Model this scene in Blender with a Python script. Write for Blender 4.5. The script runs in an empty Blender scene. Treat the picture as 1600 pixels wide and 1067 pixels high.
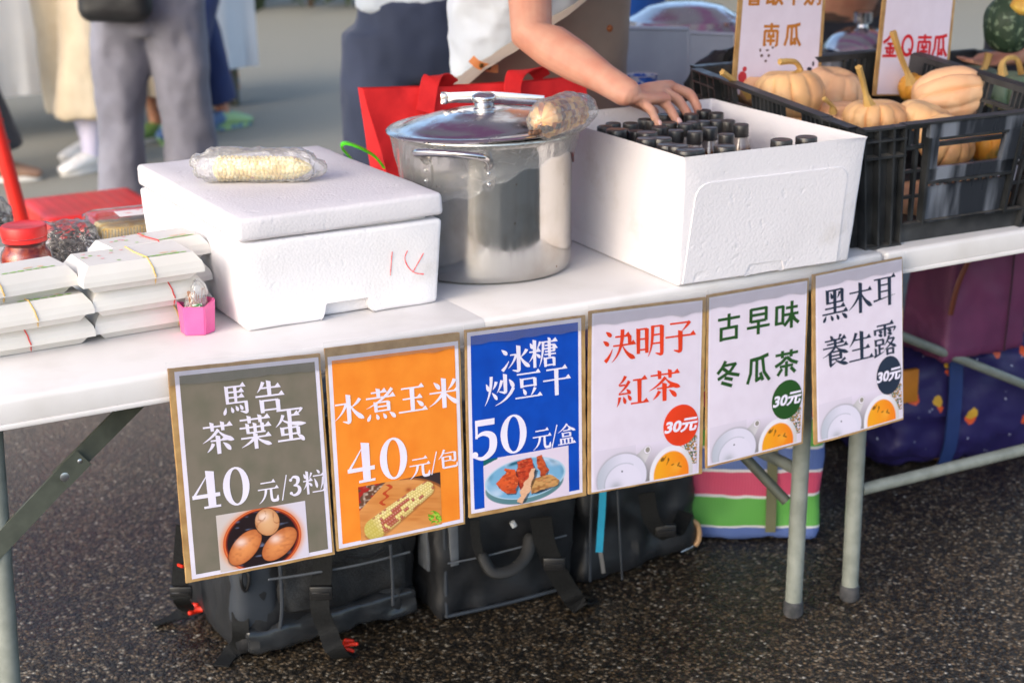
import bpy, bmesh, math, random
import numpy as np
from mathutils import Vector, Matrix, noise, Quaternion
from mathutils.geometry import delaunay_2d_cdt
R = math.radians
random.seed(7)
SC = bpy.context.scene
COL = SC.collection

# ------------------------------------------------------------------ camera
CAM_LOC = Vector((-1.3245, -2.3264, 1.4979))
YAW, PITCH, ROLL, FPX = 0.5004, 0.2941, -0.0152, 2675.3
_fw = Vector((math.sin(YAW)*math.cos(PITCH), math.cos(YAW)*math.cos(PITCH), -math.sin(PITCH)))
_r = Vector((math.cos(YAW), -math.sin(YAW), 0)); _u = _r.cross(_fw)
_r2 = math.cos(ROLL)*_r + math.sin(ROLL)*_u
_u2 = -math.sin(ROLL)*_r + math.cos(ROLL)*_u
camd = bpy.data.cameras.new('camera'); cam = bpy.data.objects.new('camera', camd); COL.objects.link(cam)
cam.matrix_world = Matrix(((_r2.x, _u2.x, -_fw.x, CAM_LOC.x), (_r2.y, _u2.y, -_fw.y, CAM_LOC.y), (_r2.z, _u2.z, -_fw.z, CAM_LOC.z), (0, 0, 0, 1)))
camd.sensor_width = 36; camd.lens = FPX*36/1600; camd.clip_end = 500; camd.clip_start = .05
camd.dof.use_dof = True; camd.dof.focus_distance = 2.62; camd.dof.aperture_fstop = 4.8; camd.dof.aperture_blades = 9
SC.camera = cam

# ------------------------------------------------------------------ light
w = bpy.data.worlds.new('World'); SC.world = w; w.use_nodes = True
nt = w.node_tree; bg = nt.nodes['Background']
sky = nt.nodes.new('ShaderNodeTexSky'); sky.sky_type = 'NISHITA'; sky.sun_disc = False
SUN_EL, SUN_AZ = R(29), R(-110)            # azimuth measured from +y towards +x
sky.sun_elevation = SUN_EL; sky.sun_rotation = SUN_AZ
sky.air_density = 1.0; sky.dust_density = 2.6; sky.ozone_density = 1.0
nt.links.new(sky.outputs[0], bg.inputs[0]); bg.inputs[1].default_value = 0.15
sd = bpy.data.lights.new('sun', 'SUN'); so = bpy.data.objects.new('sun', sd); COL.objects.link(so)
sd.energy = 0.85; sd.angle = R(75); sd.color = (.95, .975, 1)
sun_dir = Vector((math.sin(SUN_AZ)*math.cos(SUN_EL), math.cos(SUN_AZ)*math.cos(SUN_EL), math.sin(SUN_EL)))
so.rotation_euler = sun_dir.to_track_quat('Z', 'Y').to_euler(); so.location = (0, 0, 6)
SC.view_settings.view_transform = 'Standard'; SC.view_settings.look = 'None'
SC.view_settings.exposure = 1.28; SC.view_settings.gamma = 1
SC.cycles.max_bounces = 10; SC.cycles.transparent_max_bounces = 16; SC.cycles.transmission_bounces = 8
SC.cycles.caustics_reflective = False; SC.cycles.caustics_refractive = False
SC.cycles.sample_clamp_indirect = 8
try:
    SC.cycles.use_denoising = True
except Exception: pass

# ------------------------------------------------------------------ pixel helpers (layout of the photographed things on real planes)
def _ray(u, v): return _fw + (u-800)/FPX*_r2 - (v-533.5)/FPX*_u2
def fz(u, v, z):
    d = _ray(u, v); return CAM_LOC + d*((z-CAM_LOC.z)/d.z)
def fy(u, v, y):
    d = _ray(u, v); return CAM_LOC + d*((y-CAM_LOC.y)/d.y)

# ------------------------------------------------------------------ materials
def S(r, g, b):
    f = lambda c: (c/255/12.92) if c/255 <= .04045 else ((c/255+.055)/1.055)**2.4
    return (f(r), f(g), f(b), 1)
def node(t, ty, **k):
    n = t.nodes.new(ty)
    for a, b in k.items():
        if a == 'ins':
            for i, v in b.items(): n.inputs[i].default_value = v
        else: setattr(n, a, b)
    return n
def M(name, col, rough=.5, metal=0., col2=None, vs=12., vdetail=4., vlo=.35, vhi=.65, bump=0., bs=200., bd=.002, trans=0., coat=0., sheen=0., ior=1.45, spec=.5, stretch=None, sss=0., rvar=0., alpha=1.):
    m = bpy.data.materials.new(name); m.use_nodes = True; t = m.node_tree; b = t.nodes['Principled BSDF']
    if len(col) == 3: col = (*col, 1)
    b.inputs['Base Color'].default_value = col; b.inputs['Roughness'].default_value = rough; b.inputs['Metallic'].default_value = metal
    b.inputs['IOR'].default_value = ior; b.inputs['Specular IOR Level'].default_value = spec
    b.inputs['Transmission Weight'].default_value = trans; b.inputs['Coat Weight'].default_value = coat; b.inputs['Coat Roughness'].default_value = .12
    b.inputs['Sheen Weight'].default_value = sheen; b.inputs['Alpha'].default_value = alpha
    if sss: b.inputs['Subsurface Weight'].default_value = sss; b.inputs['Subsurface Radius'].default_value = (.01, .004, .002); b.inputs['Subsurface Scale'].default_value = .6
    tc = node(t, 'ShaderNodeTexCoord'); src = tc.outputs['Object']
    if stretch:
        mp = node(t, 'ShaderNodeMapping'); mp.inputs['Scale'].default_value = stretch; t.links.new(src, mp.inputs['Vector']); src = mp.outputs[0]
    if col2 is None: col2 = tuple(c*.82 for c in col[:3])+(1,)
    if len(col2) == 3: col2 = (*col2, 1)
    nz = node(t, 'ShaderNodeTexNoise', ins={'Scale': vs, 'Detail': vdetail}); t.links.new(src, nz.inputs['Vector'])
    mr = node(t, 'ShaderNodeMapRange', ins={1: vlo, 2: vhi}); t.links.new(nz.outputs['Fac'], mr.inputs[0])
    mx = node(t, 'ShaderNodeMix', data_type='RGBA'); mx.inputs[6].default_value = col; mx.inputs[7].default_value = col2
    t.links.new(mr.outputs[0], mx.inputs[0]); t.links.new(mx.outputs[2], b.inputs['Base Color'])
    if rvar:
        mr2 = node(t, 'ShaderNodeMapRange', ins={1: .3, 2: .7, 3: max(0, rough-rvar), 4: min(1, rough+rvar)}); t.links.new(nz.outputs['Fac'], mr2.inputs[0]); t.links.new(mr2.outputs[0], b.inputs['Roughness'])
    if bump:
        n2 = node(t, 'ShaderNodeTexNoise', ins={'Scale': bs, 'Detail': 3.}); t.links.new(src, n2.inputs['Vector'])
        bp = node(t, 'ShaderNodeBump', ins={'Strength': bump, 'Distance': bd}); t.links.new(n2.outputs['Fac'], bp.inputs['Height']); t.links.new(bp.outputs[0], b.inputs['Normal'])
    m['mix'] = mx.name
    return m
def P_(m): return m.node_tree.nodes['Principled BSDF']

# ------------------------------------------------------------------ mesh helpers
def new(): return bmesh.new()
def obj(name, bm, mats, parent=None, origin=None, smooth=True, angle=40):
    """ONE mesh object; origin: build coordinates are world ones, the parent stands at origin"""
    if origin is not None: bmesh.ops.translate(bm, verts=bm.verts, vec=-Vector(origin))
    me = bpy.data.meshes.new(name); bm.normal_update(); bm.to_mesh(me); bm.free()
    if not isinstance(mats, (list, tuple)): mats = [mats]
    for m in mats: me.materials.append(m)
    if smooth:
        me.polygons.foreach_set('use_smooth', [True]*len(me.polygons))
        try: me.set_sharp_from_angle(angle=R(angle))
        except Exception: pass
    o = bpy.data.objects.new(name, me); COL.objects.link(o)
    if parent: o.parent = parent
    return o
def tag(o, label, cat, group=None, kind=None):
    o['label'] = label; o['category'] = cat
    if group: o['group'] = group
    if kind: o['kind'] = kind
    return o
def thing(name, label, cat, loc=(0, 0, 0), rz=0., group=None):
    o = bpy.data.objects.new(name, None); o.empty_display_size = .05; COL.objects.link(o)
    o.location = loc; o.rotation_euler = (0, 0, rz)
    return tag(o, label, cat, group)
def dup(root, loc, rz, label, group=None, rot=None):
    r = root.copy(); COL.objects.link(r); r.location = loc; r.rotation_euler = rot or (0, 0, rz); r['label'] = label
    if group: r['group'] = group
    for ch in list(root.children):
        c = ch.copy(); COL.objects.link(c); c.parent = r
        for g in ch.children:
            d = g.copy(); COL.objects.link(d); d.parent = c
    return r
def box(bm, x0, y0, z0, x1, y1, z1, bev=0., seg=2, mat=0):
    b = bmesh.new(); bmesh.ops.create_cube(b, size=1)
    for v in b.verts: v.co = ((x0+x1)/2+v.co.x*(x1-x0), (y0+y1)/2+v.co.y*(y1-y0), (z0+z1)/2+v.co.z*(z1-z0))
    if bev: bmesh.ops.bevel(b, geom=b.edges[:], offset=bev, segments=seg, affect='EDGES', profile=.5)
    for f in b.faces: f.material_index = mat
    join(bm, b)
def join(bm, b, mtx=None):
    if mtx is not None: bmesh.ops.transform(b, matrix=mtx, verts=b.verts)
    me = bpy.data.meshes.new('tmp'); b.to_mesh(me); b.free(); bm.from_mesh(me); bpy.data.meshes.remove(me)
def frames(pts):
    pts = [Vector(p) for p in pts]; n = len(pts); T = []
    for i in range(n):
        a = pts[max(0, i-1)]; c = pts[min(n-1, i+1)]; t = (c-a)
        T.append(t.normalized() if t.length > 1e-9 else Vector((0, 0, 1)))
    up = Vector((0, 0, 1)) if abs(T[0].z) < .9 else Vector((0, 1, 0))
    X = (up.cross(T[0])).normalized(); out = []
    for i in range(n):
        X = (X - T[i]*X.dot(T[i])).normalized(); out.append((pts[i], T[i], X, T[i].cross(X)))
    return out
def tube(bm, pts, rad, seg=12, cap=True, mat=0, round_cap=False):
    """rad: a number, a list of numbers or of (a, b) half-axes"""
    if not isinstance(rad, (list, tuple)): rad = [rad]*len(pts)
    rad = [r if isinstance(r, tuple) else (r, r) for r in rad]
    pts = [Vector(p) for p in pts]
    if round_cap:
        t0 = (pts[0]-pts[1]).normalized(); t1 = (pts[-1]-pts[-2]).normalized()
        A = []; 
        for k in (1., .92, .6): A.append((k, math.sqrt(max(0, 1-k*k))))
        r0 = rad[0]; r1 = rad[-1]; m0 = min(r0); m1 = min(r1)
        pre = [(pts[0]+t0*m0*.98*k, (max(r0[0]*s, 1e-4), max(r0[1]*s, 1e-4))) for k, s in A]
        post = [(pts[-1]+t1*m1*.98*k, (max(r1[0]*s, 1e-4), max(r1[1]*s, 1e-4))) for k, s in reversed(A)]
        pts = [p for p, _ in pre]+pts+[p for p, _ in post]; rad = [r for _, r in pre]+list(rad)+[r for _, r in post]
    rings = []
    for (p, t, x, y), (a, b) in zip(frames(pts), rad):
        rings.append([bm.verts.new(p + x*a*math.cos(2*math.pi*k/seg) + y*b*math.sin(2*math.pi*k/seg)) for k in range(seg)])
    for i in range(len(rings)-1):
        for k in range(seg):
            f = bm.faces.new((rings[i][k], rings[i][(k+1) % seg], rings[i+1][(k+1) % seg], rings[i+1][k])); f.material_index = mat
    if cap:
        f = bm.faces.new(rings[0][::-1]); f.material_index = mat
        f = bm.faces.new(rings[-1]); f.material_index = mat
def spline(pts, n=8):
    pts = [Vector(p) for p in pts]; out = []
    for i in range(len(pts)-1):
        p0 = pts[max(0, i-1)]; p1 = pts[i]; p2 = pts[i+1]; p3 = pts[min(len(pts)-1, i+2)]
        for k in range(n):
            t = k/n; out.append(.5*((2*p1)+(p2-p0)*t+(2*p0-5*p1+4*p2-p3)*t*t+(3*p1-p0-3*p2+p3)*t**3))
    out.append(pts[-1]); return out
def lerpr(r, n):
    out = []
    for i in range(len(r)-1):
        for k in range(n):
            t = k/n
            out.append(tuple(a*(1-t)+b*t for a, b in zip(r[i], r[i+1])) if isinstance(r[i], tuple) else r[i]*(1-t)+r[i+1]*t)
    out.append(r[-1]); return out
def ribbon(bm, pts, width, thick, side, mat=0, n=6):
    """flat strap along pts; side: direction of its width"""
    pts = spline(pts, n) if n > 1 else [Vector(p) for p in pts]
    rings = []; m = len(pts)
    sides = side if isinstance(side, list) else [side]*m
    for i in range(m):
        t = (pts[min(m-1, i+1)]-pts[max(0, i-1)]).normalized()
        s = Vector(sides[min(len(sides)-1, i*len(sides)//m)]); s = (s-t*s.dot(t)).normalized(); nn = t.cross(s)
        rings.append([bm.verts.new(pts[i]+s*a*width/2+nn*b*thick/2) for a, b in ((-1, -1), (1, -1), (1, 1), (-1, 1))])
    for i in range(m-1):
        for k in range(4):
            f = bm.faces.new((rings[i][k], rings[i][(k+1) % 4], rings[i+1][(k+1) % 4], rings[i+1][k])); f.material_index = mat
    bm.faces.new(rings[0][::-1]); bm.faces.new(rings[-1])
def lathe(bm, prof, seg=32, c=(0, 0, 0), mat=0, closed=False):
    rings = []
    for r, z in prof:
        if r < 1e-6: rings.append([bm.verts.new((c[0], c[1], c[2]+z))])
        else: rings.append([bm.verts.new((c[0]+r*math.cos(2*math.pi*k/seg), c[1]+r*math.sin(2*math.pi*k/seg), c[2]+z)) for k in range(seg)])
    for i in range(len(rings)-1):
        a, b = rings[i], rings[i+1]
        for k in range(seg):
            k2 = (k+1) % seg
            if len(a) == 1 and len(b) == 1: continue
            if len(a) == 1: f = bm.faces.new((a[0], b[k2], b[k]))
            elif len(b) == 1: f = bm.faces.new((a[k], a[k2], b[0]))
            else: f = bm.faces.new((a[k], a[k2], b[k2], b[k]))
            f.material_index = mat
def ball(bm, c, r, seg=16, mtx=None):
    b = bmesh.new(); bmesh.ops.create_uvsphere(b, u_segments=seg, v_segments=max(6, seg*2//3), radius=1)
    if not isinstance(r, (tuple, list)): r = (r, r, r)
    for v in b.verts: v.co = (v.co.x*r[0], v.co.y*r[1], v.co.z*r[2])
    if mtx is not None: bmesh.ops.transform(b, matrix=mtx.to_4x4(), verts=b.verts)
    bmesh.ops.translate(b, verts=b.verts, vec=Vector(c)); join(bm, b)
def remesh(bm, voxel, smooth=2):
    """union of closed shapes as one continuous surface"""
    me = bpy.data.meshes.new('tmp'); bm.to_mesh(me); bm.free()
    o = bpy.data.objects.new('tmp', me); COL.objects.link(o)
    m = o.modifiers.new('r', 'REMESH'); m.mode = 'VOXEL'; m.voxel_size = voxel
    if smooth:
        s = o.modifiers.new('s', 'SMOOTH'); s.iterations = smooth; s.factor = .5
    dg = bpy.context.evaluated_depsgraph_get(); ev = o.evaluated_get(dg); out = bmesh.new(); tm = ev.to_mesh(); out.from_mesh(tm); ev.to_mesh_clear()
    bpy.data.objects.remove(o); bpy.data.meshes.remove(me)
    return out
def rumple(bm, amp, scale, seed=0, ridged=False, stretch=(1, 1, 1)):
    bm.normal_update(); off = Vector((seed*3.7, seed*1.3, seed*.7)); s = Vector(stretch)
    mv = []
    for v in bm.verts:
        p = Vector((v.co.x*s.x, v.co.y*s.y, v.co.z*s.z))*scale+off
        d = noise.noise(p)+.5*noise.noise(p*2.1)
        if ridged: d = .6-abs(d)*2
        mv.append(v.co+v.normal*d*amp)
    for v, c in zip(bm.verts, mv): v.co = c
def subdiv(bm, cuts=1):
    bmesh.ops.subdivide_edges(bm, edges=bm.edges[:], cuts=cuts, use_grid_fill=True)
def smoothed(bm, it=1, f=.5):
    for _ in range(it): bmesh.ops.smooth_vert(bm, verts=bm.verts, factor=f, use_axis_x=True, use_axis_y=True, use_axis_z=True)
def soft_box(x0, y0, z0, x1, y1, z1, bev, cuts=10, taper=0., bulge=0.):
    """bag-like body: rounded box, fine mesh, optional top taper and bulging sides"""
    b = bmesh.new(); bmesh.ops.create_cube(b, size=1); bmesh.ops.subdivide_edges(b, edges=b.edges[:], cuts=cuts, use_grid_fill=True)
    sx, sy, sz = x1-x0, y1-y0, z1-z0
    for v in b.verts:
        p = Vector((v.co.x*sx, v.co.y*sy, v.co.z*sz)); h = Vector((sx/2-bev, sy/2-bev, sz/2-bev))
        q = Vector((max(-h.x, min(h.x, p.x)), max(-h.y, min(h.y, p.y)), max(-h.z, min(h.z, p.z)))); d = p-q
        if d.length > 1e-9: p = q+d.normalized()*bev
        t = v.co.z+.5; k = 1-taper*t
        bl = 1+bulge*math.sin(math.pi*min(1, max(0, t)))
        p.x *= k*bl; p.y *= k*bl
        v.co = p+Vector(((x0+x1)/2, (y0+y1)/2, (z0+z1)/2))
    return b
# ------------------------------------------------------------------ ground, hedge
def ground_mat():
    m = bpy.data.materials.new('wet_asphalt'); m.use_nodes = True; t = m.node_tree; b = t.nodes['Principled BSDF']; L = t.links.new
    geo = node(t, 'ShaderNodeNewGeometry')
    nzw = node(t, 'ShaderNodeTexNoise', ins={'Scale': 60., 'Detail': 2.}); L(geo.outputs['Position'], nzw.inputs['Vector'])
    wv = node(t, 'ShaderNodeMix', data_type='VECTOR'); wv.inputs[0].default_value = .012
    L(geo.outputs['Position'], wv.inputs[4]); L(nzw.outputs['Color'], wv.inputs[5])
    v = node(t, 'ShaderNodeTexVoronoi', ins={'Scale': 135., 'Randomness': 1.}); L(wv.outputs[1], v.inputs['Vector'])
    v2 = node(t, 'ShaderNodeTexVoronoi', ins={'Scale': 330.}); L(wv.outputs[1], v2.inputs['Vector'])
    sep = node(t, 'ShaderNodeSeparateColor'); L(v.outputs['Color'], sep.inputs[0])
    r = node(t, 'ShaderNodeValToRGB'); L(sep.outputs[0], r.inputs[0]); cr = r.color_ramp
    cols = [(0, (.014, .0125, .011)), (.30, (.026, .021, .016)), (.50, (.056, .042, .027)), (.68, (.090, .060, .032)), (.82, (.125, .092, .060)), (.93, (.165, .135, .098)), (.98, (.24, .21, .165)), (1, (.34, .32, .28))]
    cr.elements[0].position = 0; cr.elements[0].color = (*cols[0][1], 1); cr.elements[1].position = 1; cr.elements[1].color = (*cols[-1][1], 1)
    for p, c in cols[1:-1]:
        e = cr.elements.new(p); e.color = (*c, 1)
    dk = node(t, 'ShaderNodeMapRange', ins={1: .25, 2: .62, 3: 1., 4: .12}); L(v.outputs['Distance'], dk.inputs[0])
    mul = node(t, 'ShaderNodeMix', data_type='RGBA', blend_type='MULTIPLY'); mul.inputs[0].default_value = .9; L(r.outputs[0], mul.inputs[6]); L(dk.outputs[0], mul.inputs[7])
    sep2 = node(t, 'ShaderNodeSeparateColor'); L(v2.outputs['Color'], sep2.inputs[0])
    fine = node(t, 'ShaderNodeMapRange', ins={3: .55, 4: 1.5}); L(sep2.outputs[1], fine.inputs[0])
    mul2 = node(t, 'ShaderNodeMix', data_type='RGBA', blend_type='MULTIPLY'); mul2.inputs[0].default_value = 1; L(mul.outputs[2], mul2.inputs[6]); L(fine.outputs[0], mul2.inputs[7])
    big = node(t, 'ShaderNodeTexNoise', ins={'Scale': 1.3, 'Detail': 5., 'Roughness': .6}); L(geo.outputs['Position'], big.inputs['Vector'])
    bm_ = node(t, 'ShaderNodeMapRange', ins={1: .36, 2: .66, 3: .85, 4: 1.75}); L(big.outputs['Fac'], bm_.inputs[0]); mul3 = node(t, 'ShaderNodeMix', data_type='RGBA', blend_type='MULTIPLY'); mul3.inputs[0].default_value = 1; L(mul2.outputs[2], mul3.inputs[6]); L(bm_.outputs[0], mul3.inputs[7])
    # drier, dustier road away from the stall
    sx = node(t, 'ShaderNodeSeparateXYZ'); L(geo.outputs['Position'], sx.inputs[0])
    far = node(t, 'ShaderNodeMapRange', ins={1: 1.2, 2: 3.4}); L(sx.outputs[1], far.inputs[0])
    dry = node(t, 'ShaderNodeMix', data_type='RGBA'); dry.inputs[7].default_value = (.30, .285, .235, 1)
    fm = node(t, 'ShaderNodeMath', operation='MULTIPLY', ins={1: .82}); L(far.outputs[0], fm.inputs[0]); L(fm.outputs[0], dry.inputs[0]); L(mul3.outputs[2], dry.inputs[6])
    L(dry.outputs[2], b.inputs['Base Color'])
    rg = node(t, 'ShaderNodeMapRange', ins={1: .38, 2: .62, 3: .3, 4: .6}); L(big.outputs['Fac'], rg.inputs[0])
    rg2 = node(t, 'ShaderNodeMix', data_type='FLOAT'); L(far.outputs[0], rg2.inputs[0]); L(rg.outputs[0], rg2.inputs[2]); rg2.inputs[3].default_value = .75
    L(rg2.outputs[0], b.inputs['Roughness']); b.inputs['Specular IOR Level'].default_value = .5
    bp = node(t, 'ShaderNodeBump', ins={'Strength': .75, 'Distance': .004}); bp.invert = True
    ad = node(t, 'ShaderNodeMath', operation='MULTIPLY_ADD', ins={1: .4}); L(v2.outputs['Distance'], ad.inputs[0]); L(v.outputs['Distance'], ad.inputs[2])
    L(ad.outputs[0], bp.inputs['Height']); L(bp.outputs[0], b.inputs['Normal'])
    return m
bm = new(); bmesh.ops.create_grid(bm, x_segments=1, y_segments=1, size=90)
g = obj('ground', bm, ground_mat(), smooth=False); g['kind'] = 'structure'

# ------------------------------------------------------------------ shared materials
def foam_mat(name, col, col2, bead=210., strength=.4, vs=7.):
    m = M(name, col, .62, col2=col2, vs=vs, vlo=.5, vhi=.85); t = m.node_tree; L = t.links.new; b = t.nodes['Principled BSDF']; tc = node(t, 'ShaderNodeTexCoord')
    v = node(t, 'ShaderNodeTexVoronoi', ins={'Scale': bead}); L(tc.outputs['Object'], v.inputs[0]); n = node(t, 'ShaderNodeTexNoise', ins={'Scale': 38., 'Detail': 4.}); L(tc.outputs['Object'], n.inputs[0])
    d = node(t, 'ShaderNodeMapRange', ins={1: .62, 2: .72, 3: 0., 4: -2.2}); L(n.outputs['Fac'], d.inputs[0])
    dt = node(t, 'ShaderNodeTexVoronoi', ins={'Scale': 34.}); L(tc.outputs['Object'], dt.inputs[0]); d2 = node(t, 'ShaderNodeMapRange', ins={1: .10, 2: .16, 3: .9, 4: 0.}); L(dt.outputs['Distance'], d2.inputs[0])
    a = node(t, 'ShaderNodeMath', operation='SUBTRACT'); L(d.outputs[0], a.inputs[0]); L(v.outputs['Distance'], a.inputs[1]); a2 = node(t, 'ShaderNodeMath', operation='ADD'); L(a.outputs[0], a2.inputs[0]); L(d2.outputs[0], a2.inputs[1])
    bp = node(t, 'ShaderNodeBump', ins={'Strength': strength, 'Distance': .0016}); L(a2.outputs[0], bp.inputs['Height']); L(bp.outputs[0], b.inputs['Normal'])
    dirt = node(t, 'ShaderNodeTexNoise', ins={'Scale': 5., 'Detail': 8., 'Roughness': .7}); L(tc.outputs['Object'], dirt.inputs[0]); dm = node(t, 'ShaderNodeMapRange', ins={1: .60, 2: .80, 4: .55}); L(dirt.outputs['Fac'], dm.inputs[0])
    x = node(t, 'ShaderNodeMix', data_type='RGBA'); L(dm.outputs[0], x.inputs[0]); L(t.nodes[m['mix']].outputs[2], x.inputs[6]); x.inputs[7].default_value = (.50, .45, .39, 1); L(x.outputs[2], b.inputs['Base Color']); return m
FOAM = foam_mat('white_foam', (.80, .785, .80, 1), (.74, .725, .72, 1), strength=.2)
TABLE = M('table_plastic', (.65, .635, .635), .42, col2=(.56, .54, .525), vs=9, vlo=.5, vhi=.8, bump=.12, bs=420, bd=.0008, rvar=.1)
STEEL = M('leg_steel', S(136, 141, 134), .42, col2=S(118, 123, 116), vs=30, bump=.05, bs=150)
DKSTEEL = M('dark_steel', S(88, 92, 82), .45, col2=S(72, 76, 68), vs=30)
RUBBER = M('dark_rubber', (.03, .033, .037), .6, col2=(.07, .07, .075), vs=60)
CHROME = M('rivet_metal', (.7, .7, .7), .28, 1.)
def film(name, tint=(1, 1, 1), haze=.06, bs=60., strength=.8, rough=.12, base=.08, dist=.006):
    """clear plastic film: see-through, with wrinkled highlights"""
    m = bpy.data.materials.new(name); m.use_nodes = True; t = m.node_tree; t.nodes.clear(); L = t.links.new
    out = node(t, 'ShaderNodeOutputMaterial'); tr = node(t, 'ShaderNodeBsdfTransparent'); tr.inputs[0].default_value = (*tint, 1)
    gl = node(t, 'ShaderNodeBsdfGlossy'); gl.inputs['Roughness'].default_value = rough
    df = node(t, 'ShaderNodeBsdfDiffuse'); df.inputs[0].default_value = (.9, .9, .9, 1)
    tc = node(t, 'ShaderNodeTexCoord'); nz = node(t, 'ShaderNodeTexNoise', ins={'Scale': bs, 'Detail': 3., 'Distortion': .6}); L(tc.outputs['Object'], nz.inputs['Vector'])
    bp = node(t, 'ShaderNodeBump', ins={'Strength': strength, 'Distance': dist}); L(nz.outputs['Fac'], bp.inputs['Height'])
    fr = node(t, 'ShaderNodeLayerWeight', ins={'Blend': .25})
    for n in (gl, df, fr): L(bp.outputs[0], n.inputs['Normal'])
    ad = node(t, 'ShaderNodeMath', operation='MULTIPLY_ADD', ins={1: .75, 2: base}); ad.use_clamp = True; L(fr.outputs['Fresnel'], ad.inputs[0])
    m1 = node(t, 'ShaderNodeMixShader'); L(ad.outputs[0], m1.inputs[0]); L(tr.outputs[0], m1.inputs[1]); L(gl.outputs[0], m1.inputs[2])
    m2 = node(t, 'ShaderNodeMixShader'); m2.inputs[0].default_value = haze; L(m1.outputs[0], m2.inputs[1]); L(df.outputs[0], m2.inputs[2])
    L(m2.outputs[0], out.inputs[0]); return m
FILM = film('cling_film', haze=.12, bs=45, strength=.9)
TAPE = film('clear_tape', haze=.05, bs=60, strength=.5, rough=.3, base=.03)
CLEAR = film('clear_plastic', haze=.03, bs=8, strength=.1, rough=.06, base=.06)

# ------------------------------------------------------------------ the folding tables
TD = .93
def tabletop(parent, x0, x1, origin, name='tabletop'):
    bm = new(); box(bm, x0, 0, .697, x1, TD, .74, .009, 3)
    if name == 'table_half':
        for v in bm.verts:
            for j_, s_ in ((-.1022, 1), (-.1012, -1)):
                if abs(v.co.x-j_) < .0095: v.co.x = j_+(v.co.x-j_)*.22
    # the thinner moulded lip along the lower edge
    box(bm, x0+.004, -.002, .694, x1-.004, .012, .7015, .002, 2)
    return obj(name, bm, TABLE, parent, origin)
def leg(parent, p0, p1, origin, r=.0165, mat=None, foot=True):
    bm = new(); tube(bm, [p0, p1], r, 20); o = obj('leg', bm, mat or STEEL, parent, origin)
    if foot:
        p0, p1 = Vector(p0), Vector(p1); d = (p0-p1).normalized(); e = Vector(p1)
        bm = new(); lo = e-d*.0; tube(bm, [e-d*0.002, e+d*.004, e+d*.028, e+d*.03], [r*1.0, r*1.22, r*1.15, r*1.02], 20); obj('foot_cap', bm, RUBBER, o, origin)
    return o
O = (-.13, .45, 0)
t1 = thing('folding_table', 'long white folding table carrying the steel pot, price signs taped along its front edge', 'folding table', O)
tabletop(t1, -.99, -.1022, O, 'table_half'); tabletop(t1, -.1012, .722, O, 'table_half')
for x0, x1, y in ((.635, .622, .1), (.635, .622, .82), (-.862, -.885, .1), (-.862, -.885, .82)):
    leg(t1, (x0, y, .70), (x1, y, 0.002), O)
bm = new(); tube(bm, [(.63, .1, .30), (.63, .82, .30)], .012, 14); obj('crossbar', bm, STEEL, t1, O)
bm = new(); tube(bm, [(-.875, .12, .2), (-.875, .82, .2)], .012, 14); obj('crossbar', bm, STEEL, t1, O)
bm = new(); tube(bm, [(.30, .46, .69), (.612, .12, .236)], .0105, 14); obj('brace', bm, DKSTEEL, t1, O)
# left brace: two flat bars joined at a riveted hinge
a, h, c = Vector((-.870, .085, .492)), Vector((-.752, .085, .592)), Vector((-.622, .085, .694))
bm = new(); d = (c-a).normalized(); ribbon(bm, [a-d*.03, h+d*.012], .031, .005, (-d.z, 0, d.x), n=1); br = obj('brace', bm, DKSTEEL, t1, O, smooth=False)
bm = new(); ribbon(bm, [h-d*.03+Vector((0, .006, 0)), c+Vector((0, .006, 0))], .029, .005, (-d.z, 0, d.x), n=1); br2 = obj('brace', bm, DKSTEEL, t1, O, smooth=False)
bm = new()
for q, r in ((h-d*.022, .0085), (h+d*.010, .0045)):
    m = Matrix.Translation(q+Vector((0, -.003, 0))) @ Matrix.Rotation(R(90), 4, 'X'); b = bmesh.new(); lathe(b, [(r, 0), (r*.9, .0018), (r*.55, .0028), (0, .003)], 18); join(bm, b, m)
obj('rivet', bm, CHROME, br, O)
bm = new(); ribbon(bm, [h-d*.03-Vector((0, .0035, 0)), h+d*.018-Vector((0, .0035, 0))], .033, .003, (-d.z, 0, d.x), n=1); obj('hinge_plate', bm, DKSTEEL, br, O, smooth=False)
# wrinkled clear tape left along the front edge
def tape_strip(x0, x1, y0, zt, seed, parent=t1, drop=.03):
    bm = new(); n = 44; rows = []
    for i in range(n+1):
        x = x0+(x1-x0)*i/n; row = []
        for k, (yy, zz) in enumerate(((y0+.016, .7408), (y0+.007, .7406), (-.0008, .7355), (-.0012, .728), (-.0014, .741-drop))):
            j = noise.noise(Vector((x*22+seed, k*.8, seed)))
            row.append(bm.verts.new((x, yy-abs(j)*.002*(k > 1)+j*.006*(k == 0), zz+abs(j)*.0016+(.006*j if k == 4 else 0))))
        rows.append(row)
    for i in range(n):
        for k in range(4): bm.faces.new((rows[i][k], rows[i][k+1], rows[i+1][k+1], rows[i+1][k]))
    return obj('clear_tape', bm, TAPE, parent, O)
O2 = (1.6, .45, 0)
t2 = thing('folding_table', 'second white folding table under the black pumpkin crates, at the right edge', 'folding table', O2)
tabletop(t2, .728, 2.52, O2)
leg(t2, (.768, .1, .70), (.763, .1, .002), O2); leg(t2, (.775, .82, .70), (.770, .82, .002), O2, mat=DKSTEEL)
leg(t2, (2.46, .1, .70), (2.47, .1, .002), O2); leg(t2, (2.46, .82, .70), (2.47, .82, .002), O2)
bm = new(); tube(bm, [(.78, .1, .232), (2.46, .1, .232)], .0125, 14); obj('side_rail', bm, STEEL, t2, O2)
bm = new(); tube(bm, [(1.02, .46, .47), (1.9, .46, .06)], .011, 14); obj('brace', bm, STEEL, t2, O2)
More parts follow.
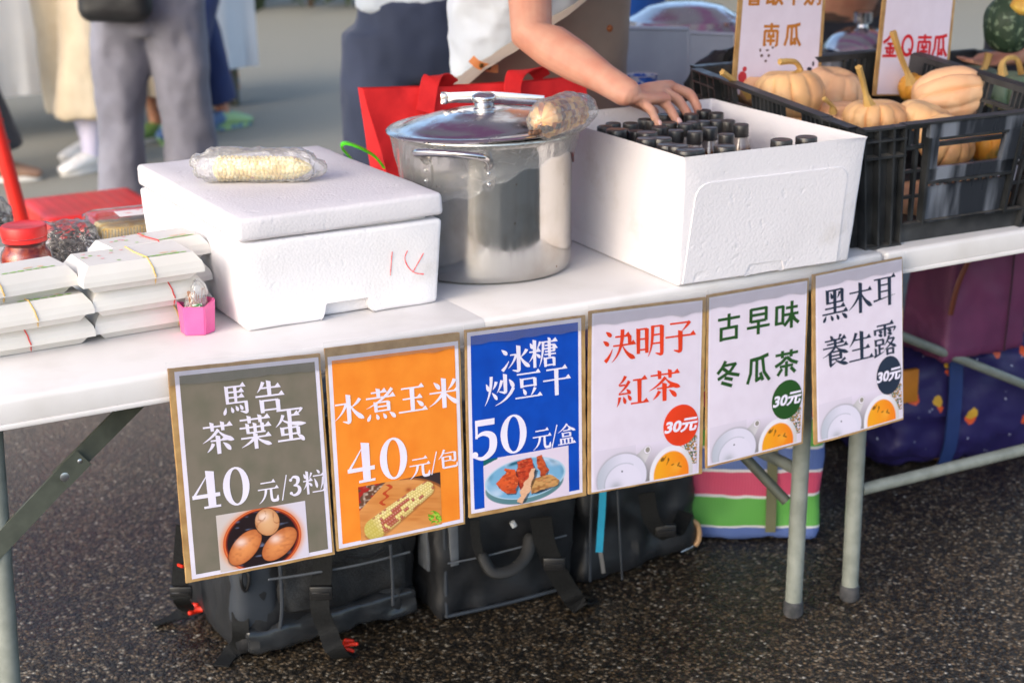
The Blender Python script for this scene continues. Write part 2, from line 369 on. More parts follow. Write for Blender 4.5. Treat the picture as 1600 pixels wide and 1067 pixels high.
# ------------------------------------------------------------------ brush lettering (thick verticals, thin horizontals with a small wedge)
G = {
'馬': 'v 22 8 60 10;h 22 82 10;v 50 10 58 9;h 22 76 26;h 22 76 42;k 18 88 58;v 84 57 88 10;c 84 92;d 16 70 8 92;d 33 70 38 88;d 48 68 55 84;d 62 66 70 82',
'告': 'p 32 6 26 22 12 36 11;h 24 84 24;v 50 4 48 12;h 6 94 48;v 25 60 98 12;k 25 76 62;v 75 61 98 12;k 25 76 90',
'茶': 'h 6 94 17;v 34 5 30 10;v 66 5 30 10;p 52 26 34 48 2 62 10;n 50 28 66 50 98 62 14;h 26 76 58;v 50 44 98 12;p 34 66 28 80 14 90 11;d 64 66 86 90 13',
'葉': 'h 6 94 13;v 34 3 24 10;v 66 3 24 10;h 4 96 36;v 28 25 54 9;v 50 25 53 9;v 72 25 54 9;k 28 80 52;h 6 94 66;v 50 55 100 11;p 48 66 34 82 6 92 10;n 52 66 66 82 96 92 12',
'蛋': 'k 12 86 9;p 88 7 84 16 74 22 8;v 50 9 44 11;h 50 78 25;p 30 22 26 40 6 54 10;n 26 34 40 50 98 52 12;v 26 57 80 10;k 26 74 59;v 74 58 80 10;k 26 74 77;v 50 48 93 11;k 10 78 93;d 70 80 90 99 12',
'水': 'v 50 4 90 13;c 50 95;k 6 40 32;p 42 30 34 60 4 82 9;p 86 20 76 36 56 46 11;n 53 34 66 66 98 86 15',
'煮': 'h 20 68 14;v 43 3 30 11;h 4 94 30;p 86 6 60 40 4 60 10;v 34 44 74 10;k 34 74 45;v 74 44 74 10;k 34 74 58;k 34 74 71;d 16 78 6 98;d 34 80 40 97;d 56 80 64 97;d 76 78 94 97 12',
'玉': 'h 14 86 14;h 18 80 48;v 50 14 88 13;h 4 96 89;d 64 58 84 78 13',
'米': 'h 4 96 46;v 50 2 98 13;d 18 12 36 36 13;p 84 8 76 28 62 40 12;p 48 46 32 74 2 88 10;n 52 46 66 72 98 88 15',
'冰': 'd 6 12 24 32 13;q 8 86 20 74 30 54 12;v 63 4 90 12;c 63 95;k 34 54 34;p 55 32 48 60 28 80 9;p 90 20 82 36 68 46 11;n 65 36 76 66 100 84 14',
'糖': 'h 2 40 42;v 21 3 97 10;d 5 12 13 32;p 40 10 36 24 28 34 9;p 20 44 14 62 1 76 8;d 25 50 40 66;d 66 0 74 12;h 44 98 14;p 50 14 50 62 36 97 9;k 56 90 26;v 88 25 48 8;h 50 98 37;k 56 90 47;v 72 16 66 9;k 54 94 57;v 58 68 99 9;k 58 88 70;v 88 69 99 9;k 58 88 94',
'炒': 'd 7 26 15 50;p 40 22 36 38 28 46 10;p 24 4 24 60 2 94 10;d 26 56 42 80;v 70 2 58 11;c 70 62;p 58 20 54 42 42 58 10;d 82 20 97 48 13;p 96 48 80 84 36 98 11',
'豆': 'h 8 92 11;v 26 27 58 11;k 26 74 29;v 74 28 58 11;k 26 74 53;d 30 62 40 84 12;p 74 62 68 76 58 88 11;h 2 98 91',
'干': 'h 14 86 14;h 2 98 48;v 50 14 100 13',
'元': 'h 16 84 14;h 2 98 40;p 40 40 38 78 4 96 12;b 64 40 84 94 70 12',
'粒': 'h 2 42 42;v 21 3 97 10;d 5 12 13 32;p 40 10 36 24 28 34 9;p 20 44 14 62 1 76 8;d 25 50 40 66;d 64 2 76 18;h 46 98 26;d 52 36 62 76 12;p 92 34 88 62 76 86 11;h 40 100 91',
'包': 'p 32 2 24 30 4 46 11;k 26 84 21;v 84 20 60 11;c 84 66;k 24 62 39;v 61 38 60 10;k 26 62 59;v 26 38 84 11;b2 26 84 90 94 72 11',
'盒': 'p 52 0 34 24 2 38 10;n 50 2 66 24 98 36 13;h 30 70 31;v 30 41 62 10;k 30 70 43;v 70 42 62 10;k 30 70 59;v 20 68 94 10;k 20 80 70;v 80 69 94 10;v 40 69 94 9;v 60 69 94 9;h 2 98 95',
'決': 'd 10 6 26 22 12;d 2 32 18 48 12;q 8 94 22 82 30 58 12;h 38 84 24;v 83 23 50 10;h 32 100 50;p 60 4 62 70 28 98 12;n 61 52 74 82 100 94 14',
'明': 'v 10 13 86 11;k 10 38 15;v 38 14 86 11;k 10 38 44;k 10 38 75;p 56 8 58 74 42 98 11;k 54 88 11;v 88 10 92 12;c 88 97;k 54 88 36;k 54 88 61',
'子': 'k 16 76 12;p 80 10 70 24 54 36 10;v 51 34 90 13;c 51 95;h 2 98 49',
'紅': 'p 26 2 20 18 4 27 10;k 6 26 29;p 38 18 28 40 4 54 10;k 6 36 55;d 30 42 42 58;p 8 64 8 78 0 92 9;d 20 64 26 86;d 34 60 44 78;h 50 94 18;v 72 18 86 12;h 44 100 88',
'黑': 'v 22 6 48 11;k 22 78 8;v 78 7 48 11;k 22 78 45;d 33 15 40 34;p 68 14 66 24 58 34 9;v 50 8 76 11;h 12 88 61;h 2 98 77;d 16 82 6 100;d 34 83 42 100;d 56 83 64 100;d 76 82 96 100 12',
'木': 'h 4 96 30;v 50 2 100 13;p 49 31 34 66 1 84 11;n 51 31 66 66 99 84 15',
'耳': 'h 4 96 9;v 28 9 74 12;v 72 9 100 13;k 28 72 30;k 28 72 51;q 2 78 40 74 96 67 7',
'養': 'd 30 0 40 13;p 70 0 68 8 60 14 10;h 10 90 15;h 18 82 26;h 3 97 37;v 50 12 38 10;p 50 36 36 54 2 64 9;n 51 37 66 52 99 62 12;k 32 70 52;v 31 53 92 10;v 71 52 78 10;k 31 71 64;k 31 71 75;q 28 95 42 90 54 84 9;p 88 78 78 84 64 88 9;n 48 76 62 90 98 98 12',
'生': 'p 30 4 24 28 4 46 12;h 22 88 27;v 53 2 92 13;h 14 84 59;h 2 98 93',
'露': 'h 14 86 5;k 5 92 17;v 7 16 32 9;p 95 15 92 24 86 30 9;v 50 5 41 10;d 22 22 38 28;d 20 32 38 38;d 60 22 78 28;d 60 32 80 38;v 10 46 66 9;k 10 42 48;v 42 47 66 9;k 10 42 63;v 26 63 92 9;k 26 44 76;v 10 72 94 8;q 2 97 26 93 48 86 8;p 68 40 62 56 46 68 10;k 62 86 50;p 90 49 76 72 44 82 9;n 60 56 74 70 99 78 11;v 60 80 100 9;k 60 86 81;v 86 80 100 9;k 60 86 96',
'4': 'v 46 2 98 18;q 2 66 24 34 44 2 6;r 0 60 66 70;r 26 92 66 98',
'0': 'o',
'5': 'r 10 2 58 17;r 10 2 16 47;w 10 44,30 36,50 44,54 64,48 84,28 97,8 92;e 8 86 8',
'3': 'w 10 16,24 3,44 10,46 28,38 42,22 47;w 22 48,44 54,52 72,44 90,24 98,6 90;e 9 17 8;e 8 86 8',
'/': 's 46 0 6 100 8',
}
TH = 5.2
def bez(a, b, c, n=9):
    return [((1-t)**2*a[0]+2*t*(1-t)*b[0]+t*t*c[0], (1-t)**2*a[1]+2*t*(1-t)*b[1]+t*t*c[1]) for t in [k/n for k in range(n+1)]]
def brush(pts, ws):
    L_, R_ = [], []; n = len(pts)
    for i, (x, y) in enumerate(pts):
        a = pts[max(0, i-1)]; c = pts[min(n-1, i+1)]; dx, dy = c[0]-a[0], c[1]-a[1]; l = math.hypot(dx, dy) or 1
        w_ = ws[i]/2; L_.append((x-dy/l*w_, y+dx/l*w_)); R_.append((x+dy/l*w_, y-dx/l*w_))
    return [[L_[i], L_[i+1], R_[i+1], R_[i]] for i in range(n-1)]
def strokes(ch):
    out = []
    for s in G[ch].split(';'):
        k, *a = s.split(); 
        if k == 'o':
            n = 28; O_ = [(33+33*math.cos(2*math.pi*i/n), 50+49*math.sin(2*math.pi*i/n)) for i in range(n)]; I_ = [(33+16*math.cos(2*math.pi*i/n), 50+44*math.sin(2*math.pi*i/n)) for i in range(n)]
            out += [[O_[i], O_[(i+1) % n], I_[(i+1) % n], I_[i]] for i in range(n)]; continue
        if k == 'w':
            p = [tuple(map(float, q.split(','))) for q in [a[0]+' '+a[1]] for q in []] if 0 else None
            nums = ' '.join(a).replace(',', ' ').split(); nums = list(map(float, nums)); pts = list(zip(nums[0::2], nums[1::2]))
            sp = [(v.x, v.y) for v in spline([(x, y, 0) for x, y in pts], 6)]; n = len(sp)-1
            out += brush(sp, [4+15*math.sin(math.pi*min(1, max(0, i/n*.96+.02)))**1.3 for i in range(n+1)]); continue
        a = list(map(float, a))
        if k in 'hk' and len(k) == 1:
            x1, x2, y = a[:3]; out.append([(x1, y-TH/2), (x2, y-TH/2), (x2, y+TH/2), (x1, y+TH/2)])
            if k == 'h': out.append([(x2-16, y-TH/2+.3), (x2-6, y-12), (x2+3, y+TH/2), (x2-4, y+TH/2)])
        elif k == 'v':
            x, y1, y2 = a[:3]; w_ = (a[3] if len(a) > 3 else 12)/2; out.append([(x-w_-2.5, y1-2.5), (x+w_, y1+2), (x+w_, y2), (x-w_, y2)])
        elif k == 'c':
            x, y = a; out.append([(x+6, y-8), (x+4, y), (x-4, y+3), (x-22, y-6), (x-21, y-8.5), (x-5, y-6)])
        elif k == 'p':
            p = bez(a[0:2], a[2:4], a[4:6]); w_ = a[6] if len(a) > 6 else 11; out += brush(p, [w_*(1-(i/9)**1.6*.9) for i in range(10)])
        elif k == 'q':
            p = bez(a[0:2], a[2:4], a[4:6]); w_ = a[6] if len(a) > 6 else 11; out += brush(p, [w_*(1-(i/9)**1.2*.85) for i in range(10)])
        elif k == 'n':
            p = bez(a[0:2], a[2:4], a[4:6]); w_ = a[6]; out += brush(p, [2.5+(w_-2.5)*min(1, (i/7)**1.1) if i < 8 else (w_*.8 if i == 8 else 2) for i in range(10)])
        elif k == 'd':
            x0, y0, x1, y1 = a[:4]; w_ = a[4] if len(a) > 4 else 10.5; m_ = ((x0+x1)/2+(y1-y0)*.08, (y0+y1)/2-(x1-x0)*.08)
            p = bez((x0, y0), m_, (x1, y1), 6); out += brush(p, [2, w_*.45, w_*.75, w_*.95, w_, w_*.85, w_*.3])
        elif k == 'b':
            x, y1, y2, x2, yt, w_ = a; p = spline([(x, y1, 0), (x, (y1+y2)/2, 0), (x+2, y2-1, 0), (x+9, y2+6, 0), (x2-6, y2+6, 0)], 4); out += brush([(v.x, v.y) for v in p], [w_]*len(p)); out.append([(x2-8, y2+6+w_/2), (x2-8, y2), (x2-1, yt), (x2+3, yt), (x2+5, y2+4), (x2, y2+6+w_/2)])
        elif k == 'b2':
            x, y1, y2, x2, yt, w_ = a; out.append([(x-w_/2, y1-4), (x+w_/2, y1-4), (x+w_/2, y2-2), (x2-4, y2-3), (x2, y2+4), (x2-4, y2+7), (x+2, y2+7), (x-w_/2, y2+1)]); out.append([(x2-6, y2), (x2-2, yt), (x2+1, yt), (x2+4, y2+4)])
        elif k == 'r':
            out.append([(a[0], a[1]), (a[2], a[1]), (a[2], a[3]), (a[0], a[3])])
        elif k == 'e':
            n = 12; out.append([(a[0]+a[2]*math.cos(2*math.pi*i/n), a[1]+a[2]*math.sin(2*math.pi*i/n)) for i in range(n)])
        elif k == 's':
            x0, y0, x1, y1, w_ = a; out.append([(x0-w_/2, y0), (x0+w_/2, y0), (x1+w_/2, y1), (x1-w_/2, y1)])
    return out
def area2(p): return sum(p[i][0]*p[(i+1) % len(p)][1]-p[(i+1) % len(p)][0]*p[i][1] for i in range(len(p)))
def union(polys):
    vs, fs = [], []
    for p in polys:
        if abs(area2(p)) < .05: continue
        if area2(p) < 0: p = p[::-1]
        i = len(vs); vs += [Vector(q) for q in p]; fs.append(list(range(i, i+len(p))))
    r = delaunay_2d_cdt(vs, [], fs, 0, 1e-4, True)
    return r[0], [f for f, o_ in zip(r[2], r[5]) if len(o_)]
def glyph(bm, ch, cx, cz, w_, h_, y, gw=100.):
    """one character as flat ink on the plane y, facing -y"""
    vs, fs = union(strokes(ch)); bv = [bm.verts.new((cx+(v.x/gw-.5)*w_, y, cz-(v.y/100-.5)*h_)) for v in vs]
    for f in fs:
        try: bm.faces.new([bv[i] for i in f])
        except ValueError: pass
GWID = {'4': 68., '0': 66., '5': 62., '3': 60., '/': 52.}
def sans(bm, text, cx, cz, h_, y, weight=.03, sx=1., shear=0.):
    """plain lettering from the built-in font, h_ = em height"""
    cu = bpy.data.curves.new('t', 'FONT'); cu.body = text; cu.size = 1; cu.offset = weight; cu.resolution_u = 3; cu.fill_mode = 'FRONT'; cu.shear = shear
    o = bpy.data.objects.new('t', cu); COL.objects.link(o); dg = bpy.context.evaluated_depsgraph_get(); ev = o.evaluated_get(dg); me = ev.to_mesh()
    b = bmesh.new(); b.from_mesh(me); ev.to_mesh_clear(); bpy.data.objects.remove(o); bpy.data.curves.remove(cu)
    xs = [v.co.x for v in b.verts]; ys = [v.co.y for v in b.verts]
    if not xs: b.free(); return
    mx, my = (min(xs)+max(xs))/2, (min(ys)+max(ys))/2
    for v in b.verts: v.co = (cx+(v.co.x-mx)*h_*sx, y, cz+(v.co.y-my)*h_)
    join(bm, b)

# plain bold lettering for the green sign and the standing boards: even strokes, x,y points joined by lines
SG = {
'古': '4,20 96,20|50,2 50,54|18,52 18,100|12,54 88,54|82,52 82,100|18,93 82,93',
'早': '16,7 84,7|18,4 18,54|82,4 82,54|18,29 82,29|18,52 82,52|2,73 98,73|50,52 50,102',
'味': '7,12 7,84|4,16 36,16|34,14 34,84|6,78 34,78|46,24 96,24|40,49 100,49|71,0 71,102|69,52 58,72 40,90|73,52 84,70 102,86',
'冬': '40,0 26,24 6,44|32,17 84,17|83,14 58,44 8,66|28,26 56,50 98,64|36,64 70,76|22,80 68,100',
'瓜': '92,4 54,12 12,15|18,13 16,62 3,98|42,14 42,92|36,92 64,82|58,64 70,94|66,10 74,64 99,98',
'茶': '3,16 97,16|32,2 32,30|68,2 68,30|50,28 30,46 3,58|50,28 70,46 97,58|22,62 78,62|50,44 50,102|32,70 14,94|68,70 88,92',
'南': '4,14 96,14|50,0 50,34|12,33 12,100|10,34 90,34|88,34 88,96 76,98|34,42 40,54|66,42 60,54|28,58 72,58|24,76 76,76|50,58 50,98',
'金': '50,0 30,22 2,38|50,0 70,22 98,38|28,42 72,42|16,62 84,62|50,42 50,94|28,70 36,86|72,70 64,86|4,96 96,96',
'香': '76,4 24,12|4,26 96,26|50,8 50,50|46,28 6,54|54,28 94,54|26,60 26,100|74,60 74,100|26,62 74,62|26,79 74,79|26,95 74,95',
'取': '2,8 54,8|12,8 12,86|44,8 44,100|12,32 44,32|12,56 44,56|2,88 54,78|56,14 94,14|92,14 80,60 54,98|62,30 74,66 98,96',
'牛': '28,4 10,38|20,26 88,26|4,58 96,58|52,2 52,100',
'奶': '22,2 14,60 42,96|2,26 44,26|38,26 30,66 4,98|52,10 92,10|66,10 62,60 44,98|92,10 84,46|82,46 98,46|97,46 94,92 78,94',
'Q': 'ring',
}
def plain(bm, ch, cx, cz, w_, h_, y, wt=13.):
    polys = []
    if SG[ch] == 'ring':
        n = 24
        polys = [[(50+a*math.cos(2*math.pi*k/n), 50+b*math.sin(2*math.pi*k/n)) for a, b, k in ((44, 50, i), (44, 50, i+1), (28, 34, i+1), (28, 34, i))] for i in range(n)]+[[(54, 66), (66, 60), (100, 98), (86, 104)]]
    else:
        for s in SG[ch].split('|'):
            p = [tuple(map(float, q.split(','))) for q in s.split()]; flat = abs(p[0][1]-p[-1][1]) < 4
            polys += brush(p, [wt*(.82 if flat else 1)]*len(p))
    vs, fs = union(polys); bv = [bm.verts.new((cx+(v.x/100-.5)*w_, y, cz-(v.y/100-.5)*h_)) for v in vs]
    for f in fs:
        try: bm.faces.new([bv[i] for i in f])
        except ValueError: pass
# ------------------------------------------------------------------ printed pictures (the flat prints on the signs)
def ink_mat():
    m = bpy.data.materials.new('printed_ink'); m.use_nodes = True; t = m.node_tree; b = t.nodes['Principled BSDF']
    a = node(t, 'ShaderNodeAttribute', attribute_name='ink'); t.links.new(a.outputs['Color'], b.inputs['Base Color'])
    b.inputs['Roughness'].default_value = .3; b.inputs['Coat Weight'].default_value = .25; b.inputs['Coat Roughness'].default_value = .15; return m
INK = ink_mat()
def lin(c): return np.array(S(*c)[:3])
def vnoise(x, y, s, seed=0):
    """smooth value noise for the print painters"""
    rs = np.random.RandomState(seed); g_ = rs.rand(64, 64); X = x*s; Y = y*s; i = np.floor(X).astype(int); j = np.floor(Y).astype(int); fx = X-i; fy_ = Y-j
    fx = fx*fx*(3-2*fx); fy_ = fy_*fy_*(3-2*fy_); G_ = lambda a, b: g_[a % 64, b % 64]
    return (G_(i, j)*(1-fx)+G_(i+1, j)*fx)*(1-fy_)+(G_(i, j+1)*(1-fx)+G_(i+1, j+1)*fx)*fy_
def over(c, a, rgb): a = np.clip(a, 0, 1)[..., None]; return c*(1-a)+np.asarray(rgb)*a
def ell(x, y, cx, cy, rx, ry, ang=0.):
    c, s = math.cos(ang), math.sin(ang); dx, dy = x-cx, y-cy; return np.sqrt(((dx*c+dy*s)/rx)**2+((-dx*s+dy*c)/ry)**2)
def sm(d, e): return np.clip((1-d)/e+.5, 0, 1)
def paint_eggs(x, y):
    asp = 1.5; c = np.ones(x.shape+(3,))*lin((208, 196, 190)); c = over(c, x*.9, lin((222, 214, 230))); c = over(c, np.exp(-((ell(x, y, .49, .56, .44, .56)-1)/.10)**2)*.7, lin((226, 150, 92)))
    d = ell(x, y, .49, .56, .44, .57); c = over(c, sm(d, .02), lin((205, 84, 40))); c = over(c, sm(d/.965, .02), lin((225, 120, 62))); c = over(c, sm(d/.94, .02), lin((150, 44, 24)))
    d2 = ell(x, y, .485, .56, .395, .52); c = over(c, sm(d2, .05), lin((34, 20, 22))); c = over(c, sm(d2, .1)*np.clip(vnoise(x, y*2, 9, 3)-.72, 0, 1)*3, lin((120, 130, 160)))
    for cx, cy, rx, ry, an, cr in ((.29, .64, .155, .31, .42, 0), (.675, .69, .165, .30, .50, 0), (.557, .26, .135, .245, -.06, 1)):
        d = ell(x, y, cx, cy, rx*1.06, ry*1.06, an); c = over(c, sm(d, .06)*.8, lin((24, 14, 14)))
        d = ell(x, y, cx, cy, rx, ry, an); q = lin((232, 150, 88)) if not cr else lin((226, 176, 128)); e = np.ones(x.shape+(3,))*q
        e = over(e, (d**2)*.8, lin((176, 90, 46)) if not cr else lin((196, 128, 80))); e = over(e, np.clip(vnoise(x, y, 26, 5)-.45, 0, 1)*.9*(1-cr), lin((170, 84, 48)))
        e = over(e, np.exp(-(ell(x, y, cx-.04, cy-.1, .06, .07)**2))*.75, lin((250, 226, 214)))
        if cr:
            k = np.abs(vnoise(x, y*.7, 12, 8)-.5)+np.abs(vnoise(x, y, 22, 4)-.5)*.25; e = over(e, np.clip(1-k/.11, 0, 1)*.85, lin((160, 84, 44)))
        c = c*(1-sm(d, .04)[..., None])+e*sm(d, .04)[..., None]
    return c
def paint_corn(x, y):
    asp = 1.5; c = np.ones(x.shape+(3,))*lin((216, 142, 74)); g_ = vnoise((x*.6+y*.5)*.4, (y-x*.35)*1.4, 22, 2); c = over(c, np.clip(g_-.3, 0, 1)*.9, lin((196, 112, 48))); c = over(c, np.clip(vnoise(x, y, 3, 7)-.4, 0, 1), lin((236, 170, 104)))
    d = ell(x, y, .42, .72, .74, .74); c = over(c, sm(2-d, .03)*((x > .5) & (y < .5)), lin((58, 44, 44))); c = over(c, np.exp(-((d-.985)/.02)**2)*((x > .5)), lin((140, 76, 40)))
    k = (x+y*.75 < .33); n = vnoise(x, y, 30, 9); c = over(c, k*.92, lin((86, 58, 48))); c = over(c, k*np.clip(n-.55, 0, 1)*3, lin((206, 180, 160))); c = over(c, k*(vnoise(x, y, 14, 4) > .66)*.9, lin((176, 36, 30)))
    p = np.abs((x-.36)+.30*(y-.12)+.03*np.sin(y*40)); c = over(c, (p < .022)*(y < .42)*(y > .05)*.9, lin((190, 60, 30)))
    c = over(c, np.exp(-(ell(x, y, .60, .22, .04, .045)**2)*1.2)*.8, lin((150, 52, 24)))
    ax, ay, bx, by = .17, .83, .83, .27; L_ = math.hypot((bx-ax)*asp, by-ay); ux, uy = (bx-ax)*asp/L_, (by-ay)/L_
    s = ((x-ax)*asp*ux+(y-ay)*uy)/L_; t = (-(x-ax)*asp*uy+(y-ay)*ux); hw = .205*(1-.30*np.clip(s, 0, 1)**1.6); rr = np.where((s > 0) & (s < 1), np.abs(t)/hw, np.hypot(np.abs(t)/hw, np.where(s < 0, -s, s-1)*L_/(hw*.9)))
    c = over(c, sm(rr/1.12, .2)*.55*(t > -.02), lin((96, 48, 20)))
    row = np.floor(np.arcsin(np.clip(t/hw, -1, 1))/math.pi*8+.5); ks = s*24+(row % 2)*.5; cell = np.floor(ks); fr = ks-cell; fr2 = (np.arcsin(np.clip(t/hw, -1, 1))/math.pi*8+.5)-row
    h_ = np.sin(cell*12.99+row*78.23)*43758.5; h_ = h_-np.floor(h_); red = (vnoise(cell/24, row/8, 7, 11)+h_*.35 > .80) & (s > .06)
    e = np.ones(x.shape+(3,))*lin((238, 214, 128)); e = over(e, h_*.5, lin((246, 232, 178))); e = over(e, red*.95, lin((176, 48, 62)))
    edge = np.maximum(np.abs(fr-.5)*2, np.abs(fr2-.5)*2); e = over(e, np.clip((edge-.62)/.38, 0, 1)*.6, lin((170, 128, 52))); e = over(e, np.exp(-((fr-.5)**2+(fr2-.35)**2)*30)*.5, lin((255, 246, 214))); e = over(e, np.clip((rr-.55)/.45, 0, 1)*.5*(t > 0), lin((150, 104, 40)))
    e = over(e, np.clip((.12-s)/.1, 0, 1)*.7, lin((196, 178, 74)))
    a = sm(rr, .05); c = c*(1-a[..., None])+e*a[..., None]
    d = ell(x, y, .915, .86, .075, .16, -.3); c = over(c, (d < 1)*(vnoise(x, y, 34, 6) > .42)*.95, lin((92, 160, 26))); c = over(c, (d < .9)*(vnoise(x, y, 40, 12) > .62)*.9, lin((160, 210, 70)))
    return c
def poly_mask(x, y, pts):
    ins = np.zeros(x.shape, bool); n = len(pts)
    for i in range(n):
        x0, y0 = pts[i]; x1, y1 = pts[(i+1) % n]; cnd = ((y0 > y) != (y1 > y)); xx = (x1-x0)*(y-y0)/((y1-y0) or 1e-9)+x0; ins ^= cnd & (x < xx)
    return ins
def paint_tofu(x, y):
    c = np.ones(x.shape+(3,))*lin((226, 210, 226)); wob = (vnoise(x, y, 12, 1)-.5)*.05
    c = over(c, ((x < .16) & (y < .12-.6*x)), lin((20, 96, 100)))
    d = ell(x, y+.0, .475, .635, .46, .36); c = over(c, sm(d, .03), lin((96, 134, 140))); c = over(c, sm(d, .03)*np.clip(vnoise(x, y, 8, 2)-.3, 0, 1), lin((70, 112, 120)))
    d = ell(x, y, .485, .50, .475, .40); c = over(c, sm(d, .02), lin((176, 204, 222))); n = vnoise(x, y, 7, 5)
    c = over(c, sm(d/.955, .03), lin((120, 172, 206))); c = over(c, sm(d/.955, .03)*np.clip(n-.42, 0, 1)*2.2, lin((196, 212, 232))); c = over(c, np.exp(-((d-.86)/.1)**2)*np.clip(vnoise(x, y, 6, 8)-.5, 0, 1)*3*(d < .96), lin((30, 96, 120)))
    def piece(pts, col, dk, tex=.9, sd=1):
        nonlocal c
        pw = [(px+.012, py+.03) for px, py in pts]; c = over(c, poly_mask(x, y, pw)*.75, lin((38, 22, 26)))
        m = poly_mask(x+wob, y+wob, pts); e = np.ones(x.shape+(3,))*lin(col); nn = vnoise(x, y, 30, sd); e = over(e, np.clip(nn-.4, 0, 1)*1.6*tex, lin(dk)); e = over(e, np.clip(vnoise(x, y, 44, sd+3)-.72, 0, 1)*2.4*tex, lin((246, 150, 96)))
        cy = sum(p[1] for p in pts)/len(pts); e = over(e, np.clip((y-cy)*2.2, 0, .6)*tex, lin(dk)); c = np.where(m[..., None], e, c)
    piece([(.60, .10), (.67, .08), (.75, .40), (.72, .56), (.66, .52)], (196, 84, 44), (120, 36, 20), sd=3)
    piece([(.38, .14), (.54, .10), (.60, .34), (.56, .60), (.42, .72), (.38, .5)], (206, 72, 40), (128, 30, 20), sd=5)
    piece([(.17, .40), (.27, .26), (.37, .30), (.40, .60), (.36, .76), (.26, .74), (.15, .56)], (222, 92, 44), (150, 46, 24), sd=8)
    piece([(.52, .62), (.62, .54), (.78, .52), (.88, .66), (.86, .74), (.70, .80), (.54, .82)], (206, 156, 96), (140, 84, 40), sd=10)
    piece([(.38, .94), (.42, .74), (.56, .34), (.62, .36), (.60, .48), (.47, .94), (.42, .98)], (232, 184, 148), (200, 140, 104), tex=.3, sd=12)
    return c
def paint_tea(x, y):
    """x over the sign width, y = 0..1 over its lower quarter"""
    asp = 2.55; X = x*asp; Y = y; c = np.ones(x.shape+(3,))*lin((226, 214, 230))
    c = over(c, np.clip(y*1.2-.05, 0, 1)*np.exp(-((x-.52)/.22)**2)*1.0, lin((138, 132, 132))); c = over(c, np.exp(-(ell(X, Y, .62, .60, .75, .75)**2)*.8)*.35*(X < 1), lin((176, 174, 180)))
    m = poly_mask(x, y, [(.33, .42), (.47, .12), (.51, .10), (.535, .25), (.46, .62), (.40, .62)]); c = np.where(m[..., None], lin((212, 206, 208))*(1-.62*np.clip((.50-x)*5, 0, 1)*np.clip(1.1-y*1.2, .3, 1))[..., None], c)
    d = ell(X, Y, 1.29, .18, .085, .10); c = over(c, sm(d/1.12, .12)*.6, lin((150, 144, 146))); c = over(c, sm(d, .1), lin((236, 228, 238))); d = ell(X, Y, 1.295, .18, .055, .07); c = over(c, sm(d, .1), lin((150, 142, 132)))
    d = ell(X, Y, .67, .80, .60, .62); c = over(c, np.exp(-((d-1.0)/.06)**2)*.7*(X < 1.35), lin((150, 148, 156))); c = over(c, sm(d, .02), lin((222, 216, 232))); c = over(c, sm(d, .02)*np.clip(.9-X*1.3, 0, 1), lin((170, 178, 188))); c = over(c, np.exp(-((ell(X, Y, .70, .95, .46, .52)-1)/.03)**2)*.5*(X < .95), lin((140, 146, 156)))
    d = ell(X, Y, .70, .95, .45, .51); c = over(c, sm(d, .04)*.6, lin((228, 220, 236))); c = over(c, np.exp(-(ell(X, Y, .52, 1.0, .14, .14)**2))*.6, lin((140, 146, 150))); c = over(c, sm(ell(X, Y, .665, .63, .02, .026), .3), lin((40, 40, 52)))
    gr = (X > 2.1) & (y < .75); c = over(c, gr*(vnoise(x*2.5, y, 34, 3) > .5)*.9, lin((64, 104, 44))); c = over(c, gr*(vnoise(x*2.5, y, 40, 6) > .68)*.9, lin((214, 140, 60))); c = over(c, gr*(vnoise(x*2.5, y, 44, 16) > .72)*.9, lin((34, 48, 40)))
    d = ell(X, Y, 1.90, .90, .555, .72); c = over(c, sm(d, .02), lin((236, 230, 238))); c = over(c, sm(d, .02)*np.clip((X-2.1)*2, 0, .6), lin((190, 184, 178)))
    d = ell(X, Y, 1.90, .92, .45, .60); t = np.ones(x.shape+(3,))*lin((244, 164, 34)); t = over(t, np.clip((X-1.6)*1.3, 0, 1), lin((246, 128, 28))); t = over(t, np.clip(vnoise(x*2.5, y, 4, 2)-.4, 0, .5), lin((250, 190, 70))); a = sm(d, .05); c = c*(1-a[..., None])+t*a[..., None]
    for px, py, rx, ry, an in ((1.66, .50, .035, .06, .5), (1.72, .49, .016, .08, .6), (1.82, .53, .022, .05, 0), (1.80, .60, .012, .07, .4), (1.93, .68, .04, .018, -.3), (2.08, .70, .02, .06, .5), (2.12, .76, .05, .018, .5)):
        c = over(c, sm(ell(X, Y, px, py, rx, ry, an), .4)*.85, lin((86, 60, 20)))
    return c

